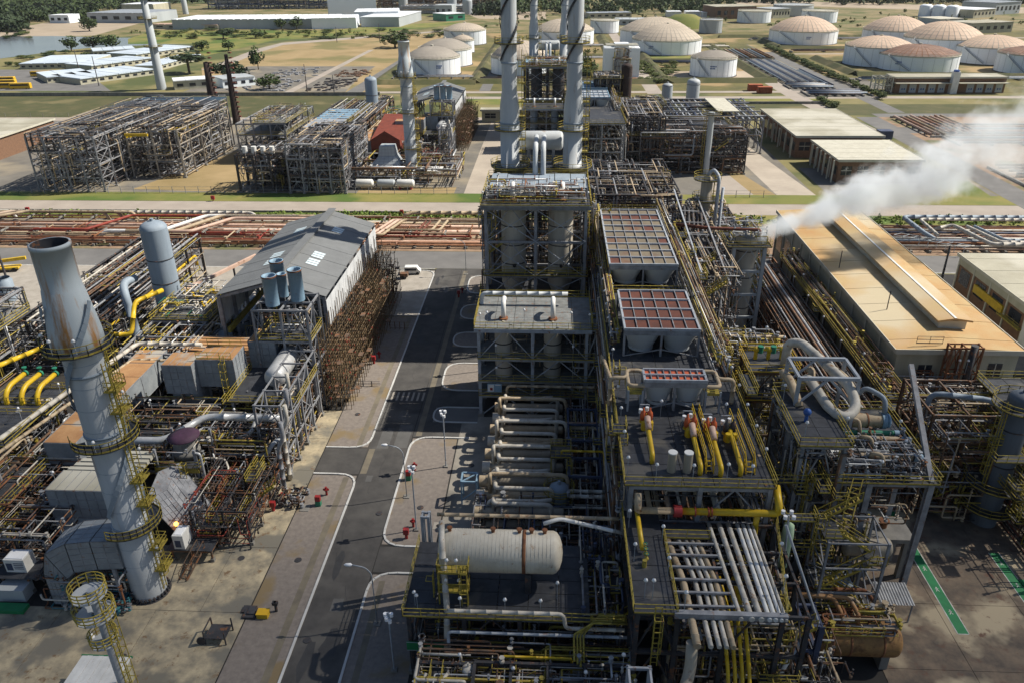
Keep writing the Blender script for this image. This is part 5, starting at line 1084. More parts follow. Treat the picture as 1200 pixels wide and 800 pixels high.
b = MB(); b.blob((27.4, 71.6, 21.2), .45, 8); b.cyl((27.4, 71.6, 20), .2, 0, 1, 8); P("actuator", b, "blue", t)
lamps(t, [(26, 75.6, 20), (26.2, 68, 20), (30.6, 69, 20)])
pipe("thickest cream pipe arching over the grey portal frame", [(28.9, 85.6, 18.6), (28.9, 85.6, 22.4), (30.1, 84.4, 23), (33.0, 75.4, 22.2), (33.2, 73.2, 20.7), (31.4, 71.8, 20.3), (30.3, 73.6, 20.6), (29.5, 79, 21.4), (29.4, 80.6, 19.4)], .55, "insulation", n=16, bend=1.5)
pipe("cream pipe elbow to the right of the thick arch", [(32.2, 81, 21.8), (33.5, 78.2, 21.7), (34.7, 77, 19.6), (34.9, 77.2, 16.6)], .52, "beige", n=14, bend=1.6)
pipe("cream pipe behind the arch on the left", [(30.4, 79.6, 20.0), (30.6, 81, 21.2), (30.8, 82.6, 20.4)], .42, "beige", n=12)
pipe("short cream pipe bend at the platform's left rear", [(27.2, 80.6, 21.0), (27.4, 78.6, 21.3), (27.4, 75.6, 20.7), (27.6, 74.8, 19.9)], .48, "beige", n=12)
t = frame("valve_gantry", "yellow gantry with three green-topped valves on its upper deck", "platform", [24.6, 29.8], [84.4, 89.4], [10, 15, 19], "steel_brown", .36, .34, decks=[(19.05, 24.2, 30.4, 84, 89.8), (15.05, 24.2, 30.4, 84, 89.8)], rail_m="yellow_bright", brace=1)
for k in range(3):
    b = MB(); b.blob((25.8 + 1.6 * k, 87.6, 20.4), .4, 8); b.cyl((25.8 + 1.6 * k, 87.6, 19.1), .25, 0, 1, 8); o = P("valve", b, "yellow_bright", t); b = MB(); b.cyl((26.3 + 1.6 * k, 87.6, 20), .36, 0, .9, 8); P("actuator", b, "green_pipe", o)
clutter(t, 24.6, 30, 84.6, 89.4, 10.4, 18.6, 40, seed=76, pal=["steel", "yellow", "insulation"]); lamps(t, [(25.2, 89.4, 19.1, 3), (27.6, 90.6, 19.1, 3), (29.6, 89.4, 19.1)])
t = frame("exchanger_deck", "broad dark exchanger deck with yellow railing on heavy columns", "platform", [27.6, 33.6, 39.9], [67.6, 74.4, 81.2], [15.3], "steel", .62, .45, decks=[(15.35, 27.2, 40.6, 67, 82)], brace=0)
access(t, 22.8, 31, 62, 82, 4, 17, 26, 11); clutter(t, 29.6, 39, 68, 74, 15.5, 17.4, 120, seed=77, rmax=.11, pal=["steel", "silver", "steel_dark", "steel_brown", "steel"]); clutter(t, 28, 39, 68, 81, 8, 15, 40, seed=78)
piece("strut", t, 's', "steel", (39.9, 67.6, 15.3), (41.2, 80, 22.6), .5)
lamps(t, [(34.6, 68, 15.4), (38.6, 72, 15.4), (30.4, 68.4, 15.4), (39.6, 76, 15.4)])
for k, (y, r, m, z) in enumerate(((76.6, .85, "beige", 17.2), (73.2, .42, "beige", 16.8), (70, .4, "beige", 16.8), (74.9, .32, "green_pipe", 16.6), (71.6, .3, "green_pipe", 16.4))):
    t = T("heat_exchanger", ["largest rusty cream exchanger with grey end on the exchanger deck", "middle slim cream exchanger on the exchanger deck", "nearest slim cream exchanger on the exchanger deck", "green pipe-like exchanger behind the middle cream one", "dark green exchanger between the two slim cream ones"][k], "heat exchanger", (34.5, y, 15.4))
    xs_ = (32.6, 37.6) if k == 0 else (33, 38.6)
    b = MB(); b.cyl((0, y, z), r, *xs_, 16, axis='x'); P("shell", b, m, t)
    b = MB(); b.cyl((xs_[1], y, z), r * 1.15, 0, .5, 16, axis='x'); b.drum((xs_[1] + .5, y, z), r, 0, .6, 'x', 14, .3); P("channel_head", b, "vent_blue", t)
    b = MB(); b.cyl((xs_[0] + 1.6, y, z), r * 1.06, -.08, .08, 16, axis='x'); b.cyl((xs_[0] + 3.4, y, z), r * 1.06, -.08, .08, 16, axis='x'); P("girth_band", b, "rust", t)
    for x in (xs_[0] + .6, xs_[1] - .6): b = MB(); b.box(x - .15, x + .15, y - r * .7, y + r * .7, 15.42, z - r * .5); P("saddle", b, "steel", t)
    if k < 3: b = MB(); b.tube([(xs_[0] + 1, y - .1, z), (xs_[0] + 1, y - r - .3, z + .9), (xs_[0] + 2, y - r - .5, z + .9), (xs_[0] + 2.2, y - r - 1.2, z - .8)], .22, 9); P("nozzle_pipe", b, "beige", t)
pipe("dark green curved pipe joining the rusty exchanger's grey end", [(37.9, 76.6, 18.2), (37.9, 77.2, 19.8), (36.2, 79, 20.2), (35.2, 79, 18.6)], .28, "vessel_grey", n=10)
t = frame("stair_tower", "white-framed stair tower of crossing yellow flights", "stair tower", [27.6, 33.4], [60.4, 64.6], [3.6, 6.8, 10, 13.2], "steel", .24, .18, brace=2)
b = MB()
for k in range(4):
    z = .1 + 3.3 * k; a, c = ((28.2, 33) if k % 2 == 0 else (33, 28.2)); yy = 61.6 if k % 2 == 0 else 63.2
    b.stair((a, yy, z), (c, yy, z + 3.3)); PL = MB(); PL.box(c - .9, c + .9, 60.8, 64.2, z + 3.2, z + 3.28); P("landing", PL, "grating", t); b.rail([(c - .9, 60.8, z + 3.3), (c + .9, 60.8, z + 3.3)], step=.9)
b.stair((30.2, 63.4, 13.3), (32, 66.8, 15.3)); P("stair_flight", b, "yellow", t)
clutter(t, 27.5, 33.4, 64.8, 67, .4, 12, 40, seed=79)
for k, (x, y, z, r) in enumerate(((31, 66, 2.4, 1.5), (33.6, 65, 8.8, 1.0))):
    t = T("side_drum", ["grey drum at the foot of the stair tower", "small grey drum halfway up behind the stair tower"][k], "drum", (x, y, z - r)); b = MB(); b.drum((0, y, z), r, x - 2.6, x + 2.6, 'x', 18, .5); P("shell", b, "vessel_tan" if k else "vessel_grey", t); b = MB(); b.box(x - 1.6, x + 1.6, y - .6, y + .6, 0 if k == 0 else z - r - .3, z - r + .1); P("saddle", b, "pier", t)
t = T("concrete_table", "square grey concrete table with a pipe stub beside the green walkway", "foundation", (39, 71.4, 0)); b = MB(); b.box(36, 41.2, 69.6, 73.6, 5.4, 5.9); P("slab", b, "pier", t)
for p in ((36.6, 70.2), (40.6, 70.2), (36.6, 73), (40.6, 73)): b = MB(); b.box(p[0] - .3, p[0] + .3, p[1] - .3, p[1] + .3, 0, 5.4); P("leg", b, "pier", t)
b = MB(); b.cyl((38.4, 71.8, 5.9), .4, 0, .9, 10); b.cyl((38.4, 71.8, 6.7), .6, 0, .15, 10); P("stub", b, "rust", t)
d = T("rusty_drum", "rust-orange horizontal drum with domed end near the corrugated lean-to", "drum", (31, 58, 0))
b = MB(); b.drum((0, 58, 3.0), 1.75, 26.4, 35.6, 'x', 24, .5); P("shell", b, mat("rusty_lagging", (.30, .17, .06), (.19, .10, .04), .8, .75, rust=.5, rustc=(.14, .07, .03)).name, d)
for x in (28.4, 30.2, 33.4): b = MB(); b.lathe((x, 58, 3), [(1.76, -.1), (1.79, -.1), (1.79, .1), (1.76, .1)], 20, 'x'); P("girth_band", b, "rust", d)
for x in (28, 34): b = MB(); b.box(x - .4, x + .4, 56.8, 59.2, 0, 1.8); P("saddle", b, "pier", d)
b = MB(); b.rail([(26.6, 57, 4.9), (26.6, 56.4, 4.9), (33, 56.4, 4.9)]); b.rail([(27, 59.6, 4.9), (34, 59.6, 4.9)]); P("railing", b, "yellow", d)
for x in (29.4, 31): b = MB(); b.tube([(x, 58, 4.6), (x, 58, 6), (x - .4, 60, 6.4), (x - 6, 60.4, 6.4)], .22, 8); P("nozzle_pipe", b, "duct_top", d)
clutter(d, 26.6, 34.6, 56.8, 59.4, 4.7, 6.2, 26, seed=80, pal=["rust", "steel", "beige", "yellow"])
for k in range(2): pipe(["upper", "lower"][k] + " long rusty pipe above the rust-orange drum", [(24, 62.4 - k * .9, 5.2 - .3 * k), (33.4 - k * 1.5, 62.4 - k * .9, 5.2 - .3 * k), (34 - k * 1.5, 61.6 - k, 4.4)], .2, "rust" if k == 0 else "beige")
t = T("lean_to", "corrugated grey lean-to roof on four posts beside the green walkway", "shelter", (37.6, 64.2, 0))
for k in range(12): b = MB(); x = 35.6 + .3 * k; b.add([(x, 63, 2.6), (x + .15, 63, 2.7), (x + .3, 63, 2.6), (x, 66, 3.0), (x + .15, 66, 3.1), (x + .3, 66, 3.0)], [(0, 1, 4, 3), (1, 2, 5, 4)]); P("roof_sheet", b, "silver", t)
for p in ((35.8, 63.2), (39, 63.2), (35.8, 65.8), (39, 65.8)): piece("post", t, 's', "steel", (*p, .05), (*p, 2.65 if p[1] < 64 else 3.0), .12)
t = frame("support_bracket", "heavy grey bracket frame with a diagonal tube left of the rusty drum", "steel structure", [23.8, 25.4], [53.4, 56], [6.2, 9.4], "steel_blue", .5, .4, brace=0)
piece("brace", t, 'r', "vessel_grey", (20.6, 50.4, 4), (25, 54.6, 8.8), .5); piece("mast", t, 'r', "steel_light", (25.3, 53.6, 9), (21.8, 57, 18), .26); clutter(t, 22.8, 28, 50, 57, .4, 6, 40, seed=81)
t = frame("pit_structure", "low dark frame with white pipe rail at the bottom right edge", "steel structure", [19, 23.4, 27.8, 32.4], [45, 51.4], [3.6], "steel_dark", .4, .4, brace=0)
b = MB(); b.tube([(16, 51.8, 4.2), (24.8, 51.8, 4.2), (25.4, 50, 4), (25.6, 46, 1)], .2, 8); P("pipe", b, "white", t); clutter(t, 15, 24, 44, 52, .3, 3.6, 50, seed=82, pal=["steel", "yellow", "steel_dark", "blue"])
lm = T("floodlight_mast", "leaning pale mast with four floodlights and a green tank cap right of the rack", "light mast", (24.2, 60, 0))
piece("pole", lm, 'r', "steel_light", (24.2, 60, 0), (23.2, 60.4, 16.4), .2)
for k in range(4): b = MB(); b.cyl((23.0 + (k % 2) * .8 - .2, 60.1 + (k // 2) * .8, 16.2), .2, 0, .35, 8); P("floodlight", b, "lamp_white", lm)
t = T("green_pot", "small pale green tank cap beside the floodlight mast", "vessel", (23.9, 61.6, 0)); b = MB(); b.lathe((23.9, 61.6, 0), [(.5, 9), (.6, 13), (.5, 14.2), (.02, 14.6)], 12); P("shell", b, mat("pale_green", (.42, .55, .38), (.34, .45, .30), .8, .6).name, t); piece("post", t, 's', "steel", (23.9, 61.6, 0), (23.9, 61.6, 9), .4)

# long dark racks east of the rack and their walkways
t = frame("pipe_rack", "low dark pipe rack full of long brown pipes west of the orange-roofed hall", "pipe rack", [39.4, 42.8, 46.6], [92 + 8 * k for k in range(9)], [4, 7.4], "steel_brown", .36, .3, brace=3)
q = random.Random(77)
for lv in (4.1, 7.5):
    for k in range(11):
        x = 39.8 + .64 * k; r = q.choice((.12, .16, .2, .26)); a, c = 88 + q.uniform(0, 4), 158 - q.uniform(0, 14); b = MB()
        path = [(x, a, lv + r), (x, c, lv + r)]
        if k < 6 and lv > 5: path = [(x, 156, lv + r), (x, a + 10 + k * .8, lv + r), (x + 1.0, a + 7 + k * .8, lv + r), (x + 1.0, a, lv + r)]
        b.tube(path, r, 7); P("pipe", b, q.choice(["steel_brown", "red_brown", "steel_dark", "steel_dark", "steel_brown", "steel"]), t)
clutter(t, 38, 47, 90, 158, .4, 7, 120, seed=83, pal=["steel_dark", "steel_brown", "steel", "rust"])
lamps(t, [(46, 94 + 9 * k, 7.6) for k in range(6)] + [(39.6, 100 + 12 * k, 7.6) for k in range(3)])
t = frame("walkway", "raised walkway with yellow rails along the west wall of the orange-roofed hall", "walkway", [47.4, 50], [96 + 9.4 * k for k in range(7)], [8.4], "steel_brown", .3, .28, decks=[(8.45, 47, 50.4, 96, 153)], brace=0)
access(t, 46, 51, 92, 150, 5, 9.5, 10, 14); clutter(t, 47.2, 50.2, 97, 152, 8.6, 10.4, 90, seed=84, pal=["yellow", "steel_brown", "steel_brown", "steel_dark"], seg=(1, 3)); lamps(t, [(47.3, 98 + 8 * k, 8.5) for k in range(7)])
t = frame("walkway", "raised walkway with yellow rails across the front of the orange-roofed hall", "walkway", [47.4, 53, 58.6, 64.2, 70], [94.2, 96.6], [8.0], "steel_brown", .3, .28, decks=[(8.05, 47, 70.4, 93.6, 96.6)], brace=0)
clutter(t, 48, 70, 94, 104, .4, 8, 120, seed=85, pal=["steel_dark", "steel_brown", "steel", "insulation"])
t = frame("pipe_rack", "crosswise brown pipe rack below the front walkway", "pipe rack", [41, 46.4, 51.8, 57.2], [83, 87, 91], [4.4, 7.6], "steel_brown", .36, .3, brace=1)
for k in range(9): b = MB(); b.tube([(38, 83.2 + k, 7.9 - 3.2 * (k % 2)), (59.6, 83.2 + k, 7.9 - 3.2 * (k % 2))], .13 + .05 * (k % 3), 7); P("pipe", b, ["rust_pipe", "red_brown", "beige", "steel_brown", "yellow"][k % 5], t)
clutter(t, 40, 60, 82, 92, .4, 7.4, 110, seed=86, pal=["steel_dark", "steel_brown", "steel", "red_brown"])
# far right column and its frame
v = dome_vessel(55.2, 80.6, 0, 19, 1.5, "vessel_dark", "tower", "dark blue-grey column with round yellow basket platform at the far right", "column", (5, 9, 14))
ring_platform(v, 55.2, 80.6, 6.2, 1.55, 3.6); ring_platform(v, 55.2, 80.6, 2.6, 1.55, 3.2); ring_platform(v, 55.2, 80.6, 17, 1.55, 3.0)
b = MB(); b.ladder(53.2, 79.6, 6, 18, -1, 0); P("ladder_cage", b, "yellow", v)
pipe("pale inverted U pipe over the far right column's frame", [(48.6, 88, 4), (48.6, 88, 14.4), (55.6, 86, 14.6), (56.6, 82, 13)], .36, "vessel_grey", n=12, bend=1.4)
t = frame("process_structure", "brown process structure with thin yellow pipes around the far right column", "steel structure", [47.6, 52, 58.4, 63], [84, 88.6, 93], [5, 9.6, 13.6], "steel_brown", .36, .3, decks=[(13.65, 57, 63.6, 83.4, 93.4)], brace=1)
access(t, 47, 66, 72, 93, 3, 13, 34, 12); clutter(t, 47.6, 63, 80, 93, .5, 13, 170, seed=87, pal=["steel_dark", "steel_brown", "steel", "yellow", "beige"]); clutter(t, 57, 72, 70, 92, .4, 8, 110, seed=88, pal=["steel_dark", "steel_brown", "red_brown", "yellow"]); lamps(t, [(57.4, 84, 13.7), (60, 84, 13.7), (50, 84.4, 9.6)])
pipe("yellow pipe with crossed braces at the right edge", [(59.4, 76.6, 3), (59.4, 76.6, 8.2), (59.8, 78.8, 12), (60.4, 84, 14)], .25, "yellow", n=9)

# ------------------------------------------------------------------ buildings of the plant
def hall(name, lab, x0, x1, y0, y1, h, wall, roof, wn=4, ridge=0.0, over=.5, cat="building", dark_front=False):
    t = T(name, lab, cat, ((x0 + x1) / 2, (y0 + y1) / 2, 0)); xm = (x0 + x1) / 2
    b = MB(); b.box(x0, x1, y0, y1, 0, h); w_ = P("wall", b, wall, t)
    n = max(4, int((y1 - y0 + 2 * over) / 3.2))
    for k in range(n):
        a = y0 - over + (y1 - y0 + 2 * over) * k / n; c = y0 - over + (y1 - y0 + 2 * over) * (k + 1) / n - .05; dz = .03 * (k % 2); b = MB()
        for sx in (x0 - over, x1 + over):
            b.add([(sx, a, h + .05 + dz), (sx, c, h + .05 + dz), (xm, c, h + ridge + .05 + dz), (xm, a, h + ridge + .05 + dz), (sx, a, h + .3 + dz), (sx, c, h + .3 + dz), (xm, c, h + ridge + .3 + dz), (xm, a, h + ridge + .3 + dz)], [(0, 1, 2, 3), (7, 6, 5, 4), (0, 4, 5, 1), (0, 3, 7, 4), (1, 5, 6, 2)])
        P("roof_panel", b, roof, t)
    b = MB(); e = over + .06
    b.box(x0 - e, x1 + e, y0 - e - .1, y0 - e, h - .35, h + .45); b.box(x0 - e - .12, x0 - e, y0 - e, y1 + e, h - .25, h + .42); b.box(x1 + e, x1 + e + .12, y0 - e, y1 + e, h - .25, h + .42); P("fascia", b, "cream_trim", t)
    for k in range(wn):
        xc = x0 + (x1 - x0) * (k + .5) / wn; ww = (x1 - x0) / wn * .32
        b = MB(); b.box(xc - ww, xc + ww, y0 - .06, y0 - .02, h * .35, h * .75); o = P("window", b, "glass_dark", w_)
        b = MB(); b.box(xc - .05, xc + .05, y0 - .1, y0 - .06, h * .35, h * .75); b.box(xc - ww, xc + ww, y0 - .1, y0 - .06, h * .54, h * .57)
        P("window_frame", b, "cream_trim", w_)
    m = max(2, int((y1 - y0) / 6))
    for k in range(m):
        yc = y0 + (y1 - y0) * (k + .5) / m; ww = (y1 - y0) / m * .3
        b = MB(); b.box(x0 - .06, x0 - .02, yc - ww, yc + ww, h * .3, h * .7); P("window", b, "glass_dark", w_)
        b = MB(); b.box(x0 - .25, x0 - .02, yc + ww * 1.5, yc + ww * 1.5 + .4, 0, h - .1); P("pilaster", b, "cream_trim", w_)
    return t
oh = hall("orange_roofed_hall", "long hall with rust-stained orange corrugated roof and cream walls", 51.9, 69.6, 105.4, 174, 11.6, "cream_wall", "orange_roof", 0, .5)
for (xc, zc) in ((56.4, 8), (66.6, 8.4)):
    b = MB(); b.box(xc - 1, xc + 1, 105.3, 105.36, zc - 1.2, zc + 1.2); P("window", b, "glass_dark", oh); b = MB(); b.box(xc - .06, xc + .06, 105.24, 105.3, zc - 1.2, zc + 1.2); b.box(xc - 1, xc + 1, 105.24, 105.3, zc - .05, zc + .05); b.box(xc - 1.1, xc + 1.1, 105.2, 105.36, zc - 1.35, zc - 1.2); P("window_frame", b, "cream_trim", oh)
b = MB(); b.add([(59.6, 111, 13.6), (59.6, 166, 13.6), (62.2, 166, 14.0), (62.2, 111, 14.0), (64.9, 166, 13.6), (64.9, 111, 13.6), (59.6, 111, 13.9), (59.6, 166, 13.9), (62.2, 166, 14.3), (62.2, 111, 14.3), (64.9, 166, 13.9), (64.9, 111, 13.9)],
   [(0, 1, 2, 3), (3, 2, 4, 5), (6, 9, 8, 7), (9, 11, 10, 8), (0, 6, 7, 1), (5, 4, 10, 11), (0, 3, 9, 6), (3, 5, 11, 9), (1, 7, 8, 2), (2, 8, 10, 4)]); mon = P("roof_monitor", b, "orange_roof", oh)
b = MB(); b.box(60.2, 64.3, 111.6, 165.4, 12.2, 13.6); P("monitor_wall", b, "cream_trim", mon); b = MB(); b.bar((62.2, 111, 14.32), (62.2, 166, 14.32), .35, .06); P("ridge_cap", b, "white", mon)
for k, y in enumerate((118, 144)):
    b = MB(); b.box(70.4, 72.2, y, y + 11, 5.5, 5.8); b.box(70.2, 70.4, y, y + 11, 4.9, 5.8); P("side_canopy", b, "cream_trim", oh)
t = frame("roof_access_tower", "rusty ladder cage and dark vent pipe at the monitor end of the orange roof", "ladder tower", [58.6, 60.6, 63], [103.4, 104.8], [5, 9, 13.2], "rust", .24, .2, brace=2)
b = MB(); b.tube([(61.8, 103.6, 4), (61.8, 103.6, 13.4)], .5, 10); b.rail([(58.4, 106, 12.4), (54.6, 106, 12.4)], 1.2); P("vent_pipe", b, "steel_dark", t); lamps(t, [(60, 103.2, 9), (61.2, 103.2, 9)])
for k, p in enumerate(((53.6, 138), (55.2, 119))): ONE("lightning_rod", MB().bar((*p, 11.9), (*p, 15.4), .12), "steel_dark", f"thin dark rod standing on the orange roof, {['farther','nearer'][k]} one", "rod")
t = frame("wall_ladder", "brown ladder frame against the front wall of the orange-roofed hall", "ladder", [54.6, 57.2], [104.2, 105.0], [4, 8.6], "rust", .16, .14, brace=1)

bb = hall("brick_workshop", "brick workshop with pale flat roof and yellow wall band at the right edge", 85.6, 112, 118, 157, 7.8, "brick", "pale_roof", 3)
b = MB(); b.box(85.2, 85.55, 138, 149, 3.0, 4.6); P("yellow_band", b, "yellow_bright", bb); b = MB(); b.box(85.4, 85.58, 118.2, 156.8, 6.0, 7.5); P("cornice_band", b, "cream_wall", bb)
b = MB(); b.box(84.8, 85.58, 126, 130, .1, 6.4); P("white_door", b, "white", bb); b = MB(); b.rail([(84.4, 130.4, 3.2), (84.4, 138, 3.2)]); b.box(84.4, 85.5, 130.4, 138, 3.1, 3.2); P("railing", b, "yellow", bb)
t = T("rooftop_tank", "dark ring-topped grey tank at the near corner of the brick workshop", "tank", (88, 120.4, 8.1)); b = MB(); b.box(86, 91, 118.4, 122.4, 8.15, 9.2); P("plinth", b, "cream_wall", t); b = MB(); b.lathe((88.5, 120.4, 9.2), [(1.9, 0), (1.9, .5), (1.6, .5), (1.55, .1), (.05, .1)], 18); P("rim", b, "steel_dark", t)
for k in range(2):
    x0, y0 = (84.5, 276) if k == 0 else (88.4, 243); 
    tt = hall("pale_roofed_hall", ["wide low hall with stained pale flat roof and pillared brick sides behind the plume", "smaller brick building with cream stepped roof half hidden by the plume"][k], x0, x0 + (29 if k == 0 else 25), y0, y0 + (52 if k == 0 else 28), 7.4 if k == 0 else 7, "brick", "pale_roof" if k == 0 else "cream_trim", 5)
    for j in range(6): b = MB(); b.box(x0 - 1.6, x0 - 1.2, y0 + .5 + j * (8.4 if k == 0 else 4.4), y0 + .9 + j * (8.4 if k == 0 else 4.4), 0, 6.9); P("pillar", b, "cream_trim", tt)
t = hall("substation", "long two-step pale roofed substation with grey doors in front of the dark-domed tank", 172, 226, 416, 428, 7.5, "brick", "pale_roof", 0)
for k in range(11):
    if k in (5, 6): continue
    b = MB(); b.box(174.5 + 4.7 * k, 177.9 + 4.7 * k, 415.9, 415.96, .3, 4.6); o = P("door", b, "tank_grey", t); b = MB(); b.box(175.4 + 4.7 * k, 176 + 4.7 * k, 415.84, 415.89, 1.6, 2.4); b.box(176.5 + 4.7 * k, 177.1 + 4.7 * k, 415.84, 415.89, 1.6, 2.4); P("vent_grille", b, "blue", o)
b = MB(); b.box(171, 198, 412, 416, 5.0, 5.3); b.box(202, 226, 412, 416, 5.0, 5.3); P("canopy", b, "pale_roof", t); b = MB(); b.box(198.4, 201.6, 413, 416, 0, 10.5); P("white_bay", b, "white", t); b = MB(); b.cyl((200, 414.6, 10.5), 1.4, 0, .8, 10); P("roof_cowl", b, "blue", t)
t = frame("open_staircase", "pale open stair frame at the left end of the substation", "stair", [162, 166, 170.5], [416, 422], [4, 8], "cream_trim", .5, .4, brace=1)
hall("west_shed", "pale roofed long shed with open bays at the left edge", -240, -200, 266, 306, 7.6, "brick", "pale_roof", 5)
w2 = hall("canteen_shed", "cream roofed low shed behind the rear compressor shed", -31, -9, 340, 345, 5, "cream_wall", "pale_roof", 3)

# ------------------------------------------------------------------ the pipe corridor
t = T("pipe_track_sleeper", "concrete pipe sleepers across the corridor", "sleepers", (-60, 190, 0))
for k in range(46):
    b = MB(); x = -206 + 4.3 * k
    if x < -10: b.box(x - .25, x + .25, 179.5, 200, .03, .6); P("sleeper", b, "pier", t)
for k in range(12): b = MB(); x = 86 + 4.4 * k; b.box(x - .25, x + .25, 179.5, 200, .03, .6); P("sleeper", b, "pier", t)
q = random.Random(31)
COLS = ["rust", "rust_pipe", "pink_pipe", "rust_pipe", "beige", "rust_pipe", "red_brown", "pink_pipe", "insulation", "rust_pipe", "pink_pipe", "rust", "beige", "insulation"]
NAMES = {"rust_pipe": "mottled rust-brown", "pink_pipe": "salmon pink", "rust": "deep rust", "beige": "beige", "red_brown": "dark red-brown", "insulation": "pale lagged", "red_lead": "red-leaded", "white": "white", "vessel_grey": "slate", "steel_blue": "dark blue-grey", "steel": "grey"}
ROW = ["first", "second", "third", "fourth", "fifth", "sixth", "seventh", "eighth", "ninth", "tenth", "eleventh", "twelfth", "thirteenth", "fourteenth", "fifteenth", "sixteenth", "seventeenth", "eighteenth"]
for k in range(14):
    y = 180.2 + 1.38 * k; r = q.choice((.22, .28, .36, .42)); m = COLS[k]
    pipe(f"{NAMES[m]} pipe, {ROW[k]} from the cross road, on corridor sleepers west of the reactors", [(-215, y, .62 + r), (-120 + q.uniform(-9, 9), y, .62 + r), (-10.8, y, .62 + r)], r, m, n=8)
for k, (xa, xb, dy, z, m, r, ya) in enumerate(((-170, -146, 15, 3.2, "beige", .42, 183), (-166, -142, 15, 3.2, "rust_pipe", .42, 183), (-162, -138, 15, 3.2, "beige", .42, 183), (-100, -91, 13, 2.6, "white", .5, 184), (-96, -87, 13, 2.6, "beige", .5, 184), (-92, -83, 11, 2.6, "pink_pipe", .45, 184), (-45.4, -41, 12, 2.4, "pink_pipe", .38, 183), (-44, -39.6, 12, 2.4, "pink_pipe", .38, 183), (-42.6, -38.2, 12, 2.4, "beige", .38, 183), (-30.6, -29, 9, 2.4, "beige", .34, 187), (-28.6, -27, 9, 2.4, "beige", .34, 187), (-34.6, -32.4, 12, 2.2, "red_brown", .3, 185), (-33.4, -31.2, 12, 2.2, "red_brown", .3, 185), (-120, -112, 12, 2.6, "red_lead", .36, 185), (-187, -176, 14, 3, "red_lead", .4, 185), (-184, -173, 14, 3, "white", .4, 185))):
    pipe(f"{NAMES[m]} expansion leg number {ROW[k] if k < 18 else k} from the west crossing over the corridor pipes" if False else f"raised {NAMES[m]} expansion leg, {ROW[k]} of those crossing the corridor", [(xa - 16, ya, 1.2), (xa - 14, ya, z), (xa, ya, z), (xb - (xb - xa) * .25, ya + dy, z), (xb + 24, ya + dy, z), (xb + 25, ya + dy, 1)], r, m, n=8)
pipe("long cream overhead main along the corridor grass strip", [(-40, 199, 2.4), (-38, 200.4, 2.8), (-14, 200.4, 2.8), (-13, 199, 2.8), (-13, 196, 2.2), (-10.6, 196, 2.2)], .5, "beige", n=10)
pipe("pale overhead main west of the slate column along the corridor", [(-160, 200, 2.6), (-82, 200, 2.6), (-80, 198, 2.2)], .45, "insulation", n=9)
for k in range(16):
    for yy in (183.5, 198.6):
        pass
tr = T("pipe_trestle", "row of pale concrete pipe trestles standing in the corridor", "trestles", (-100, 197, 0))
for k in range(22):
    x = -205 + 8.9 * k
    for yy in (186, 197.5): b = MB(); b.bar((x, yy, 0), (x, yy, 2.1), .35); b.bar((x, yy - 1.6, 2.1), (x, yy + 1.6, 2.1), .35); P("trestle", b, "pier", tr)
clutter(tr, -200, -12, 180, 200, .8, 2.2, 90, seed=90, pal=["rust", "rust_pipe", "red_lead", "beige"], rmax=.2, seg=(1, 2))
for k in range(11):
    y = 180.4 + 1.75 * k; r = q.choice((.22, .3, .4)); m = ["rust_pipe", "insulation", "rust", "vessel_grey", "insulation", "red_brown", "rust_pipe", "steel_blue", "insulation", "rust", "rust_pipe"][k]
    pipe(f"{NAMES[m]} pipe, {ROW[k]} from the cross road, in the corridor east of the hall", [(73, y, .62 + r), (131, y, .62 + r)], r, m, n=8)
for k, (pts, r, m) in enumerate((([(128, 200, 2.6), (91.5, 200, 2.6), (91.5, 187, 2.6), (93, 184, 2)], .55, "vessel_grey"), ([(128, 198, 2.6), (95, 198, 2.6), (95, 187, 2)], .4, "insulation"), ([(140, 179.5, 2.4), (104, 179.5, 2.4), (101.6, 194, 2.4), (97, 194, 1.2)], .5, "insulation"), ([(140, 181, 2.4), (107, 181, 2.4), (104.6, 193, 2.4)], .42, "insulation"), ([(140, 182.4, 2.4), (108.6, 182.4, 2.4), (106.4, 193, 2.4)], .42, "vessel_grey"))):
    pipe(["big slate overhead loop main east of the hall", "pale overhead main beside the slate loop", "long pale main bending toward the workshop, nearest", "long pale main bending toward the workshop, middle", "slate main bending toward the workshop, farthest"][k], pts, r, m, n=10)
b = MB()
for k in range(12): x = 75.4 + 0; 
t = T("pipe_rack_cage", "pale wire cage over the corridor pipes east of the hall", "cage", (92, 176, 0)); b = MB()
for k in range(9): b.bar((84 + 1.6 * k, 186 - 1.1 * k, .6), (84 + 1.6 * k, 186 - 1.1 * k, 2.4), .1); b.bar((84 + 1.6 * k, 186 - 1.1 * k, 2.4), (86.2 + 1.6 * k, 187.4 - 1.1 * k, 2.4), .1)
b.bar((84, 186, 2.4), (96.8, 177.2, 2.4), .1); b.bar((86.2, 187.4, 2.4), (99, 178.6, 2.4), .1); P("bars", b, "tank_grey", t)
for k in range(3):
    ONE("marker_post", MB().box(*(lambda x, y: (x - .5, x + .5, y - .3, y + .3, .5, 1.6))(*((-150, 207), (-101, 219.6), (-42, 206.6))[k])).bar((*((-150, 207), (-101, 219.6), (-42, 206.6))[k], 0), (*((-150, 207), (-101, 219.6), (-42, 206.6))[k], .5), .2), "red", f"red marker box beside the pale service road, {['western','middle','eastern'][k]} one", "marker")

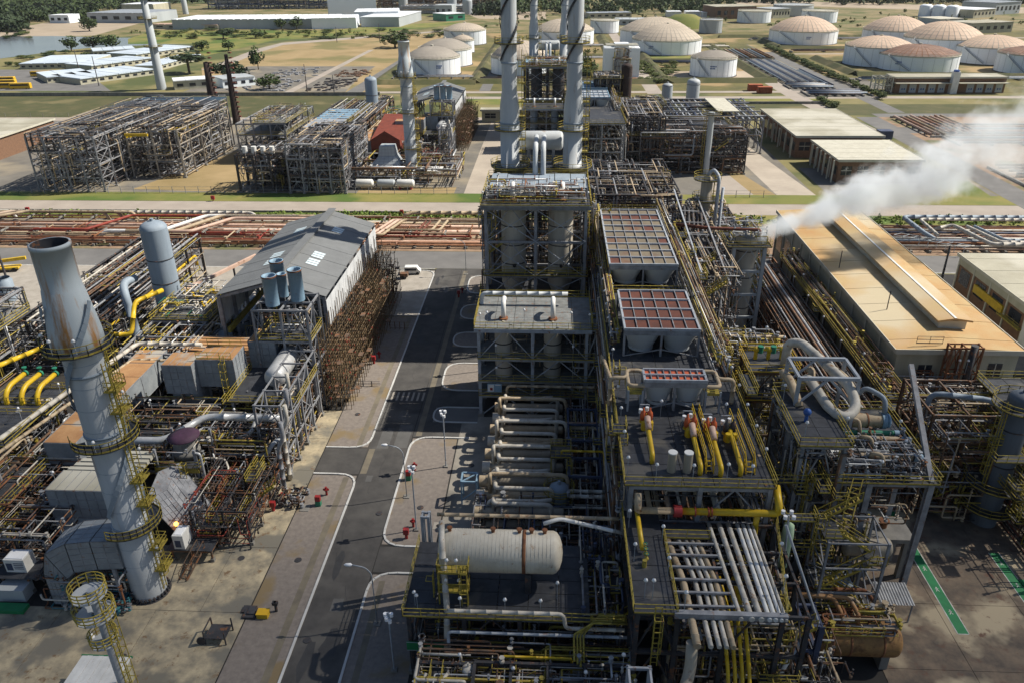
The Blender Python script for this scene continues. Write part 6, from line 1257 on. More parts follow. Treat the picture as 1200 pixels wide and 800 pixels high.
# ------------------------------------------------------------------ rear process frames
def rear(lab, xs, ys, zs, m, n, pal=None, decks=(), **kw):
    f = frame("process_structure", lab, "steel structure", xs, ys, zs, m, kw.pop("cw", .4), .28, decks=decks, rails=bool(decks), brace=kw.pop("brace", 2), **kw)
    if n: clutter(f, xs[0], xs[-1], ys[0], ys[-1], .6, zs[-1] + 1, int(n * 1.7), seed=int(xs[0]), rmax=.26, pal=pal or ["steel", "steel_dark", "steel_dark", "steel_dark", "steel", "beige"], nodes=False); access(f, xs[0], xs[-1], ys[0], ys[-1], 3, zs[-1], 10, int(ys[0]), 'yellow')
    return f
def run(a, b_, n): return [a + (b_ - a) * k / (n - 1) for k in range(n)]
f = rear("long grey rear-left frame with rows of pale columns and slatted blue-grey top", run(-160, -139, 5), run(229, 292, 10), [4.5, 8.5, 12.5, 17], "steel", 130, cw=.42)
for k in range(30): piece("slat", f, 's', "steel_light", (-160.4, 231 + 2 * k, 17.2), (-147, 231 + 2 * k, 17.2), .2, .22)
f = rear("pale-columned rear-left frame with yellow crane beam facing the yard", run(-138, -121, 3), run(246, 288, 6), [6, 11, 15.6], "concrete_pale", 110, cw=.5); piece("crane_beam", f, 's', "yellow_bright", (-138, 245.8, 13.4), (-121, 265, 13.4), .5, .8)
piece("crane_beam", f, 's', "yellow_bright", (-137.6, 244.6, 14.2), (-130, 244.6, 14.2), .5, .8)
f = rear("far slatted cooling bank of blue-grey bays behind the pale-columned frame", run(-172, -138, 5), run(296, 330, 5), [7, 12], "steel", 90, cw=.45)
for k in range(20): piece("slat", f, 's', "vent_blue" if k > 14 else "steel", (-172.6, 297 + 1.7 * k, 12.4), (-137.4, 297 + 1.7 * k, 12.4), .25, .25)
for k, (x, y, h) in enumerate(((-146.5, 336, 25.5), (-137.5, 336, 28.5))):
    t = T("flare_riser", f"{['thicker','thinner'][k]} dark red-brown riser stack with knobbly ladder in the rear-left unit", "stack", (x, y, 0)); b = MB(); b.lathe((x, y, 0), [(2.2 - k * .5, 0), (1.7 - k * .5, h * .55), (1.5 - k * .5, h * .7), (1.2 - k * .5, h), (.02, h + .3)], 12); P("shaft", b, mat("riser_brown%d" % k, (.05, .03, .025), (.03, .02, .018), 1, .8).name, t)
    for j in range(14): b = MB(); b.box(x + 1.2, x + 2.4, y - .6, y + .6, 3 + j * 2, 3.5 + j * 2); P("ladder_platform", b, "red_brown", t)
f = rear("dense brown rear structure of stacked beams and pipes left of the red shed", run(-80, -63, 5), run(228, 262, 7), [4, 7.5, 11, 14], "steel", 230, brace=1)
f = rear("dark rear frame with thick posts and white pots on its roof", run(-96, -80.5, 4), run(229, 243, 3), [7.5, 11.6], "steel_dark", 60, cw=.6)
for k in range(4): b = MB(); b.cyl((-93.5 + 2.8 * k, 231, 11.7), .8, 0, 2, 10); P("pot", b, "white", f)
f = rear("slatted grey cooler bank on the rear brown structure", run(-85, -73, 3), run(262, 300, 6), [7, 12], "steel", 70)
for k in range(9): b = MB(); b.lathe((0, 264 + 4 * k, 11.4), [(1.9, -85), (1.9, -73)], 10, 'x'); P("cooler_drum", b, "steel_light" if k < 4 else "vent_blue", f)
f = rear("beige piped rear rack running back along the yellow handrail", run(-72, -66, 3), run(262, 326, 8), [5, 9, 12.4], "steel_brown", 120, decks=[(12.45, -72.5, -71, 262, 326)])
f = rear("small dark cube-like frame standing apart on the rear yard", run(-101, -93, 3), run(266, 276, 3), [4, 8], "steel", 40)
t = T("red_shed", "red-brown ridged shed roof on posts in the rear unit", "shed", (-57, 270, 0)); b = MB()
b.add([(-62, 262, 9), (-52, 262, 9), (-52, 288, 13), (-62, 288, 13), (-62, 262, 5), (-52, 262, 5), (-52, 288, 5), (-62, 288, 5), (-57, 262, 12)], [(0, 1, 8), (0, 3, 2, 1), (4, 5, 1, 0), (5, 6, 2, 1), (6, 7, 3, 2), (7, 4, 0, 3)]); P("casing", b, mat("shed_red", (.21, .05, .03), (.14, .036, .024), .6, .75).name, t)
for p in ((-61.5, 262.5), (-52.5, 262.5), (-61.5, 287), (-52.5, 287)): piece("post", t, 's', "steel", (*p, 0), (*p, 5), .5)
t = T("hood_hopper", "grey two-stage hood hopper in front of the red shed", "hood", (-53, 245, 0)); hull_duct(t, "hood", [((-57.5, 241, 5), (-48.5, 241, 5), (-48.5, 249, 5), (-57.5, 249, 5)), ((-55.5, 243, 8), (-50, 243, 8), (-50, 248, 8), (-55.5, 248, 8)), ((-55, 243.4, 11), (-50.5, 243.4, 11), (-50.5, 247.6, 11), (-55, 247.6, 11))], "tank_grey")
for p in ((-57, 241.5), (-49, 241.5), (-57, 248.5), (-49, 248.5)): piece("post", t, 's', "steel", (*p, 0), (*p, 5), .5)
for k, x in enumerate((-58.4, -51.6, -45.6)):
    t = T("road_tanker_vessel", f"white horizontal storage bullet, {['west','middle','east'][k]} of three beside the rear road", "tank", (x, 233.5, 0)); b = MB(); b.drum((0, 233.5, 1.9), 1.2, x - 2.9, x + 2.9, 'x', 14, .5); P("shell", b, "white" if k != 1 else "tank_grey", t)
    b = MB(); b.box(x - 2, x - 1.5, 232.7, 234.3, 0, 1.1); b.box(x + 1.5, x + 2, 232.7, 234.3, 0, 1.1); P("saddle", b, "red" if k == 2 else "pier", t)
clutter(f, -64, -30, 236, 262, .4, 6, 90, seed=97, rmax=.25, nodes=False)
# rear right block
f = rear("dark rear-right pipe frame with red lines seen side-on", run(28, 62, 6), run(253, 266, 3), [4, 8, 12.4], "steel_dark", 130, pal=["steel_dark", "steel_dark", "steel", "steel_brown"])
f = rear("rear-right latticed flat-topped cooler frame with blue-grey slats", run(38, 74, 6), run(282, 322, 5), [7, 12], "steel", 60)
for k in range(17): piece("slat", f, 's', "steel_light" if k % 3 else "steel_blue", (38 + 2.2 * k, 281, 12.4), (38 + 2.2 * k, 323, 12.4), .45, .35)
for k in range(5): piece("cross_slat", f, 's', "steel", (37, 284 + 9 * k, 12.9), (75, 284 + 9 * k, 12.9), .5, .4)
t = T("panel_roof", "pale cream flat roof panel lying on the rear-right frame", "roof", (62, 296, 12.7)); b = MB(); b.box(58, 65.5, 284, 312, 14.3, 14.6); P("panel", b, "cream_trim", t)
for p in ((58.5, 285), (65, 285), (58.5, 311), (65, 311)): piece("post", t, 's', "steel", (*p, 12.6), (*p, 14.3), .3)
f = rear("brown rear tower frame with yellow-green decks between stacks and lattice", run(24, 36, 4), run(256, 292, 6), [6, 12, 17], "steel_dark", 200, decks=[(12.05, 23, 37, 255, 268), (17.05, 23.5, 36.5, 270, 292)], brace=1)
f = rear("tall stepped dark tower frame right of the rear twin stacks", run(15, 24, 3), run(296, 308, 3), [6, 12, 18, 24], "steel_dark", 120, decks=[(18.05, 14, 25, 295, 309), (24.05, 14, 25, 295, 309)], brace=1)
f = rear("shorter dark frame with pale vessels beside the rear tower frame", run(31, 40, 3), run(294, 310, 3), [5, 10, 15], "steel_dark", 110, decks=[(15.05, 30, 41, 293, 311)], brace=1)
f = rear("yellow-decked rear structure beside the lattice frame", run(38, 58, 4), run(268, 280, 3), [6, 12], "steel", 70, decks=[(12.05, 37, 60, 267, 281)])
dome_vessel(26.5, 299, 0, 29, 2.0, "riser_brown0", "tower", "black-brown tower standing behind the rear reactor structure", "column", (8, 16, 24))
for k, (x, y, top, r) in enumerate(((46.6, 334, 17, 2.2), (57.6, 337, 18.4, 2.7))):
    v = dome_vessel(x, y, 0, top, r, "tank_grey", "silo", f"{['left','right'][k]} grey silo of the pair beyond the lattice frame", "silo", (10, 16))
t = T("platform_column", "slim pale column with a round yellow head platform in the rear-right block", "column", (49.6, 252, 0)); b = MB(); b.cyl((49.6, 252, 0), .95, 0, 20, 14); P("shell", b, "tank_grey", t); ring_platform(t, 49.6, 252, 19.4, .9, 3.2); b = MB(); b.ladder(48.2, 252, 1, 20, -1, 0); P("ladder_cage", b, "yellow", t)
f = rear("white clad structure with slatted roof and dark recess beyond the rear stacks", run(29, 47, 3), run(466, 476, 2), [10, 17], "white", 0, cw=1.2)
b = MB(); b.box(28, 34, 464.5, 478, .1, 17); b.box(42, 48, 464.5, 478, .1, 17); b.box(34, 42, 470, 478, .1, 19); P("cladding", b, "tank_white", f); 
for k in range(8): piece("slat", f, 's', "cream_trim", (29, 465 + 1.6 * k, 18.4), (47, 465 + 1.6 * k, 18.4), .7, .4)
clutter(f, 33, 43, 462, 468, 1, 17, 40, seed=98, rmax=.3, nodes=False)
f = rear("red and rust valve skid between the air coolers and the tower", run(13, 20, 3), run(158, 170, 3), [5, 10], "red_brown", 120, pal=["red", "red_lead", "rust", "steel", "steel_dark"])
f = rear("dark steel service frame behind the cooler rack", run(8, 29, 4), run(172, 206, 5), [6, 11, 15], "steel_dark", 160, brace=1)
f = rear("brown low structure spanning the corridor beside the tower", run(31, 46, 4), run(160, 176, 3), [4.5, 9], "steel_brown", 110)
f = rear("grey pipe trestle frame between the tower and the hall", run(36, 46, 3), run(178, 206, 4), [4.5], "steel", 60)

# ------------------------------------------------------------------ storage tanks
TK = [(-74, 493, 16.7, 10.1, 15.9, "dome_grey", "grey-domed tank right behind the rear stack", 1), (-72, 536, 17.5, 10.3, 16.3, "dome_grey", "grey-domed tank partly hidden behind the nearest grey-domed one", 0),
 (-68, 607, 8.3, 8.8, 12.2, "dome_tan", "small white tank with pale dome left of the twin stacks", 0), (-73, 669, 17.1, 10.8, 15.8, "dome_tan", "farthest pale-domed tank of the left-hand group", 0),
 (-21, 497, 17.8, 9.6, 18.6, "dome_tan", "tan-domed tank seen between the twin stacks", 1), (7, 667, 24.1, 10.5, 18.6, "dome_tan", "wide tan-domed tank half hidden by the east stack", 0),
 (45, 761, 12.9, 10.7, 0, "tank_white", "flat-topped white tank far beyond the east stack", 0), (78, 654, 26.9, 11.5, 20.3, "dome_tan", "tan-domed tank behind the large centre one", 0),
 (81, 603, 24.9, 9.5, 19.2, "dome_tan", "large tan-domed tank in the centre of the farm", 1), (93, 483, 13.3, 10.2, 13.9, "dome_grey", "small pale-domed tank standing alone in front of the large centre one", 1),
 (139, 752, 10.0, 11.2, 0, "tank_grey", "grey flat-topped tank beside the grassy mound", 0), (203, 866, 16.6, 11.1, 0, "tank_white", "white flat-topped tank before the brown building", 0),
 (196, 666, 25.8, 9.7, 19.4, "dome_pink", "pink-domed tank left of the east road", 1), (267, 862, 17.4, 11.0, 0, "tank_white", "white flat-topped tank behind the left pink-domed one", 0),
 (267, 959, 21.7, 11.3, 0, "tank_grey", "farthest grey flat-topped tank", 0), (251, 625, 22.9, 13.0, 22.0, "dome_pink", "pink-domed tank at the back of the right-hand cluster", 0),
 (205, 531, 20.4, 11.4, 17.0, "dome_pink", "rosy-domed tank with diagonal stair, left of the brown-domed one", 0), (260, 567, 24.8, 13.0, 22.5, "dome_pink", "biggest pink-domed tank in the middle of the right-hand cluster", 0),
 (221, 510, 23.0, 9.0, 13.9, "dome_brown", "brown weathered-domed tank behind the substation", 1), (280, 542, 22.3, 10.0, 16.1, "dome_pink", "pink-domed tank with stair right of the biggest one", 0),
 (281, 494, 19.7, 10.6, 14.3, "dome_brown", "brown-domed tank cut by the right edge", 1)]
for (x, y, r, h, top, dm, lab, mk) in TK:
    t = T("storage_tank", lab, "storage tank", (x, y, 0), "storage tanks of the tank farm")
    b = MB(); b.lathe((x, y, 0), [(r, .4), (r, h)], 44); sh = P("shell", b, "tank_grey" if dm == "tank_grey" else "tank_white", t)
    b = MB(); b.lathe((x, y, 0), [(r + .6, 0), (r + .6, .4), (r, .4)], 36); P("foundation", b, "steel_dark", t)
    b = MB(); b.lathe((x, y, h), [(r, -.5), (r + .22, -.5), (r + .22, 0), (r, 0)], 44); b.rail([(x + r * math.cos(k * .1571), y + r * math.sin(k * .1571), h) for k in range(41)], 1.0, .12, 4); P("rim", b, "cream_trim", sh)
    if top:
        R_ = (r * r + (top - h) ** 2) / (2 * (top - h)); am = math.asin(min(1, r / R_)); cz = top - R_
        n = 40; rows = 7; wh = MB()
        for j in range(rows):   # each ring of roof panels
            a0, a1 = am * (1 - j / rows), am * (1 - (j + 1) / rows); nn = n if j < rows - 2 else 20
            b = MB()
            for k in range(nn):
                u0, u1 = k * math.tau / nn + .012, (k + 1) * math.tau / nn - .012; lift = .05 * ((k + j) % 2)
                vs = [(x + (R_ + lift) * math.sin(a) * math.cos(u), y + (R_ + lift) * math.sin(a) * math.sin(u), cz + (R_ + lift) * math.cos(a)) for a, u in ((a0, u0), (a0, u1), (a1 + .004, u1), (a1 + .004, u0))]
                b.add(vs, [(0, 1, 2, 3)])
            P("roof_panel_ring", b, dm, t, kind="stuff")
        b = MB(); b.lathe((x, y, cz), [((R_ - .06) * math.sin(a), (R_ - .06) * math.cos(a)) for a in run(am, .01, 8)], 40); P("roof_deck", b, "rust" if dm == "dome_brown" else "dome_grey", t)
        b = MB(); b.cyl((x, y, top - .1), .9, 0, .8, 10); P("roof_vent", b, "cream_trim", t)
    else:
        b = MB(); b.lathe((x, y, h), [(r, -.1), (.02, .5)], 36); P("roof", b, "pale_roof" if dm == "tank_white" else "tank_grey", t)
    ca = math.atan2(-y, -x)
    b = MB(); pr = None
    for k in range(15):
        a = ca - .75 + k * .045; z = h - (h - 1) * k / 14; p = Vector((x + (r + .7) * math.cos(a), y + (r + .7) * math.sin(a), z))
        if pr: b.bar(pr, p, .9, .25); b.bar(pr + Vector((0, 0, 1)), p + Vector((0, 0, 1)), .12); b.bar(p, p + Vector((0, 0, 1)), .1)
        pr = p
    P("spiral_stair", b, "tank_grey", t)
    b = MB()
    for k in range(24): a = k * math.tau / 24; b.bar((x + r * math.cos(a), y + r * math.sin(a), .4), (x + r * math.cos(a), y + r * math.sin(a), h - .5), .1)
    P("shell_seam", b, "tank_grey", t)
    if mk:   # small dark blue lettering too far off to read
        b = MB(); a0 = ca + (-.5 if lab.startswith(("brown w", "large")) else .12 if not lab.startswith("small") else -.1)
        for row, cnt in ((0, 5), (1, 4)):
            for k in range(cnt):
                a = a0 + k * .75 / r; zz = h * .62 - row * 1.1; p = Vector((x + (r + .05) * math.cos(a), y + (r + .05) * math.sin(a), zz)); tn = Vector((-math.sin(a), math.cos(a), 0)) * .26
                b.bar(p - tn, p + tn, .06, .7, up=(0, 0, 1))
        P("lettering", b, "blue", t)
for k, (xx, y) in enumerate(((401, 931), (411, 922), (421, 913))):
    t = T("white_silo", f"white domed tank, {['left','middle','right'][k]} of the far trio under the dark hill", "tank", (xx, y, 0), "far trio of white domed tanks")
    b = MB(); b.lathe((xx, y, 0), [(6.6, 0), (6.6, 10.2), (5.8, 11.3), (3.6, 12.2), (.02, 12.6)], 24); P("shell", b, "tank_white", t); b = MB(); b.cyl((xx, y, 12.4), 1.4, 0, 1.2, 10); P("top_platform", b, "yellow", t)

# ------------------------------------------------------------------ far plant, warehouses, yards
def block(name, lab, poly, h, wall, roof, cat="building", windows=0, roof_h=.5):
    """building on a ground quadrilateral (front-left, front-right, back-right, back-left)"""
    c = sum((Vector(p) for p in poly), Vector()) / 4; t = T(name, lab, cat, (c.x, c.y, 0))
    b = MB(); b.add([(p[0], p[1], 0) for p in poly] + [(p[0], p[1], h) for p in poly], [(0, 1, 5, 4), (1, 2, 6, 5), (2, 3, 7, 6), (3, 0, 4, 7), (4, 5, 6, 7)]); w_ = P("wall", b, wall, t)
    A, B_, C_, D = (Vector((p[0], p[1], 0)) for p in poly); n = max(3, int((B_ - A).length / 7))
    for k in range(n):
        u0, u1 = k / n, (k + 1) / n - .01; e = (A - D).normalized() * .6; dz = .06 * (k % 2); q4 = [A.lerp(B_, u0) + e, A.lerp(B_, u1) + e, D.lerp(C_, u1) - e, D.lerp(C_, u0) - e]
        b = MB(); b.add([(p.x, p.y, h + .02) for p in q4] + [(p.x, p.y, h + roof_h + dz) for p in q4], [(0, 1, 5, 4), (1, 2, 6, 5), (2, 3, 7, 6), (3, 0, 4, 7), (4, 5, 6, 7)]); P("roof_panel", b, roof, t)
    nf = Vector(((B_ - A).y, -(B_ - A).x, 0)).normalized() * .12
    for k in range(windows):
        p = A.lerp(B_, (k + .25) / windows) + nf; s = A.lerp(B_, (k + .75) / windows) + nf
        b = MB(); b.add([(p.x, p.y, h * .35), (s.x, s.y, h * .35), (s.x, s.y, h * .7), (p.x, p.y, h * .7)], [(0, 1, 2, 3)]); P("window", b, "glass_dark", w_)
    return t
def quad(fl, fr, depth):
    A, B_ = Vector(at(*fl)), Vector(at(*fr)); n = Vector((-(B_ - A).y, (B_ - A).x, 0)).normalized() * depth
    if n.y < 0: n = -n
    return [tuple(A), tuple(B_), tuple(B_ + n), tuple(A + n)]
mat("white_roof", (.80, .83, .86), (.70, .73, .77), .03, .5)
mat("blue_white_wall", (.78, .84, .88), (.70, .76, .80), .03, .6)
mat("camp_roof", (.58, .65, .72), (.46, .53, .61), .05, .55)
mat("grey_roof", (.30, .33, .37), (.24, .265, .30), .04, .6)
block("warehouse", "very long low warehouse with dazzling white roof, left of the white cube", quad((203, 35), (385, 34), 62), 9, "tank_grey", "white_roof", "warehouse", 0)
block("warehouse", "white-fronted warehouse wing below the white cube", quad((366, 34.5), (418, 33.5), 46), 9.5, "blue_white_wall", "white_roof", "warehouse", 0)
block("cube_building", "tall windowless white cube building", quad((386, 21.5), (442, 20), 36), 33, "blue_white_wall", "white_roof", "building", 0)
block("warehouse", "white sloped-roof hall right of the white cube", quad((416, 28), (468, 27), 56), 11, "blue_white_wall", "white_roof", "warehouse", 0)
block("warehouse", "open-ended white hall at the right end of the warehouse row", quad((468, 32), (494, 24), 40), 9, "tank_grey", "white_roof", "warehouse", 0)
block("workshop", "low salmon-roofed shed in front of the long warehouse", quad((180, 34), (256, 35), 9), 4, "cream_wall", "pink_pipe", "shed", 5)
block("warehouse", "white-roofed store block left of the far mast", quad((104, 27), (172, 27.5), 60), 10, "tank_grey", "grey_roof", "warehouse", 5)
block("warehouse", "bright white roofed hall behind the far mast", quad((145, 20), (182, 20), 40), 14, "cream_wall", "white_roof", "warehouse", 0)
block("office", "small white office by the far shore", quad((59, 27.5), (82, 27.5), 20), 8, "blue_white_wall", "white_roof", "building", 3)
for k, (a, c_, d) in enumerate((((24, 81.5), (100, 80), 46), ((56, 98), (110, 93), 28), ((95, 100), (182, 88), 30), ((108, 84), (180, 74), 26), ((160, 70), (228, 60), 28), ((110, 66), (160, 63), 24), ((184, 84), (236, 70), 14))):
    block("long_shed", ["white-roofed shed nearest the lagoon", "white-roofed shed in front of the lagoon shed", "white-roofed shed beside the yellow buses", "white-roofed shed in the middle of the camp", "white-roofed shed beside the far mast", "white-roofed shed at the back of the camp", "narrow white-roofed shed on the camp's right"][k], quad(a, c_, d), 3.1, "cream_wall", "camp_roof", "shed", 9)
block("workshop", "low grey building beside the umbrella tree", quad((262, 104), (300, 100), 16), 4.5, "blue_white_wall", "tank_grey", "building", 4)
block("workshop", "flat pale building behind the flare risers", quad((205, 106), (248, 103), 12), 4.5, "cream_wall", "white_roof", "building", 3)
block("pavilion", "green-walled small hall with white roof beyond the field", quad((523, 25.5), (545, 24), 26), 7, "green_pipe", "white_roof", "building", 2)
block("workshop", "pale block among the far plant pipes", quad((510, 20), (530, 20), 24), 12, "tank_grey", "tank_grey", "building", 3)
for k, (a, c_, h, m) in enumerate((((245, 11.5), (385, 12), 26, "steel_blue"), ((440, 12), (505, 12), 22, "steel_brown"), ((505, 14), (560, 15), 20, "steel_brown"), ((470, 17), (540, 18), 9, "steel"))):
    Q = quad(a, c_, 50); f = frame("process_structure", ["far dark lattice process block behind the warehouses", "far brown process block right of the white cube", "far brown process block with pale tanks", "low far pipework before the brown blocks"][k], "steel structure", run(min(p[0] for p in Q), max(p[0] for p in Q), 14 if k == 0 else 8), run(Q[0][1], Q[0][1] + 50, 3), run(h / 4, h, 4), m, 1.2, 1.1, brace=1, piers=False)
    clutter(f, Q[0][0], Q[1][0], Q[0][1], Q[0][1] + 50, 1, h, 130, seed=k + 120, rmax=.8, nodes=False, pal=["steel", "tank_grey", m, "beige"])
for k, (px, py, h) in enumerate(((530, 16, 22), (548, 17, 18), (473, 12, 26))): p = at(px, py); dome_vessel(p[0], p[1], 0, h, 6, "tank_grey", "silo", f"far pale silo among the brown process blocks, {['middle','right','left'][k]} one", "silo")
for k, (a, c_, d, h, wl_, rf) in enumerate((((838, 23), (885, 22), 40, 12, "brick", "pale_roof"), ((720, 30), (765, 30), 24, 5, "tank_grey", "tank_grey"), ((1136, 40), (1185, 38), 26, 8, "cream_wall", "pale_roof"), ((1140, 22), (1165, 20), 40, 8, "cream_wall", "white_roof"), ((1165, 18), (1194, 16), 40, 12, "tank_grey", "grey_roof"), ((905, 22), (925, 21), 30, 9, "cream_wall", "tank_grey"), ((690, 22), (740, 21), 20, 5, "cream_wall", "grey_roof"), ((1100, 30), (1128, 29), 30, 5, "tank_grey", "cream_trim"))):
    block("far_building", ["brown multi-bay building beside the white flat tank", "long low grey store beyond the tan domes", "cream works building right of the trio of white tanks", "small pale shed under the dark hill", "grey-roofed works hall at the far right", "small cream works beside the pink dome", "dim low building beyond the twin stacks", "low grey shed behind the biggest pink dome"][k], quad(a, c_, d), h, wl_, rf, "building", 6)
for k, (px, py) in enumerate(((790, 20), (812, 20), (832, 21), (843, 19))): 
    p = at(px, py); block("tent_shed", f"small white canopy shed beyond the grassy mound, {ROW[k]} from the left", [(p[0] - 8, p[1], 0), (p[0] + 8, p[1], 0), (p[0] + 8, p[1] + 16, 0), (p[0] - 8, p[1] + 16, 0)], 5, "white", "white_roof", "shed", 0)
b = MB(); p = at(855, 31) if False else at(805, 34); b.lathe((p[0], p[1] + 20, 0), [(26, 0), (20, 6), (10, 11), (.02, 12)], 20); SET("grassy_mound", b, "green_grass")

# parallel pipe banks beside the east road
def bank(lab, xs, y0, y1, m, n, axis='y', r=.45):
    t = T("pipe_bank", lab, "pipe bank", (xs[0], y0, 0)); q = random.Random(n)
    for k in range(n):
        x = xs[0] + (xs[1] - xs[0]) * k / max(1, n - 1); b = MB(); a, c = y0 + q.uniform(0, 3), y1 - q.uniform(0, 6)
        b.tube([(x, a, 1.2), (x, c, 1.2)] if axis == 'y' else [(a, x, 1.2), (c, x, 1.2)], r, 6); P("pipe", b, m[k % len(m)], t)
    for k in range(8):
        v = y0 + (y1 - y0) * k / 7; b = MB()
        b.box(xs[0] - .6, xs[1] + .6, v - .3, v + .3, 0, .75) if axis == 'y' else b.box(v - .3, v + .3, xs[0] - .6, xs[1] + .6, 0, .75); P("sleeper", b, "pier", t)
PB = ["vessel_grey", "steel_blue", "steel", "insulation"]
bank("blue-grey pipe bank running back between track and road", (126, 144), 446, 548, PB, 13); bank("blue-grey pipe bank beside the road hedge", (146, 148), 436, 500, PB, 2)
bank("crosswise blue-grey pipe bank by the containers", (430, 443), 124, 147, PB, 7, 'x'); bank("crosswise dark pipe bank before the drain", (406, 420), 127, 158, ["steel_dark", "steel_blue", "vessel_grey"], 8, 'x')
bank("pinkish pipe bank in the dip beyond the east road", (146, 166), 310, 350, ["pink_pipe", "rust_pipe", "beige"], 9); bank("crosswise pipe bank behind the plume", (296, 330), 150, 232, ["steel", "pink_pipe", "vessel_grey", "rust_pipe"], 9, 'x')
bank("rusty pipe bank at the right edge behind the plume", (228, 262), 144, 236, ["rust_pipe", "beige", "steel", "rust"], 10, 'x'); bank("teal-roofed pipe bank at the far right", (264, 278), 186, 236, ["teal", "vessel_grey"], 6, 'x', .9)
bank("mixed scrap pipe bank on the tank farm track", (124, 147), 556, 612, ["rust_pipe", "steel", "vessel_grey", "rust"], 9)
for k in range(2):
    t = T("container", ["rear", "front"][k] + " rust-red container beside the east track", "container", (104 + 3 * k, 425 - 8 * k, 0)); b = MB(); b.box(101 + 3 * k, 108 + 3 * k, 423 - 8 * k, 427 - 8 * k, .1, 3.2); P("body", b, "red_brown" if False else mat("container_red%d" % k, (.36, .09, .03), (.27, .07, .03), .3, .7).name, t); b = MB()
    for j in range(9): b.box(101.3 + 3 * k + .75 * j, 101.5 + 3 * k + .75 * j, 422.9 - 8 * k, 423 - 8 * k, .2, 3.1)
    P("corrugation", b, "red_brown", t)
t = T("dark_kiosk", "small dark kiosk beside the road bridge", "kiosk", (124, 300, 0)); b = MB(); b.box(122, 127, 300, 304, 1.4, 4.4); P("cabin", b, "steel_blue", t)
for p in ((122.4, 300.4), (126.6, 300.4), (122.4, 303.6), (126.6, 303.6)): piece("leg", t, 's', "steel_dark", (*p, 0), (*p, 1.4), .3)

# scrap rows on the dry field, fences, walls
q = random.Random(8)
for k, (x0, x1, y0, y1) in enumerate(((-180, -148, 424, 470), (-136, -116, 420, 470), (-176, -146, 480, 520), (-134, -116, 478, 510))):
    b = MB()
    for j in range(70):
        x, y = q.uniform(x0, x1), q.uniform(y0, y1); s = q.uniform(.8, 3.2); z = q.uniform(.2, .7); b.box(x, x + s, y, y + q.uniform(.5, 2.5), .02, z)
    o = ONE("scrap_heap", b, ["steel", "steel_dark", "steel", "steel_brown"][k], ["grey scrap rows on the field nearest the left track", "dark scrap rows between the two field tracks", "pale scrap rows farther up the field", "brown scrap rows beside the field road"][k], "scrap"); o["kind"] = "stuff"
def fence(lab, pts, h=2.2, st=4, m="steel", mesh=True):
    t = T("fence", lab, "fence", (pts[0][0], pts[0][1], 0)); 
    for a, c in zip(pts, pts[1:]):
        a = Vector((*a, 0)); c = Vector((*c, 0)); n = max(1, int((c - a).length / st))
        for k in range(n): p = a.lerp(c, k / n); piece("post", t, 's', m, p, p + Vector((0, 0, h)), .14)
        b = MB()
        for z in (.3, h * .55, h - .1): b.bar(a + Vector((0, 0, z)), c + Vector((0, 0, z)), .05)
        P("wire", b, m, t)
fence("wire fence on the verge in front of the rear left unit", [(-190, 227), (-60, 228), (-28, 228)]); fence("wire fence along the verge by the pale slab", [(46, 226), (66, 226)])
fence("wire fence along the drain bank", [(-300, 351.6), (-60, 351.6)], 2, 6, "pier"); fence("wire fence on the gravel strip beside the scaffold", [(-31.2, 134), (-27.4, 134)], 1.6, .8, "steel_brown"); fence("low fence posts across the gravel by the side road", [(-33, 112), (-28.6, 112)], 1, 1.2, "steel_dark")
t = T("retaining_wall", "long low concrete wall along the far side of the drain", "wall", (-200, 411, 0))
for k in range(40): b = MB(); x = -330 + 6 * k; b.box(x, x + 5.92, 410.4, 410.9, 0, 1.8); P("panel", b, "pier", t)
t = T("retaining_wall", "concrete wall along the near edge of the service road corridor", "wall", (-100, 209, 0))
for k in range(52): b = MB(); x = -300 + 6 * k; b.box(x, x + 5.9, 208.7, 209.0, -.02, .55); P("panel", b, "pier", t) if x < 10 or x > 78 else None
t = T("retaining_wall", "concrete kerb wall beside the drain on the right", "wall", (140, 385, 0))
for k in range(16): b = MB(); x = 32 + 6 * k; b.box(x, x + 5.92, 384.6, 385.1, 0, 1.2); P("panel", b, "pier", t)

# earth bunds, service tracks and low pipe runs between the tanks
def bund(pts, h=2.2, w_=5):
    b = MB()
    for a, c in zip(pts, pts[1:]):
        a = Vector((*a, 0)); c = Vector((*c, 0)); d = (c - a).normalized(); n = Vector((-d.y, d.x, 0)); a = a - d * 1; c = c + d * 1
        vs = []
        for p in (a, c): vs += [tuple(p + n * w_ + Vector((0, 0, -.1))), tuple(p + n * .8 + Vector((0, 0, h))), tuple(p - n * .8 + Vector((0, 0, h))), tuple(p - n * w_ + Vector((0, 0, -.1)))]
        b.add(vs, [(0, 1, 5, 4), (1, 2, 6, 5), (2, 3, 7, 6), (3, 2, 1, 0), (4, 5, 6, 7)])
    SET("bund", b, "bank_grass")
for pts in (((-100, 452), (-45, 452), (-45, 700)), ((-100, 455), (-100, 640)), ((-45, 455), (55, 452)), ((62, 452), (62, 640), (130, 640)), ((62, 456), (122, 456)), ((62, 545), (120, 545)), ((120, 460), (120, 640)), ((168, 622), (300, 600)), ((168, 700), (168, 625)), ((176, 480), (330, 462)), ((176, 484), (176, 560)), ((236, 530), (236, 600)), ((-45, 570), (40, 570)), ((40, 575), (40, 720)), ((140, 710), (330, 700))): bund(pts)
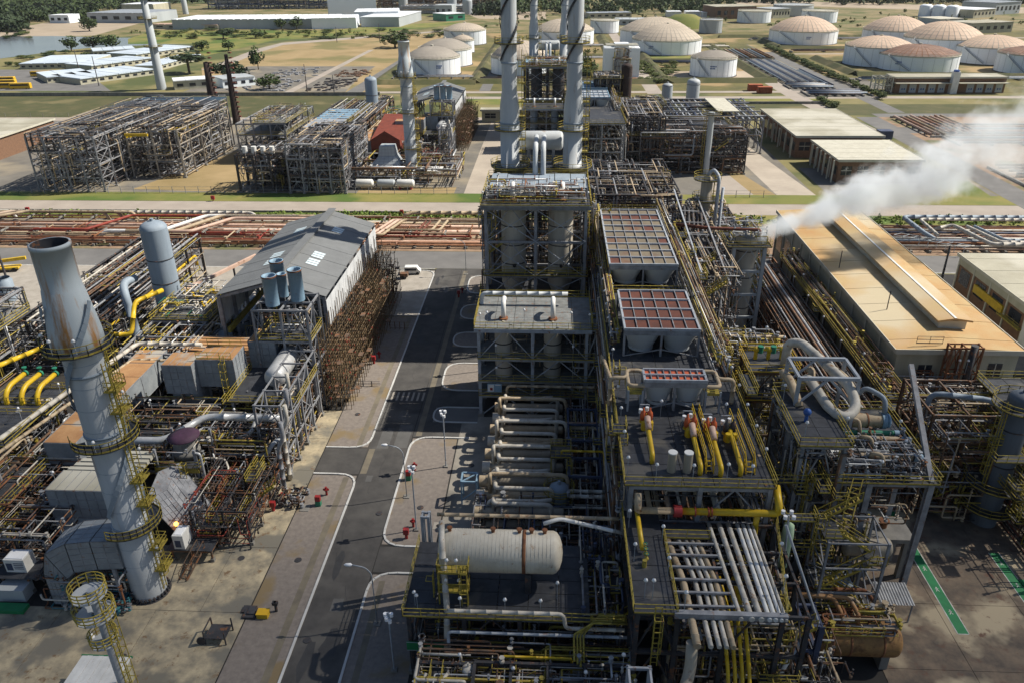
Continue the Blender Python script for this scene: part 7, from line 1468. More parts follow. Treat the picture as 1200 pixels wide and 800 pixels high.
for nm, m, poly in (("tank_farm_track", "track_pale", rect(48, 56, 415, 760)), ("tank_farm_track", "track_pale", rect(-100, 133, 418, 424)), ("tank_farm_track", "track_pale", rect(160, 400, 690, 697)), ("tank_farm_track", "track_pale", rect(160, 330, 585, 590)), ("tank_farm_track", "asphalt_pale", rect(-40, -34, 425, 760)), ("tank_farm_verge", "pale_earth", rect(64, 118, 462, 500)), ("tank_farm_verge", "dry_grass", rect(150, 320, 600, 650)), ("tank_farm_verge", "dry_grass", rect(60, 130, 660, 740)), ("tank_farm_verge", "green_grass", rect(180, 320, 470, 488)), ("tank_farm_verge", "green_grass", rect(64, 118, 550, 580))): sheet(nm, m, poly)
for k, (x0, x1, y, m) in enumerate(((-95, -46, 470, "steel"), (-44, 50, 462, "rust_pipe"), (-44, 50, 560, "steel"), (62, 120, 536, "steel_blue"), (60, 132, 630, "insulation"), (170, 330, 597, "rust_pipe"), (170, 320, 458, "vessel_grey"), (160, 330, 684, "steel"), (-44, 40, 640, "steel"))):
    bank(["low pipe run before the grey-domed tanks", "rusty pipe run behind the rear stacks", "dark pipe run between the rear tan domes", "blue-grey pipe run behind the small pale-domed tank", "pale pipe run behind the large centre tank", "rusty pipe run through the pink-domed cluster", "slate pipe run behind the substation", "grey pipe run beyond the pink domes", "far pipe run behind the stack-side tanks"][k], (y, y + 7), x0, x1, [m, "steel_dark"], 4, 'x', .4)

# ------------------------------------------------------------------ street furniture and small things
def street_lamp(x, y, lab, arm=-1):
    t = T("street_lamp", lab, "street lamp", (x, y, 0), "lamps along the avenue")
    b = MB(); b.tube([(x, y, 0), (x, y, 7.2), (x + arm * .6, y, 8.0), (x + arm * 2.0, y, 8.3)], .07, 6, bend=1.2); P("pole", b, "steel_light", t)
    b = MB(); b.lathe((x + arm * 2.3, y, 8.3), [(.03, -.5), (.16, -.3), (.2, .2), (.02, .42)], 8, 'x'); P("lamp_head", b, "lamp_white", t)
    b = MB(); b.box(x - .4, x + .4, y - .4, y + .4, 0, .12); P("base", b, "pier", t)
for x, y, l in ((-19.6, 45.4, "curved arm street lamp nearest the bottom of the avenue"), (-18.4, 60.6, "curved arm street lamp beside the kerb opposite the white drum"), (-19, 82.6, "curved arm street lamp near the red hydrant"), (-19.4, 163, "curved arm street lamp at the far end of the avenue")): street_lamp(x, y, l)
def flood(x, y, h, lab):
    t = T("floodlight_pole", lab, "light pole", (x, y, 0), "floodlight poles on the gravel"); b = MB(); b.cyl((x, y, 0), .09, 0, h, 8); P("pole", b, "steel_light", t)
    b = MB(); b.box(x - .3, x + .3, y - .3, y + .3, 0, .2); P("base", b, "pier", t)
    for k in range(6): a = k * 1.05; b = MB(); b.cyl((x + .3 * math.cos(a), y + .3 * math.sin(a), h - .5 - .3 * (k % 3)), .2, 0, .36, 8); P("floodlight", b, "lamp_white", t)
for x, y, h, l in ((-15.4, 54.6, 8, "floodlight pole on the gravel left of the green sign"), (-16.6, 76, 10, "tall floodlight pole beside the square pit cover"), (-14.6, 89.6, 9.5, "tall floodlight pole in front of the dark loop island"), (-11.6, 118, 9, "floodlight pole at the corner of the vessel structure"), (-12.4, 131, 9, "floodlight pole below the reactor structure")): flood(x, y, h, l)
def hydrant(x, y, lab, green=True):
    t = T("fire_hydrant", lab, "hydrant", (x, y, 0), "fire hydrants on the strips")
    b = MB(); b.box(x - .34, x + .34, y - .26, y + .26, .75, 1.5); P("hose_cabinet", b, "red", t)
    if green: b = MB(); b.box(x - .35, x + .35, y - .3, y + .3, 0, .75); P("stand", b, "green_pipe", t)
    else: b = MB(); b.cyl((x, y, 0), .2, 0, .75, 8); P("stand", b, "red", t)
    b = MB(); b.cyl((x + .5, y + 2.2, 0), .16, 0, 1.3, 8); b.cyl((x + .5, y + 2.2, .8), .3, 0, .2, 8); b.bar((x + .1, y + 2.2, .9), (x + .9, y + 2.2, .9), .2); P("hydrant_post", b, "red", t)
for a in ((-19.4, 86.4, "red hydrant cabinet on a green stand beside the right kerb"), (-30.4, 80.4, "red hydrant cabinet on a green stand left of the avenue by the side road"), (-31.4, 120, "pinkish red hydrant cabinet near the scaffold foot", False), (-19.6, 150, "red hydrant cabinet at the far bend of the right kerb", False), (-36, 79, "red hydrant standing alone on the apron edge", False), (-17.6, 71.8 + 2.6, "small red hydrant near the corner columns", False)): hydrant(*a)
t = T("skid", "low dark skid frame on the gravel left of the avenue", "skid", (-34, 81, 0)); clutter(t, -35.4, -32.4, 79.6, 82.6, .05, 1.4, 26, seed=130, pal=["steel", "steel_dark", "steel_brown"]); b = MB(); b.box(-32.6, -31.4, 79, 80.4, .02, .08); P("mat", b, "pier", t)
t = T("timber_stand", "dark timber frame with a wheel stool on the gravel strip", "frame", (-35, 57.6, 0)); b = MB()
for x in (-36, -33.8): b.bar((x, 57, .05), (x, 57, 1.8), .12); b.bar((x, 59, .05), (x, 59, 1.8), .12)
b.box(-36, -33.8, 57, 59, .8, .9); b.bar((-36, 57, 1.8), (-36, 59, 1.8), .12); P("frame", b, "steel_dark", t); b = MB(); b.cyl((-36.4, 57, .5), .5, -.1, .1, 12, axis='y'); P("wheel", b, "steel_dark", t)
t = T("yellow_crate", "bright yellow lid box beside a dark pile on the gravel strip", "box", (-31.2, 61.2, 0)); b = MB(); b.box(-31.8, -30.6, 60.7, 61.6, .02, .6); P("body", b, "yellow_bright", t); b = MB(); b.box(-31.85, -30.55, 60.65, 61.65, .6, .68); P("lid", b, "bus_yellow", t)
ONE("rubble_pile", MB().box(-33.4, -32, 60.6, 61.8, .02, .3).box(-33, -32.2, 61, 62.2, .02, .45).box(-33.8, -32.8, 61.4, 62.4, .02, .25), "steel_dark", "small dark pile of bars beside the yellow box", "pile")
ONE("bollard", MB().cyl((-30.0, 61.9, 0), .16, 0, 1.4, 8).box(-30.3, -29.7, 61.7, 62.1, 1.0, 1.4), "steel_dark", "short dark post behind the yellow box", "post")
t = T("pit_box", "pale pit surround beside the tall floodlight pole", "pit", (-13.9, 76.9, 0)); b = MB(); b.lathe((-13.9, 76.9, .035), [(.35, 0), (.3, .01), (.02, .012)], 12); P("hole", b, "dark", t)
# white cabinets and platform on the apron
def cabinet(x, y, z, lab, sx=2.2, sy=1.4, sz=2.1):
    t = T("equipment_cabinet", lab, "cabinet", (x, y, z)); b = MB(); b.box(x, x + sx, y, y + sy, z, z + sz); P("body", b, "white", t)
    b = MB(); b.box(x + .2, x + sx - .2, y + .2, y + sy - .2, z + sz, z + sz + .08); P("roof", b, "lamp_white", t)
    b = MB(); b.box(x + .2, x + .9, y - .03, y - .005, z + .3, z + 1.3)
    for k in range(4): b.box(x + 1.1, x + sx - .2, y - .03, y - .005, z + .5 + .25 * k, z + .6 + .25 * k)
    P("vent", b, "steel_blue", t)
t = frame("steel_bench", "low brown steel platform with stairs in front of the stack", "platform", [-45, -42.4, -40.2], [69.4, 71.8], [1.6], "steel_brown", .2, .2, decks=[(1.65, -45.6, -40, 69.2, 72)], rails=False, brace=0); b = MB(); b.stair((-42.4, 66, .1), (-41.6, 70, 1.7), .9); P("stair_flight", b, "steel_brown", t)
cabinet(-44.6, 69.4, 1.74, "white equipment cabinet on the brown platform by the stack", 1.3, 2.0, 2.0)
t = frame("steel_bench", "dark raised steel bench at the left edge below the curved duct", "platform", [-62, -59, -56.6], [63.6, 66], [2.4], "steel_brown", .24, .24, decks=[(2.45, -63, -56, 63, 66.6)], rails=False, brace=0)
cabinet(-61.6, 64, 2.54, "white equipment cabinet on the bench at the left edge", 2.4, 1.8, 1.8)
t = T("green_tray", "green-edged tray on the concrete at the left edge", "tray", (-60, 60.6, 0)); b = MB(); b.box(-61.6, -58, 60.2, 61.4, .06, .5); P("tray", b, "green", t); b = MB(); b.box(-62, -58.8, 62, 63.8, .06, 1.7); P("hood", b, "tank_grey", t)
t = T("orange_lamp", "glowing orange beacon under the yellow stair platform", "lamp", (-45.5, 71.4, 4)); b = MB(); b.blob((-45.4, 72.2, 3.2), .28, 8); P("beacon", b, "lit_lamp", t); piece("post", t, 's', "steel", (-45.4, 72.2, 1.7), (-45.4, 72.2, 3), .08)
t = T("low_manifold", "low dark pipe manifold on the apron before the curved duct", "manifold", (-50, 60, 0)); clutter(t, -52.4, -46.4, 60.4, 63, .1, 1.2, 40, seed=131, pal=["steel", "steel_dark", "teal"])
for k in range(5): b = MB(); b.tube([(-52.6, 60.6 + .4 * k, .5), (-46.4, 60.6 + .4 * k, .5)], .12, 7); P("pipe", b, "steel" if k % 2 else "steel_dark", t)
t = T("spray_mast", "slim mast with three yellow basket platforms on the apron", "mast", (-40.6, 49.6, 0)); b = MB(); b.cyl((-40.6, 49.6, 0), .36, 0, 14.8, 12); P("pole", b, "steel_light", t)
for z, r in ((14.2, 1.5), (11.8, 1.7), (8.4, 1.2)):
    b = MB(); b.lathe((-40.9, 49.6, z), [(.36, 0), (r, 0), (r, .12), (.36, .12)], 16, smooth=False); o = P("platform", b, "stack_grey", t); b = MB()
    for hh in (.4, .8, 1.2): b.lathe((-40.9, 49.6, z + hh), [(r, 0), (r + .08, 0), (r + .08, .08), (r, .08)], 18)
    for k in range(12): a = k * math.tau / 12; b.bar((-40.9 + r * math.cos(a), 49.6 + r * math.sin(a), z), (-40.9 + r * math.cos(a), 49.6 + r * math.sin(a), z + 1.25), .07)
    P("basket_rail", b, "yellow", o)
b = MB(); b.ladder(-40, 49.6, 0, 14, 1, 0); P("ladder_cage", b, "yellow", t)
hut = T("white_hut", "white corrugated hut roof with green edge at the foot of the basket mast", "hut", (-43.6, 50, 0)); b = MB(); b.box(-46, -41.4, 48, 52.4, 0, 2.6); P("wall", b, "cream_wall", hut)
for k in range(9): b = MB(); b.box(-46.3 + .56 * k, -45.77 + .56 * k, 47.8, 52.7, 2.65, 2.8 + .03 * (k % 2)); P("roof_panel", b, "white", hut)
b = MB(); b.box(-46.4, -41.2, 52.7, 52.8, 2.6, 2.85); P("green_edge", b, "green", hut)
for k, p in enumerate(((-48.6, 57.4), (-60.2, 62.4))): ONE("traffic_cone", MB().cyl((*p, .06), .28, 0, .7, 8, .05), "lamp_white", ["pale cone before the low manifold", "pale cone by the green tray"][k], "cone")
# traffic
def car(x, y, rot, m, lab, kind="car", L=4.3, Wd=1.8, H=1.45, grp=None):
    t = T("parked_" + kind, lab, kind, (0, 0, 0), grp)
    b = MB(); hl, hw = L / 2, Wd / 2
    if kind == "car": pr = [(-hl, .35), (-hl, .8), (-hl * .95, .92), (-hl * .62, .98), (-hl * .42, H), (hl * .3, H), (hl * .58, .95), (hl * .96, .82), (hl, .6), (hl, .35)]
    elif kind == "van": pr = [(-hl, .35), (-hl, H - .1), (-hl + .1, H), (hl * .55, H), (hl * .8, 1.1), (hl, .95), (hl, .35)]
    else: pr = [(-hl, .4), (-hl, H - .15), (-hl + .15, H), (hl - .3, H), (hl, H - .4), (hl, .4)]
    n = len(pr); vs = [(px, s * hw * (.86 if pz > 1.05 and kind == "car" else 1), pz) for s in (-1, 1) for px, pz in pr]
    b.add(vs, [tuple(range(n)), tuple(reversed(range(n, 2 * n)))] + [(k, n + k, n + (k + 1) % n, (k + 1) % n) for k in range(n)]); P("body", b, m, t)
    b = MB()
    for s in (-1, 1): b.box(-hl * .4, hl * .32, s * (hw * .9) - .03, s * (hw * .9) + .03, 1.0, H - .1) if kind == "car" else b.box(-hl * .9, hl * .85 if kind == "bus" else hl * .5, s * hw - .02, s * hw + .02, H * .55, H * .82)
    P("window", b, "glass_dark", t)
    for fx in (-.62, .62):
        for s in (-1, 1): b = MB(); b.cyl((fx * hl, s * (hw - .1), .34), .34, -.1, .1, 10, axis='y'); P("wheel", b, "dark", t)
    t.location = (x, y, 0); t.rotation_euler = (0, 0, rot)
    return t
for k, (x, y, m, kd, l) in enumerate(((-35, 262, "steel_blue", "car", "dark car parked farthest beside the rear compressor shed"), (-36.4, 257, "white", "car", "white car parked in the row beside the rear compressor shed"), (-37.4, 251, "silver", "car", "silver car parked nearest in the row beside the rear shed"), (-45, 237, "tank_grey", "car", "grey car near the white storage bullets"), (-99.6, 433, "white", "car", "white car on the field road"), (-96, 608, "steel_dark", "car", "dark car at the far end of the field road"), (-120, 655, "steel_dark", "car", "dark car on the dry field"), (-128, 700, "steel_blue", "car", "blue car on the far field track"))): car(x, y, 1.3 + .2 * k, m, l)
t = T("car_canopy", "white canopy roof over a truck beside the rear road", "canopy", (-39, 244, 0)); b = MB(); b.add([(-43, 241, 3.2), (-36, 241, 3.2), (-35.4, 247, 3.6), (-42.4, 247, 3.6), (-43, 241, 3.4), (-36, 241, 3.4), (-35.4, 247, 3.8), (-42.4, 247, 3.8)], [(3, 2, 1, 0), (4, 5, 6, 7), (0, 1, 5, 4), (1, 2, 6, 5), (2, 3, 7, 6), (3, 0, 4, 7)]); P("roof", b, "white", t)
for p in ((-42.6, 241.4), (-36.4, 241.4), (-42, 246.6), (-36, 246.6)): piece("post", t, 's', "steel", (*p, 0), (*p, 3.2), .2)
car(-31.6, 163.2, 0.05, "white", "small white van parked at the far kerb corner of the avenue", "van", 3.6, 1.7, 1.8)
t = T("compressor_trailer", "small dark trailer beside the white box van", "trailer", (-33, 160, 0)); b = MB(); b.box(-34, -32.2, 159.6, 161, .5, 1.3); P("body", b, "steel_brown", t); b = MB(); b.cyl((-33.4, 159.5, .35), .35, -.1, .1, 10, axis='y'); b.cyl((-32.8, 161.1, .35), .35, -.1, .1, 10, axis='y'); P("wheel", b, "dark", t)
BUS = [(at(8, 104), "yellow bus nearest in the bus park"), (at(8, 100.5), "yellow bus second from the front in the bus park"), (at(7, 97), "yellow bus at the back of the row in the bus park"), (at(25, 104.5), "yellow bus at the front right of the bus park"), (at(48, 90), "yellow bus standing alone by the shed")]
for p, l in BUS: car(p[0], p[1], .15, "bus_yellow", l, "bus", 11, 2.6, 3.2, "yellow buses in the bus park")
p = at(61, 90.5); car(p[0], p[1], .1, "blue", "blue and white bus beside the lone yellow one", "bus", 11, 2.6, 3.2)
t = T("yellow_mobile_crane", "yellow mobile crane lying folded on the cross road apron at the left", "crane", (0, 0, 0)); b = MB(); b.bar((-5, 0, 2.2), (5, .4, 2.8), .7, .7); b.box(-4, -1.4, -1, 1, 1, 2.6); b.box(-4.4, 3.4, -1.1, 1.1, .7, 1.1); P("body", b, "yellow_bright", t)
for fx in (-3.4, -1, 2.4):
    for s in (-1, 1): b = MB(); b.cyl((fx, s, .5), .5, -.18, .18, 10, axis='y'); P("wheel", b, "dark", t)
p = at(6, 318); t.location = (p[0], p[1], 0); t.rotation_euler = (0, 0, .25)
t = T("grey_drum_stub", "small grey drum vent on the apron left of the stack top", "drum", (0, 0, 0)); p = at(12, 352); t.location = (p[0], p[1], 0); b = MB(); b.lathe((p[0], p[1], 0), [(1.6, 0), (1.6, 4.6), (1.3, 4.8), (1.3, 5.2)], 14); P("shell", b, "vessel_grey", t)
p2 = None
# masts
def mast(x, y, h, r0, r1, lab, m="tank_grey", plat=()):
    t = T("mast", lab, "mast", (x, y, 0)); b = MB(); b.lathe((x, y, 0), [(r0, 0), (r1, h), (.02, h + .2)], 10); P("pole", b, m, t)
    for z in plat: ring_platform(t, x, y, z, r1, r0 + 2.2, n=10)
mast(-216.3, 433, 62, 2.6, 1.4, "tall grey tapering mast standing among the camp sheds", plat=(22, 36, 47)); p = at(218, 17); mast(p[0], p[1], 70, 3.6, 2.6, "far pale chimney mast behind the long warehouse")
for k, (px, py, h) in enumerate(((116, 101, 16), (93, 84, 13), (190, 95, 12), (275, 170, 12), (360, 108, 14), (395, 50, 12), (445, 49, 14), (392, 112, 10), (12, 340, 12), (1100, 341, 10))):
    p = at(px, py); mast(p[0], p[1], h, .28, .18, ["dark lamp pole in front of the camp sheds", "thin pole among the camp sheds", "thin pole right of the camp's far mast", "thin pole beside the cube-like rear frame", "thin pole on the scrap field", "thin pole on the far field track", "thin pole in the middle of the dry field", "thin pole at the drain bank", "thin lamp pole on the cross road at the left", "thin lamp pole on the cross road by the brick workshop"][k], "steel_dark")

# ------------------------------------------------------------------ trees, bushes, woods
def crown_mb(q, c, rx, ry, rz, n, s, clumps=7):
    b = MB(); cl = []
    for k in range(clumps):
        d = Vector((q.gauss(0, 1), q.gauss(0, 1), q.gauss(0, .8))); d.normalize(); cl.append((Vector((d.x * rx * .55, d.y * ry * .55, d.z * rz * .55)), q.uniform(.35, .6)))
    for k in range(n):
        o, f = q.choice(cl); d = Vector((q.gauss(0, 1), q.gauss(0, 1), q.gauss(0, 1))); d.normalize(); rr = q.uniform(.55, 1.05) ** .5
        p = Vector(c) + o + Vector((d.x * rx * f * rr, d.y * ry * f * rr, d.z * rz * f * rr)); nrm = (d + Vector((q.gauss(0, .5), q.gauss(0, .5), q.gauss(0, .5)))).normalized()
        u = nrm.orthogonal().normalized(); v = nrm.cross(u); a = q.uniform(0, 6.28); u, v = u * math.cos(a) + v * math.sin(a), v * math.cos(a) - u * math.sin(a); z = s * q.uniform(.6, 1.3)
        b.add([tuple(p + u * z), tuple(p + v * z * .6), tuple(p - u * z), tuple(p - v * z * .6)], [(0, 1, 2, 3)])
    return b
TREE_MESH = {}
def tree(x, y, h, r, lab, kind=0, leaf="leaf", grp=None, flat=1.0):
    t = T("tree" if h > 3.2 else "bush", lab, "tree" if h > 3.2 else "bush", (x, y, 0), grp); key = (kind, leaf)
    if key not in TREE_MESH:
        q = random.Random(kind + 50); TREE_MESH[key] = finish_mesh("crown", crown_mb(q, (0, 0, 0), 1, 1, 1, 520, .16, 9), leaf, (0, 0, 0))
        b = MB(); b.tube([(0, 0, 0), (.04, .02, .5), (0, 0, 1)], .5, 6); TREE_MESH["trunk"] = finish_mesh("trunk", b, "bark", (0, 0, 0))
    o = bpy.data.objects.new("crown", TREE_MESH[key]); COL.objects.link(o); o.parent = t; hz = h * .43 * flat; o.location = (0, 0, h - hz); o.scale = (r, r, hz); o.rotation_euler = (0, 0, x)
    if h > 3.2:
        o = bpy.data.objects.new("trunk", TREE_MESH["trunk"]); COL.objects.link(o); o.parent = t; o.scale = (r * .14, r * .14, h - hz)
q = random.Random(71)
p = at(222, 86); tree(p[0], p[1], 13, 12, "broad dark umbrella tree behind the flare risers", 0, "leaf_dark", flat=.6)
for px, py, h, r, l in ((303, 82, 14, 5, "tall thin eucalyptus-like tree on the dry field"), (110, 60, 12, 9, "dark green tree at the left of the lagoon pair"), (126, 60, 13, 10, "rounder green tree at the right of the lagoon pair"), (262, 92, 10, 7, "bushy dark tree right of the umbrella tree"), (275, 96, 11, 9, "wide low dark tree before the scrap rows"), (330, 35, 11, 7, "left one of two trees before the long white warehouse"), (348, 35, 12, 7.5, "right one of two trees before the long white warehouse"), (463, 56, 12, 12, "low spreading tree on the dry field behind the stack"), (105, 37, 14, 9, "tree at the edge of the pale lot"), (84, 60, 11, 7, "bare-looking greyish tree on the lagoon shore"), (237, 60, 8, 7, "round bush tree in the meadow, left"), (262, 46, 9, 9, "round dark tree in the meadow, middle"), (300, 45, 7, 8, "low tree in the meadow by the track"), (316, 105, 8, 7, "yellow-green bush tree by the field track"), (268, 60, 8, 6, "small tree beside the white cabin")):
    p = at(px, py); tree(p[0], p[1], h, r, l, int(px) % 4, "leaf_dark" if "dark" in l else "leaf")
LEAF = ["leaf", "leaf_pale", "leaf_dark"]
# hedges and banks of bushes
for k in range(64):
    y = 372 + 4.1 * k; tree(160.5 + q.uniform(-1.6, 1.6) if y > 396 else 128.5 + q.uniform(-1, 1), y, q.uniform(2.4, 3.1), q.uniform(2, 3.2), "one of the low bushes in the hedge beside the east road", k % 4, LEAF[k % 2], "hedge bushes beside the east road")
for k in range(40):
    a = q.uniform(560, 695); tree(*at(q.uniform(645, 700), q.uniform(72, 92))[:2], q.uniform(2.4, 3.1), q.uniform(2.5, 4.5), "one of the yellow-green bushes behind the rear stacks", k % 4, LEAF[k % 2], "bushes behind the rear stacks")
for k in range(30): tree(*at(q.uniform(745, 790), q.uniform(76, 98))[:2], q.uniform(2.0, 3.1), q.uniform(2, 4.5), "one of the yellowish bushes on the bank before the centre tank", k % 4, "leaf_pale", "bank bushes before the centre tank")
for k in range(46): tree(*at(q.uniform(155, 560), q.uniform(36, 46))[:2], q.uniform(2.2, 3.1), q.uniform(3, 8), "one of the shrubs in the meadow below the white warehouses", k % 4, LEAF[k % 2], "meadow shrubs below the warehouses")
for k in range(26): tree(*at(q.uniform(0, 100), q.uniform(62, 80))[:2] if k < 14 else at(q.uniform(0, 40), q.uniform(34, 46))[:2], q.uniform(2.2, 3.1), q.uniform(3, 6), "one of the shrubs along the lagoon shore", k % 4, LEAF[k % 3], "shrubs along the lagoon shore")
def woods(name, polys, n, s, leaf):
    b = MB()
    for (x0, y0, x1, y1) in polys:
        for k in range(n):
            px, py = q.uniform(x0, x1), q.uniform(y0, y1); p = at(px, py); h = q.uniform(6, 13) * s; r = q.uniform(4, 9) * s
            c = crown_mb(q, (p[0], p[1], h * .55), r, r, h * .5, 26, r * .36, 4); b.v_off = 0; b.add(c.v, c.f)
    o = ONE(name, b, leaf, {"leaf": "mid green woodland filling the far background", "leaf_dark": "dark green woodland on the far hills", "leaf_pale": "yellow-green scrub scattered over the far ground"}[leaf], "woodland"); o["kind"] = "stuff"
woods("far_woodland", ((-40, 12, 110, 26), (-40, 2, 150, 14), (560, 2, 860, 18), (100, 4, 190, 10)), 330, 1, "leaf")
woods("far_woodland", ((-60, -4, 260, 6), (900, -2, 1240, 6.5), (720, -1, 900, 4), (1000, -4, 1240, 4), (-20, 25, 30, 38), (560, 12, 600, 18), (0, 14, 110, 24)), 260, 1, "leaf_dark")
woods("far_scrub", ((-40, 28, 30, 42), (560, 18, 860, 36), (860, 14, 1200, 34), (150, 38, 560, 46), (640, 62, 700, 96)), 60, .35, "leaf_pale")
# greenery of the corridor verge
b = MB()
for k in range(420):
    x = q.choice((q.uniform(-180, -12), q.uniform(50, 128), q.uniform(-60, -12))); y = q.uniform(201.5, 208); c = crown_mb(q, (x, y, .3), q.uniform(.9, 2.4), q.uniform(.7, 1.6), q.uniform(.5, 1.2), 20, .42, 3); b.add(c.v, c.f)
o = ONE("verge_plants", b, "verge_leaf", "bright green ground cover along the pipe corridor verge", "ground cover"); o["kind"] = "stuff"
b = MB(); hq = random.Random(9)
nx, ny = 60, 10; 
for j in range(ny + 1):
    for i in range(nx + 1):
        x = -2600 + 5600 * i / nx; y = 1250 + 1800 * j / ny; z = (j / ny) * 62 * (.6 + .4 * math.sin(i * .7) * math.cos(i * .23 + 1)) + (0 if j == 0 else hq.uniform(-4, 8)); b.v.append((x, y, z - (3 if j == 0 else 0)))
for j in range(ny):
    for i in range(nx): k = j * (nx + 1) + i; b.f.append((k, k + 1, k + nx + 2, k + nx + 1)); b.sm.append(True)
SET("hills", b, mat("hill_cover", (.05, .075, .025), (.085, .10, .035), .03, .95, c3=(.20, .15, .08), sc3=.006, a3=.6).name)

# ------------------------------------------------------------------ steam, haze, cloud
def plume(A, B, r0, r1, dens, lab, nm):
    """one billowing cloud of steam: a cone of volume whose density breaks up with noise toward its skin and its far end"""
    A, B = Vector(A), Vector(B); L = (B - A).length; n = 14; b = MB()
    b.lathe((0, 0, 0), [(.05, 0)] + [(1.5 * (r0 + (r1 - r0) * k / n) + .3, L * k / n) for k in range(n + 1)] + [(.05, L)], 14)
    m = bpy.data.materials.new(nm); m.use_nodes = True; MATS[nm] = m; N = m.node_tree.nodes; l = m.node_tree.links; N.remove(N["Principled BSDF"])
    v = N.new("ShaderNodeVolumePrincipled"); v.inputs["Color"].default_value = (.93, .965, 1, 1); v.inputs["Anisotropy"].default_value = .25; l.new(v.outputs[0], N["Material Output"].inputs["Volume"])
    tc = N.new("ShaderNodeTexCoord"); P0 = tc.outputs["Object"]
    def math_(op, a, b_=None, c=None):
        x = N.new("ShaderNodeMath"); x.operation = op
        for i, q_ in enumerate((a, b_, c)):
            if q_ is None: continue
            if isinstance(q_, (int, float)): x.inputs[i].default_value = q_
            else: l.new(q_, x.inputs[i])
        return x.outputs[0]
    def noise(sc, det, src):
        x = N.new("ShaderNodeTexNoise"); x.inputs["Scale"].default_value = sc; x.inputs["Detail"].default_value = det; x.inputs["Roughness"].default_value = .6; l.new(src, x.inputs["Vector"]); return x
    wn_ = noise(.09, 2, P0); sb = N.new("ShaderNodeVectorMath"); sb.operation = 'SUBTRACT'; l.new(wn_.outputs["Color"], sb.inputs[0]); sb.inputs[1].default_value = (.5, .5, .5)
    sp0 = N.new("ShaderNodeSeparateXYZ"); l.new(P0, sp0.inputs[0]); t0 = math_('DIVIDE', sp0.outputs[2], L)
    ms = N.new("ShaderNodeVectorMath"); ms.operation = 'SCALE'; l.new(sb.outputs[0], ms.inputs[0]); l.new(math_('MULTIPLY', t0, r1 * 2.2), ms.inputs["Scale"])
    ad = N.new("ShaderNodeVectorMath"); l.new(P0, ad.inputs[0]); l.new(ms.outputs[0], ad.inputs[1])
    sp = N.new("ShaderNodeSeparateXYZ"); l.new(ad.outputs[0], sp.inputs[0])
    rr = math_('SQRT', math_('ADD', math_('MULTIPLY', sp.outputs[0], sp.outputs[0]), math_('MULTIPLY', sp.outputs[1], sp.outputs[1])))
    rad_ = math_('DIVIDE', rr, math_('MULTIPLY_ADD', t0, r1 - r0, r0))
    n1 = noise(.16, 6, P0)
    shape = math_('ADD', math_('SUBTRACT', 1.0, rad_), math_('MULTIPLY', math_('SUBTRACT', n1.outputs[0], .5), math_('MULTIPLY_ADD', t0, 5.0, 1.6)))
    mr = N.new("ShaderNodeMapRange"); mr.inputs[1].default_value = .0; mr.inputs[2].default_value = .6; mr.interpolation_type = 'SMOOTHSTEP'; l.new(shape, mr.inputs[0])
    fade = math_('POWER', math_('MAXIMUM', math_('SUBTRACT', 1.0, t0), 0.0), 2.1)
    l.new(math_('MULTIPLY', math_('MULTIPLY', mr.outputs[0], fade), dens), v.inputs["Density"])
    me = finish_mesh("steam", b, nm, (0, 0, 0)); o = bpy.data.objects.new("steam_plume", me); COL.objects.link(o); o.location = A
    o.rotation_euler = (B - A).to_track_quat('Z', 'Y').to_euler(); tag(o, lab, "steam", None, "stuff")
plume((36.2, 132.6, 20), (112, 162, 40), 1.8, 10.0, .9, "white steam plume drifting right from the vent beside the orange roof", "steam_volume")
plume((-42.6, 80, 2), (-36.4, 81, 5.6), .5, 1.4, .8, "small white steam leak among the frames right of the purple-topped vessel", "steam_leak_volume")

# a fair-weather cloud of the broken sky: the near part of the plant lies in its shade
cm = bpy.data.materials.new("cloud"); cm.use_nodes = True; MATS["cloud"] = cm; N = cm.node_tree.nodes; l = cm.node_tree.links; N.remove(N["Principled BSDF"])
df = N.new("ShaderNodeBsdfDiffuse"); df.inputs[0].default_value = (.9, .9, .9, 1); tr = N.new("ShaderNodeBsdfTransparent"); tl = N.new("ShaderNodeBsdfTranslucent"); tl.inputs[0].default_value = (.9, .9, .9, 1)
m1 = N.new("ShaderNodeMixShader"); m1.inputs[0].default_value = .5; l.new(df.outputs[0], m1.inputs[1]); l.new(tl.outputs[0], m1.inputs[2])
tc = N.new("ShaderNodeTexCoord"); sx = N.new("ShaderNodeVectorMath"); sx.operation = 'MULTIPLY'; sx.inputs[1].default_value = (1, 1, 0); l.new(tc.outputs["Object"], sx.inputs[0])
ln = N.new("ShaderNodeVectorMath"); ln.operation = 'LENGTH'; l.new(sx.outputs[0], ln.inputs[0])
no = N.new("ShaderNodeTexNoise"); no.inputs["Scale"].default_value = 3.0; no.inputs["Detail"].default_value = 4; l.new(tc.outputs["Object"], no.inputs["Vector"])
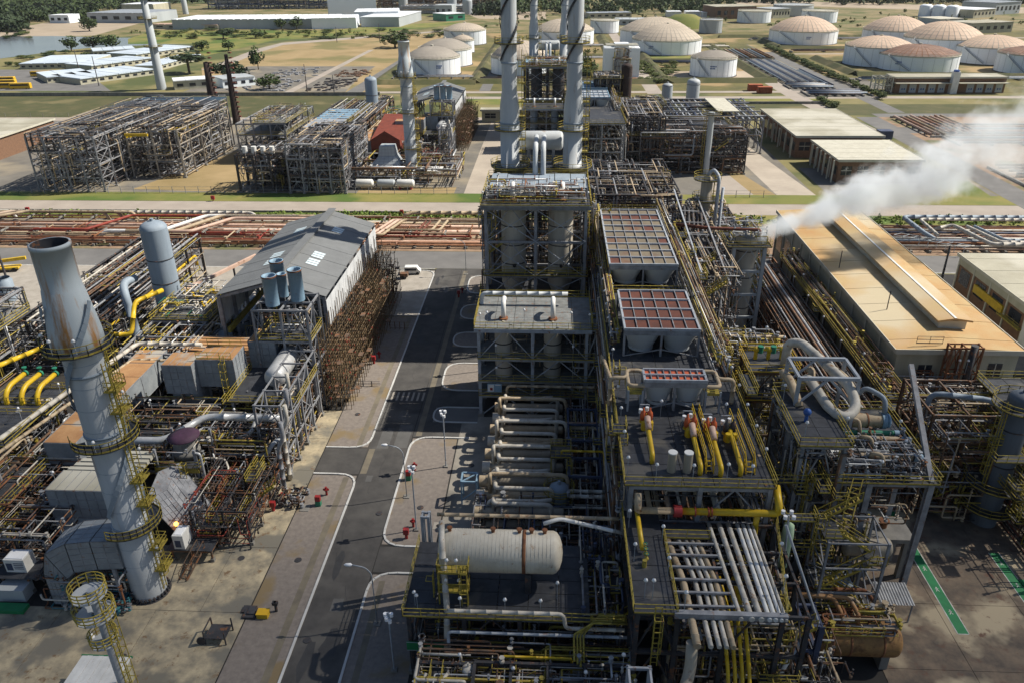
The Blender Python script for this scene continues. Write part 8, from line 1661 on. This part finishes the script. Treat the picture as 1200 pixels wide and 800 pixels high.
ma = N.new("ShaderNodeMath"); ma.operation = 'MULTIPLY_ADD'; ma.inputs[1].default_value = .5; l.new(no.outputs[0], ma.inputs[0]); l.new(ln.outputs["Value"], ma.inputs[2])
mr = N.new("ShaderNodeMapRange"); mr.inputs[1].default_value = .82; mr.inputs[2].default_value = 1.16; mr.inputs[3].default_value = .52; mr.inputs[4].default_value = 1.0; mr.interpolation_type = 'SMOOTHSTEP'; l.new(ma.outputs[0], mr.inputs[0])
m2 = N.new("ShaderNodeMixShader"); l.new(mr.outputs[0], m2.inputs[0]); l.new(m1.outputs[0], m2.inputs[1]); l.new(tr.outputs[0], m2.inputs[2]); l.new(m2.outputs[0], N["Material Output"].inputs["Surface"])
b = MB(); cq = random.Random(4)
b.lathe((0, 0, 0), [(math.sin(a) * (1 + .06 * math.sin(5 * a)), -math.cos(a) * .9) for a in run(.02, 3.12, 14)], 28)
b.v = [(x * (1 + .08 * math.sin(5 * math.atan2(y, x) + 3 * z)), y * (1 + .08 * math.sin(4 * math.atan2(y, x) + 1 + 2 * z)), z * (1 + .3 * math.sin(6 * x) * math.cos(5 * y)) if z > 0 else z * .35) for x, y, z in b.v]
o = bpy.data.objects.new("cloud", finish_mesh("cloud", b, "cloud", (0, 0, 0))); COL.objects.link(o); CZ = 1500; kx = CZ / math.tan(SUN_EL)
o.location = (kx * .958 - 15, kx * .287 - 28, CZ); o.scale = (330, 155, 60); tag(o, kind="structure")
hz = bpy.data.materials.new("haze"); hz.use_nodes = True; MATS["haze"] = hz; N = hz.node_tree.nodes; N.remove(N["Principled BSDF"])
hv = N.new("ShaderNodeVolumePrincipled"); hv.inputs["Color"].default_value = (.86, .92, 1.0, 1); hv.inputs["Density"].default_value = .00003; hv.inputs["Anisotropy"].default_value = .2; hz.node_tree.links.new(hv.outputs[0], N["Material Output"].inputs["Volume"])
b = MB(); b.box(-2950, 3350, -450, 3200, -1.1, 92); o = bpy.data.objects.new("haze", finish_mesh("haze", b, "haze", (0, 0, 0))); COL.objects.link(o); o["kind"] = "stuff"
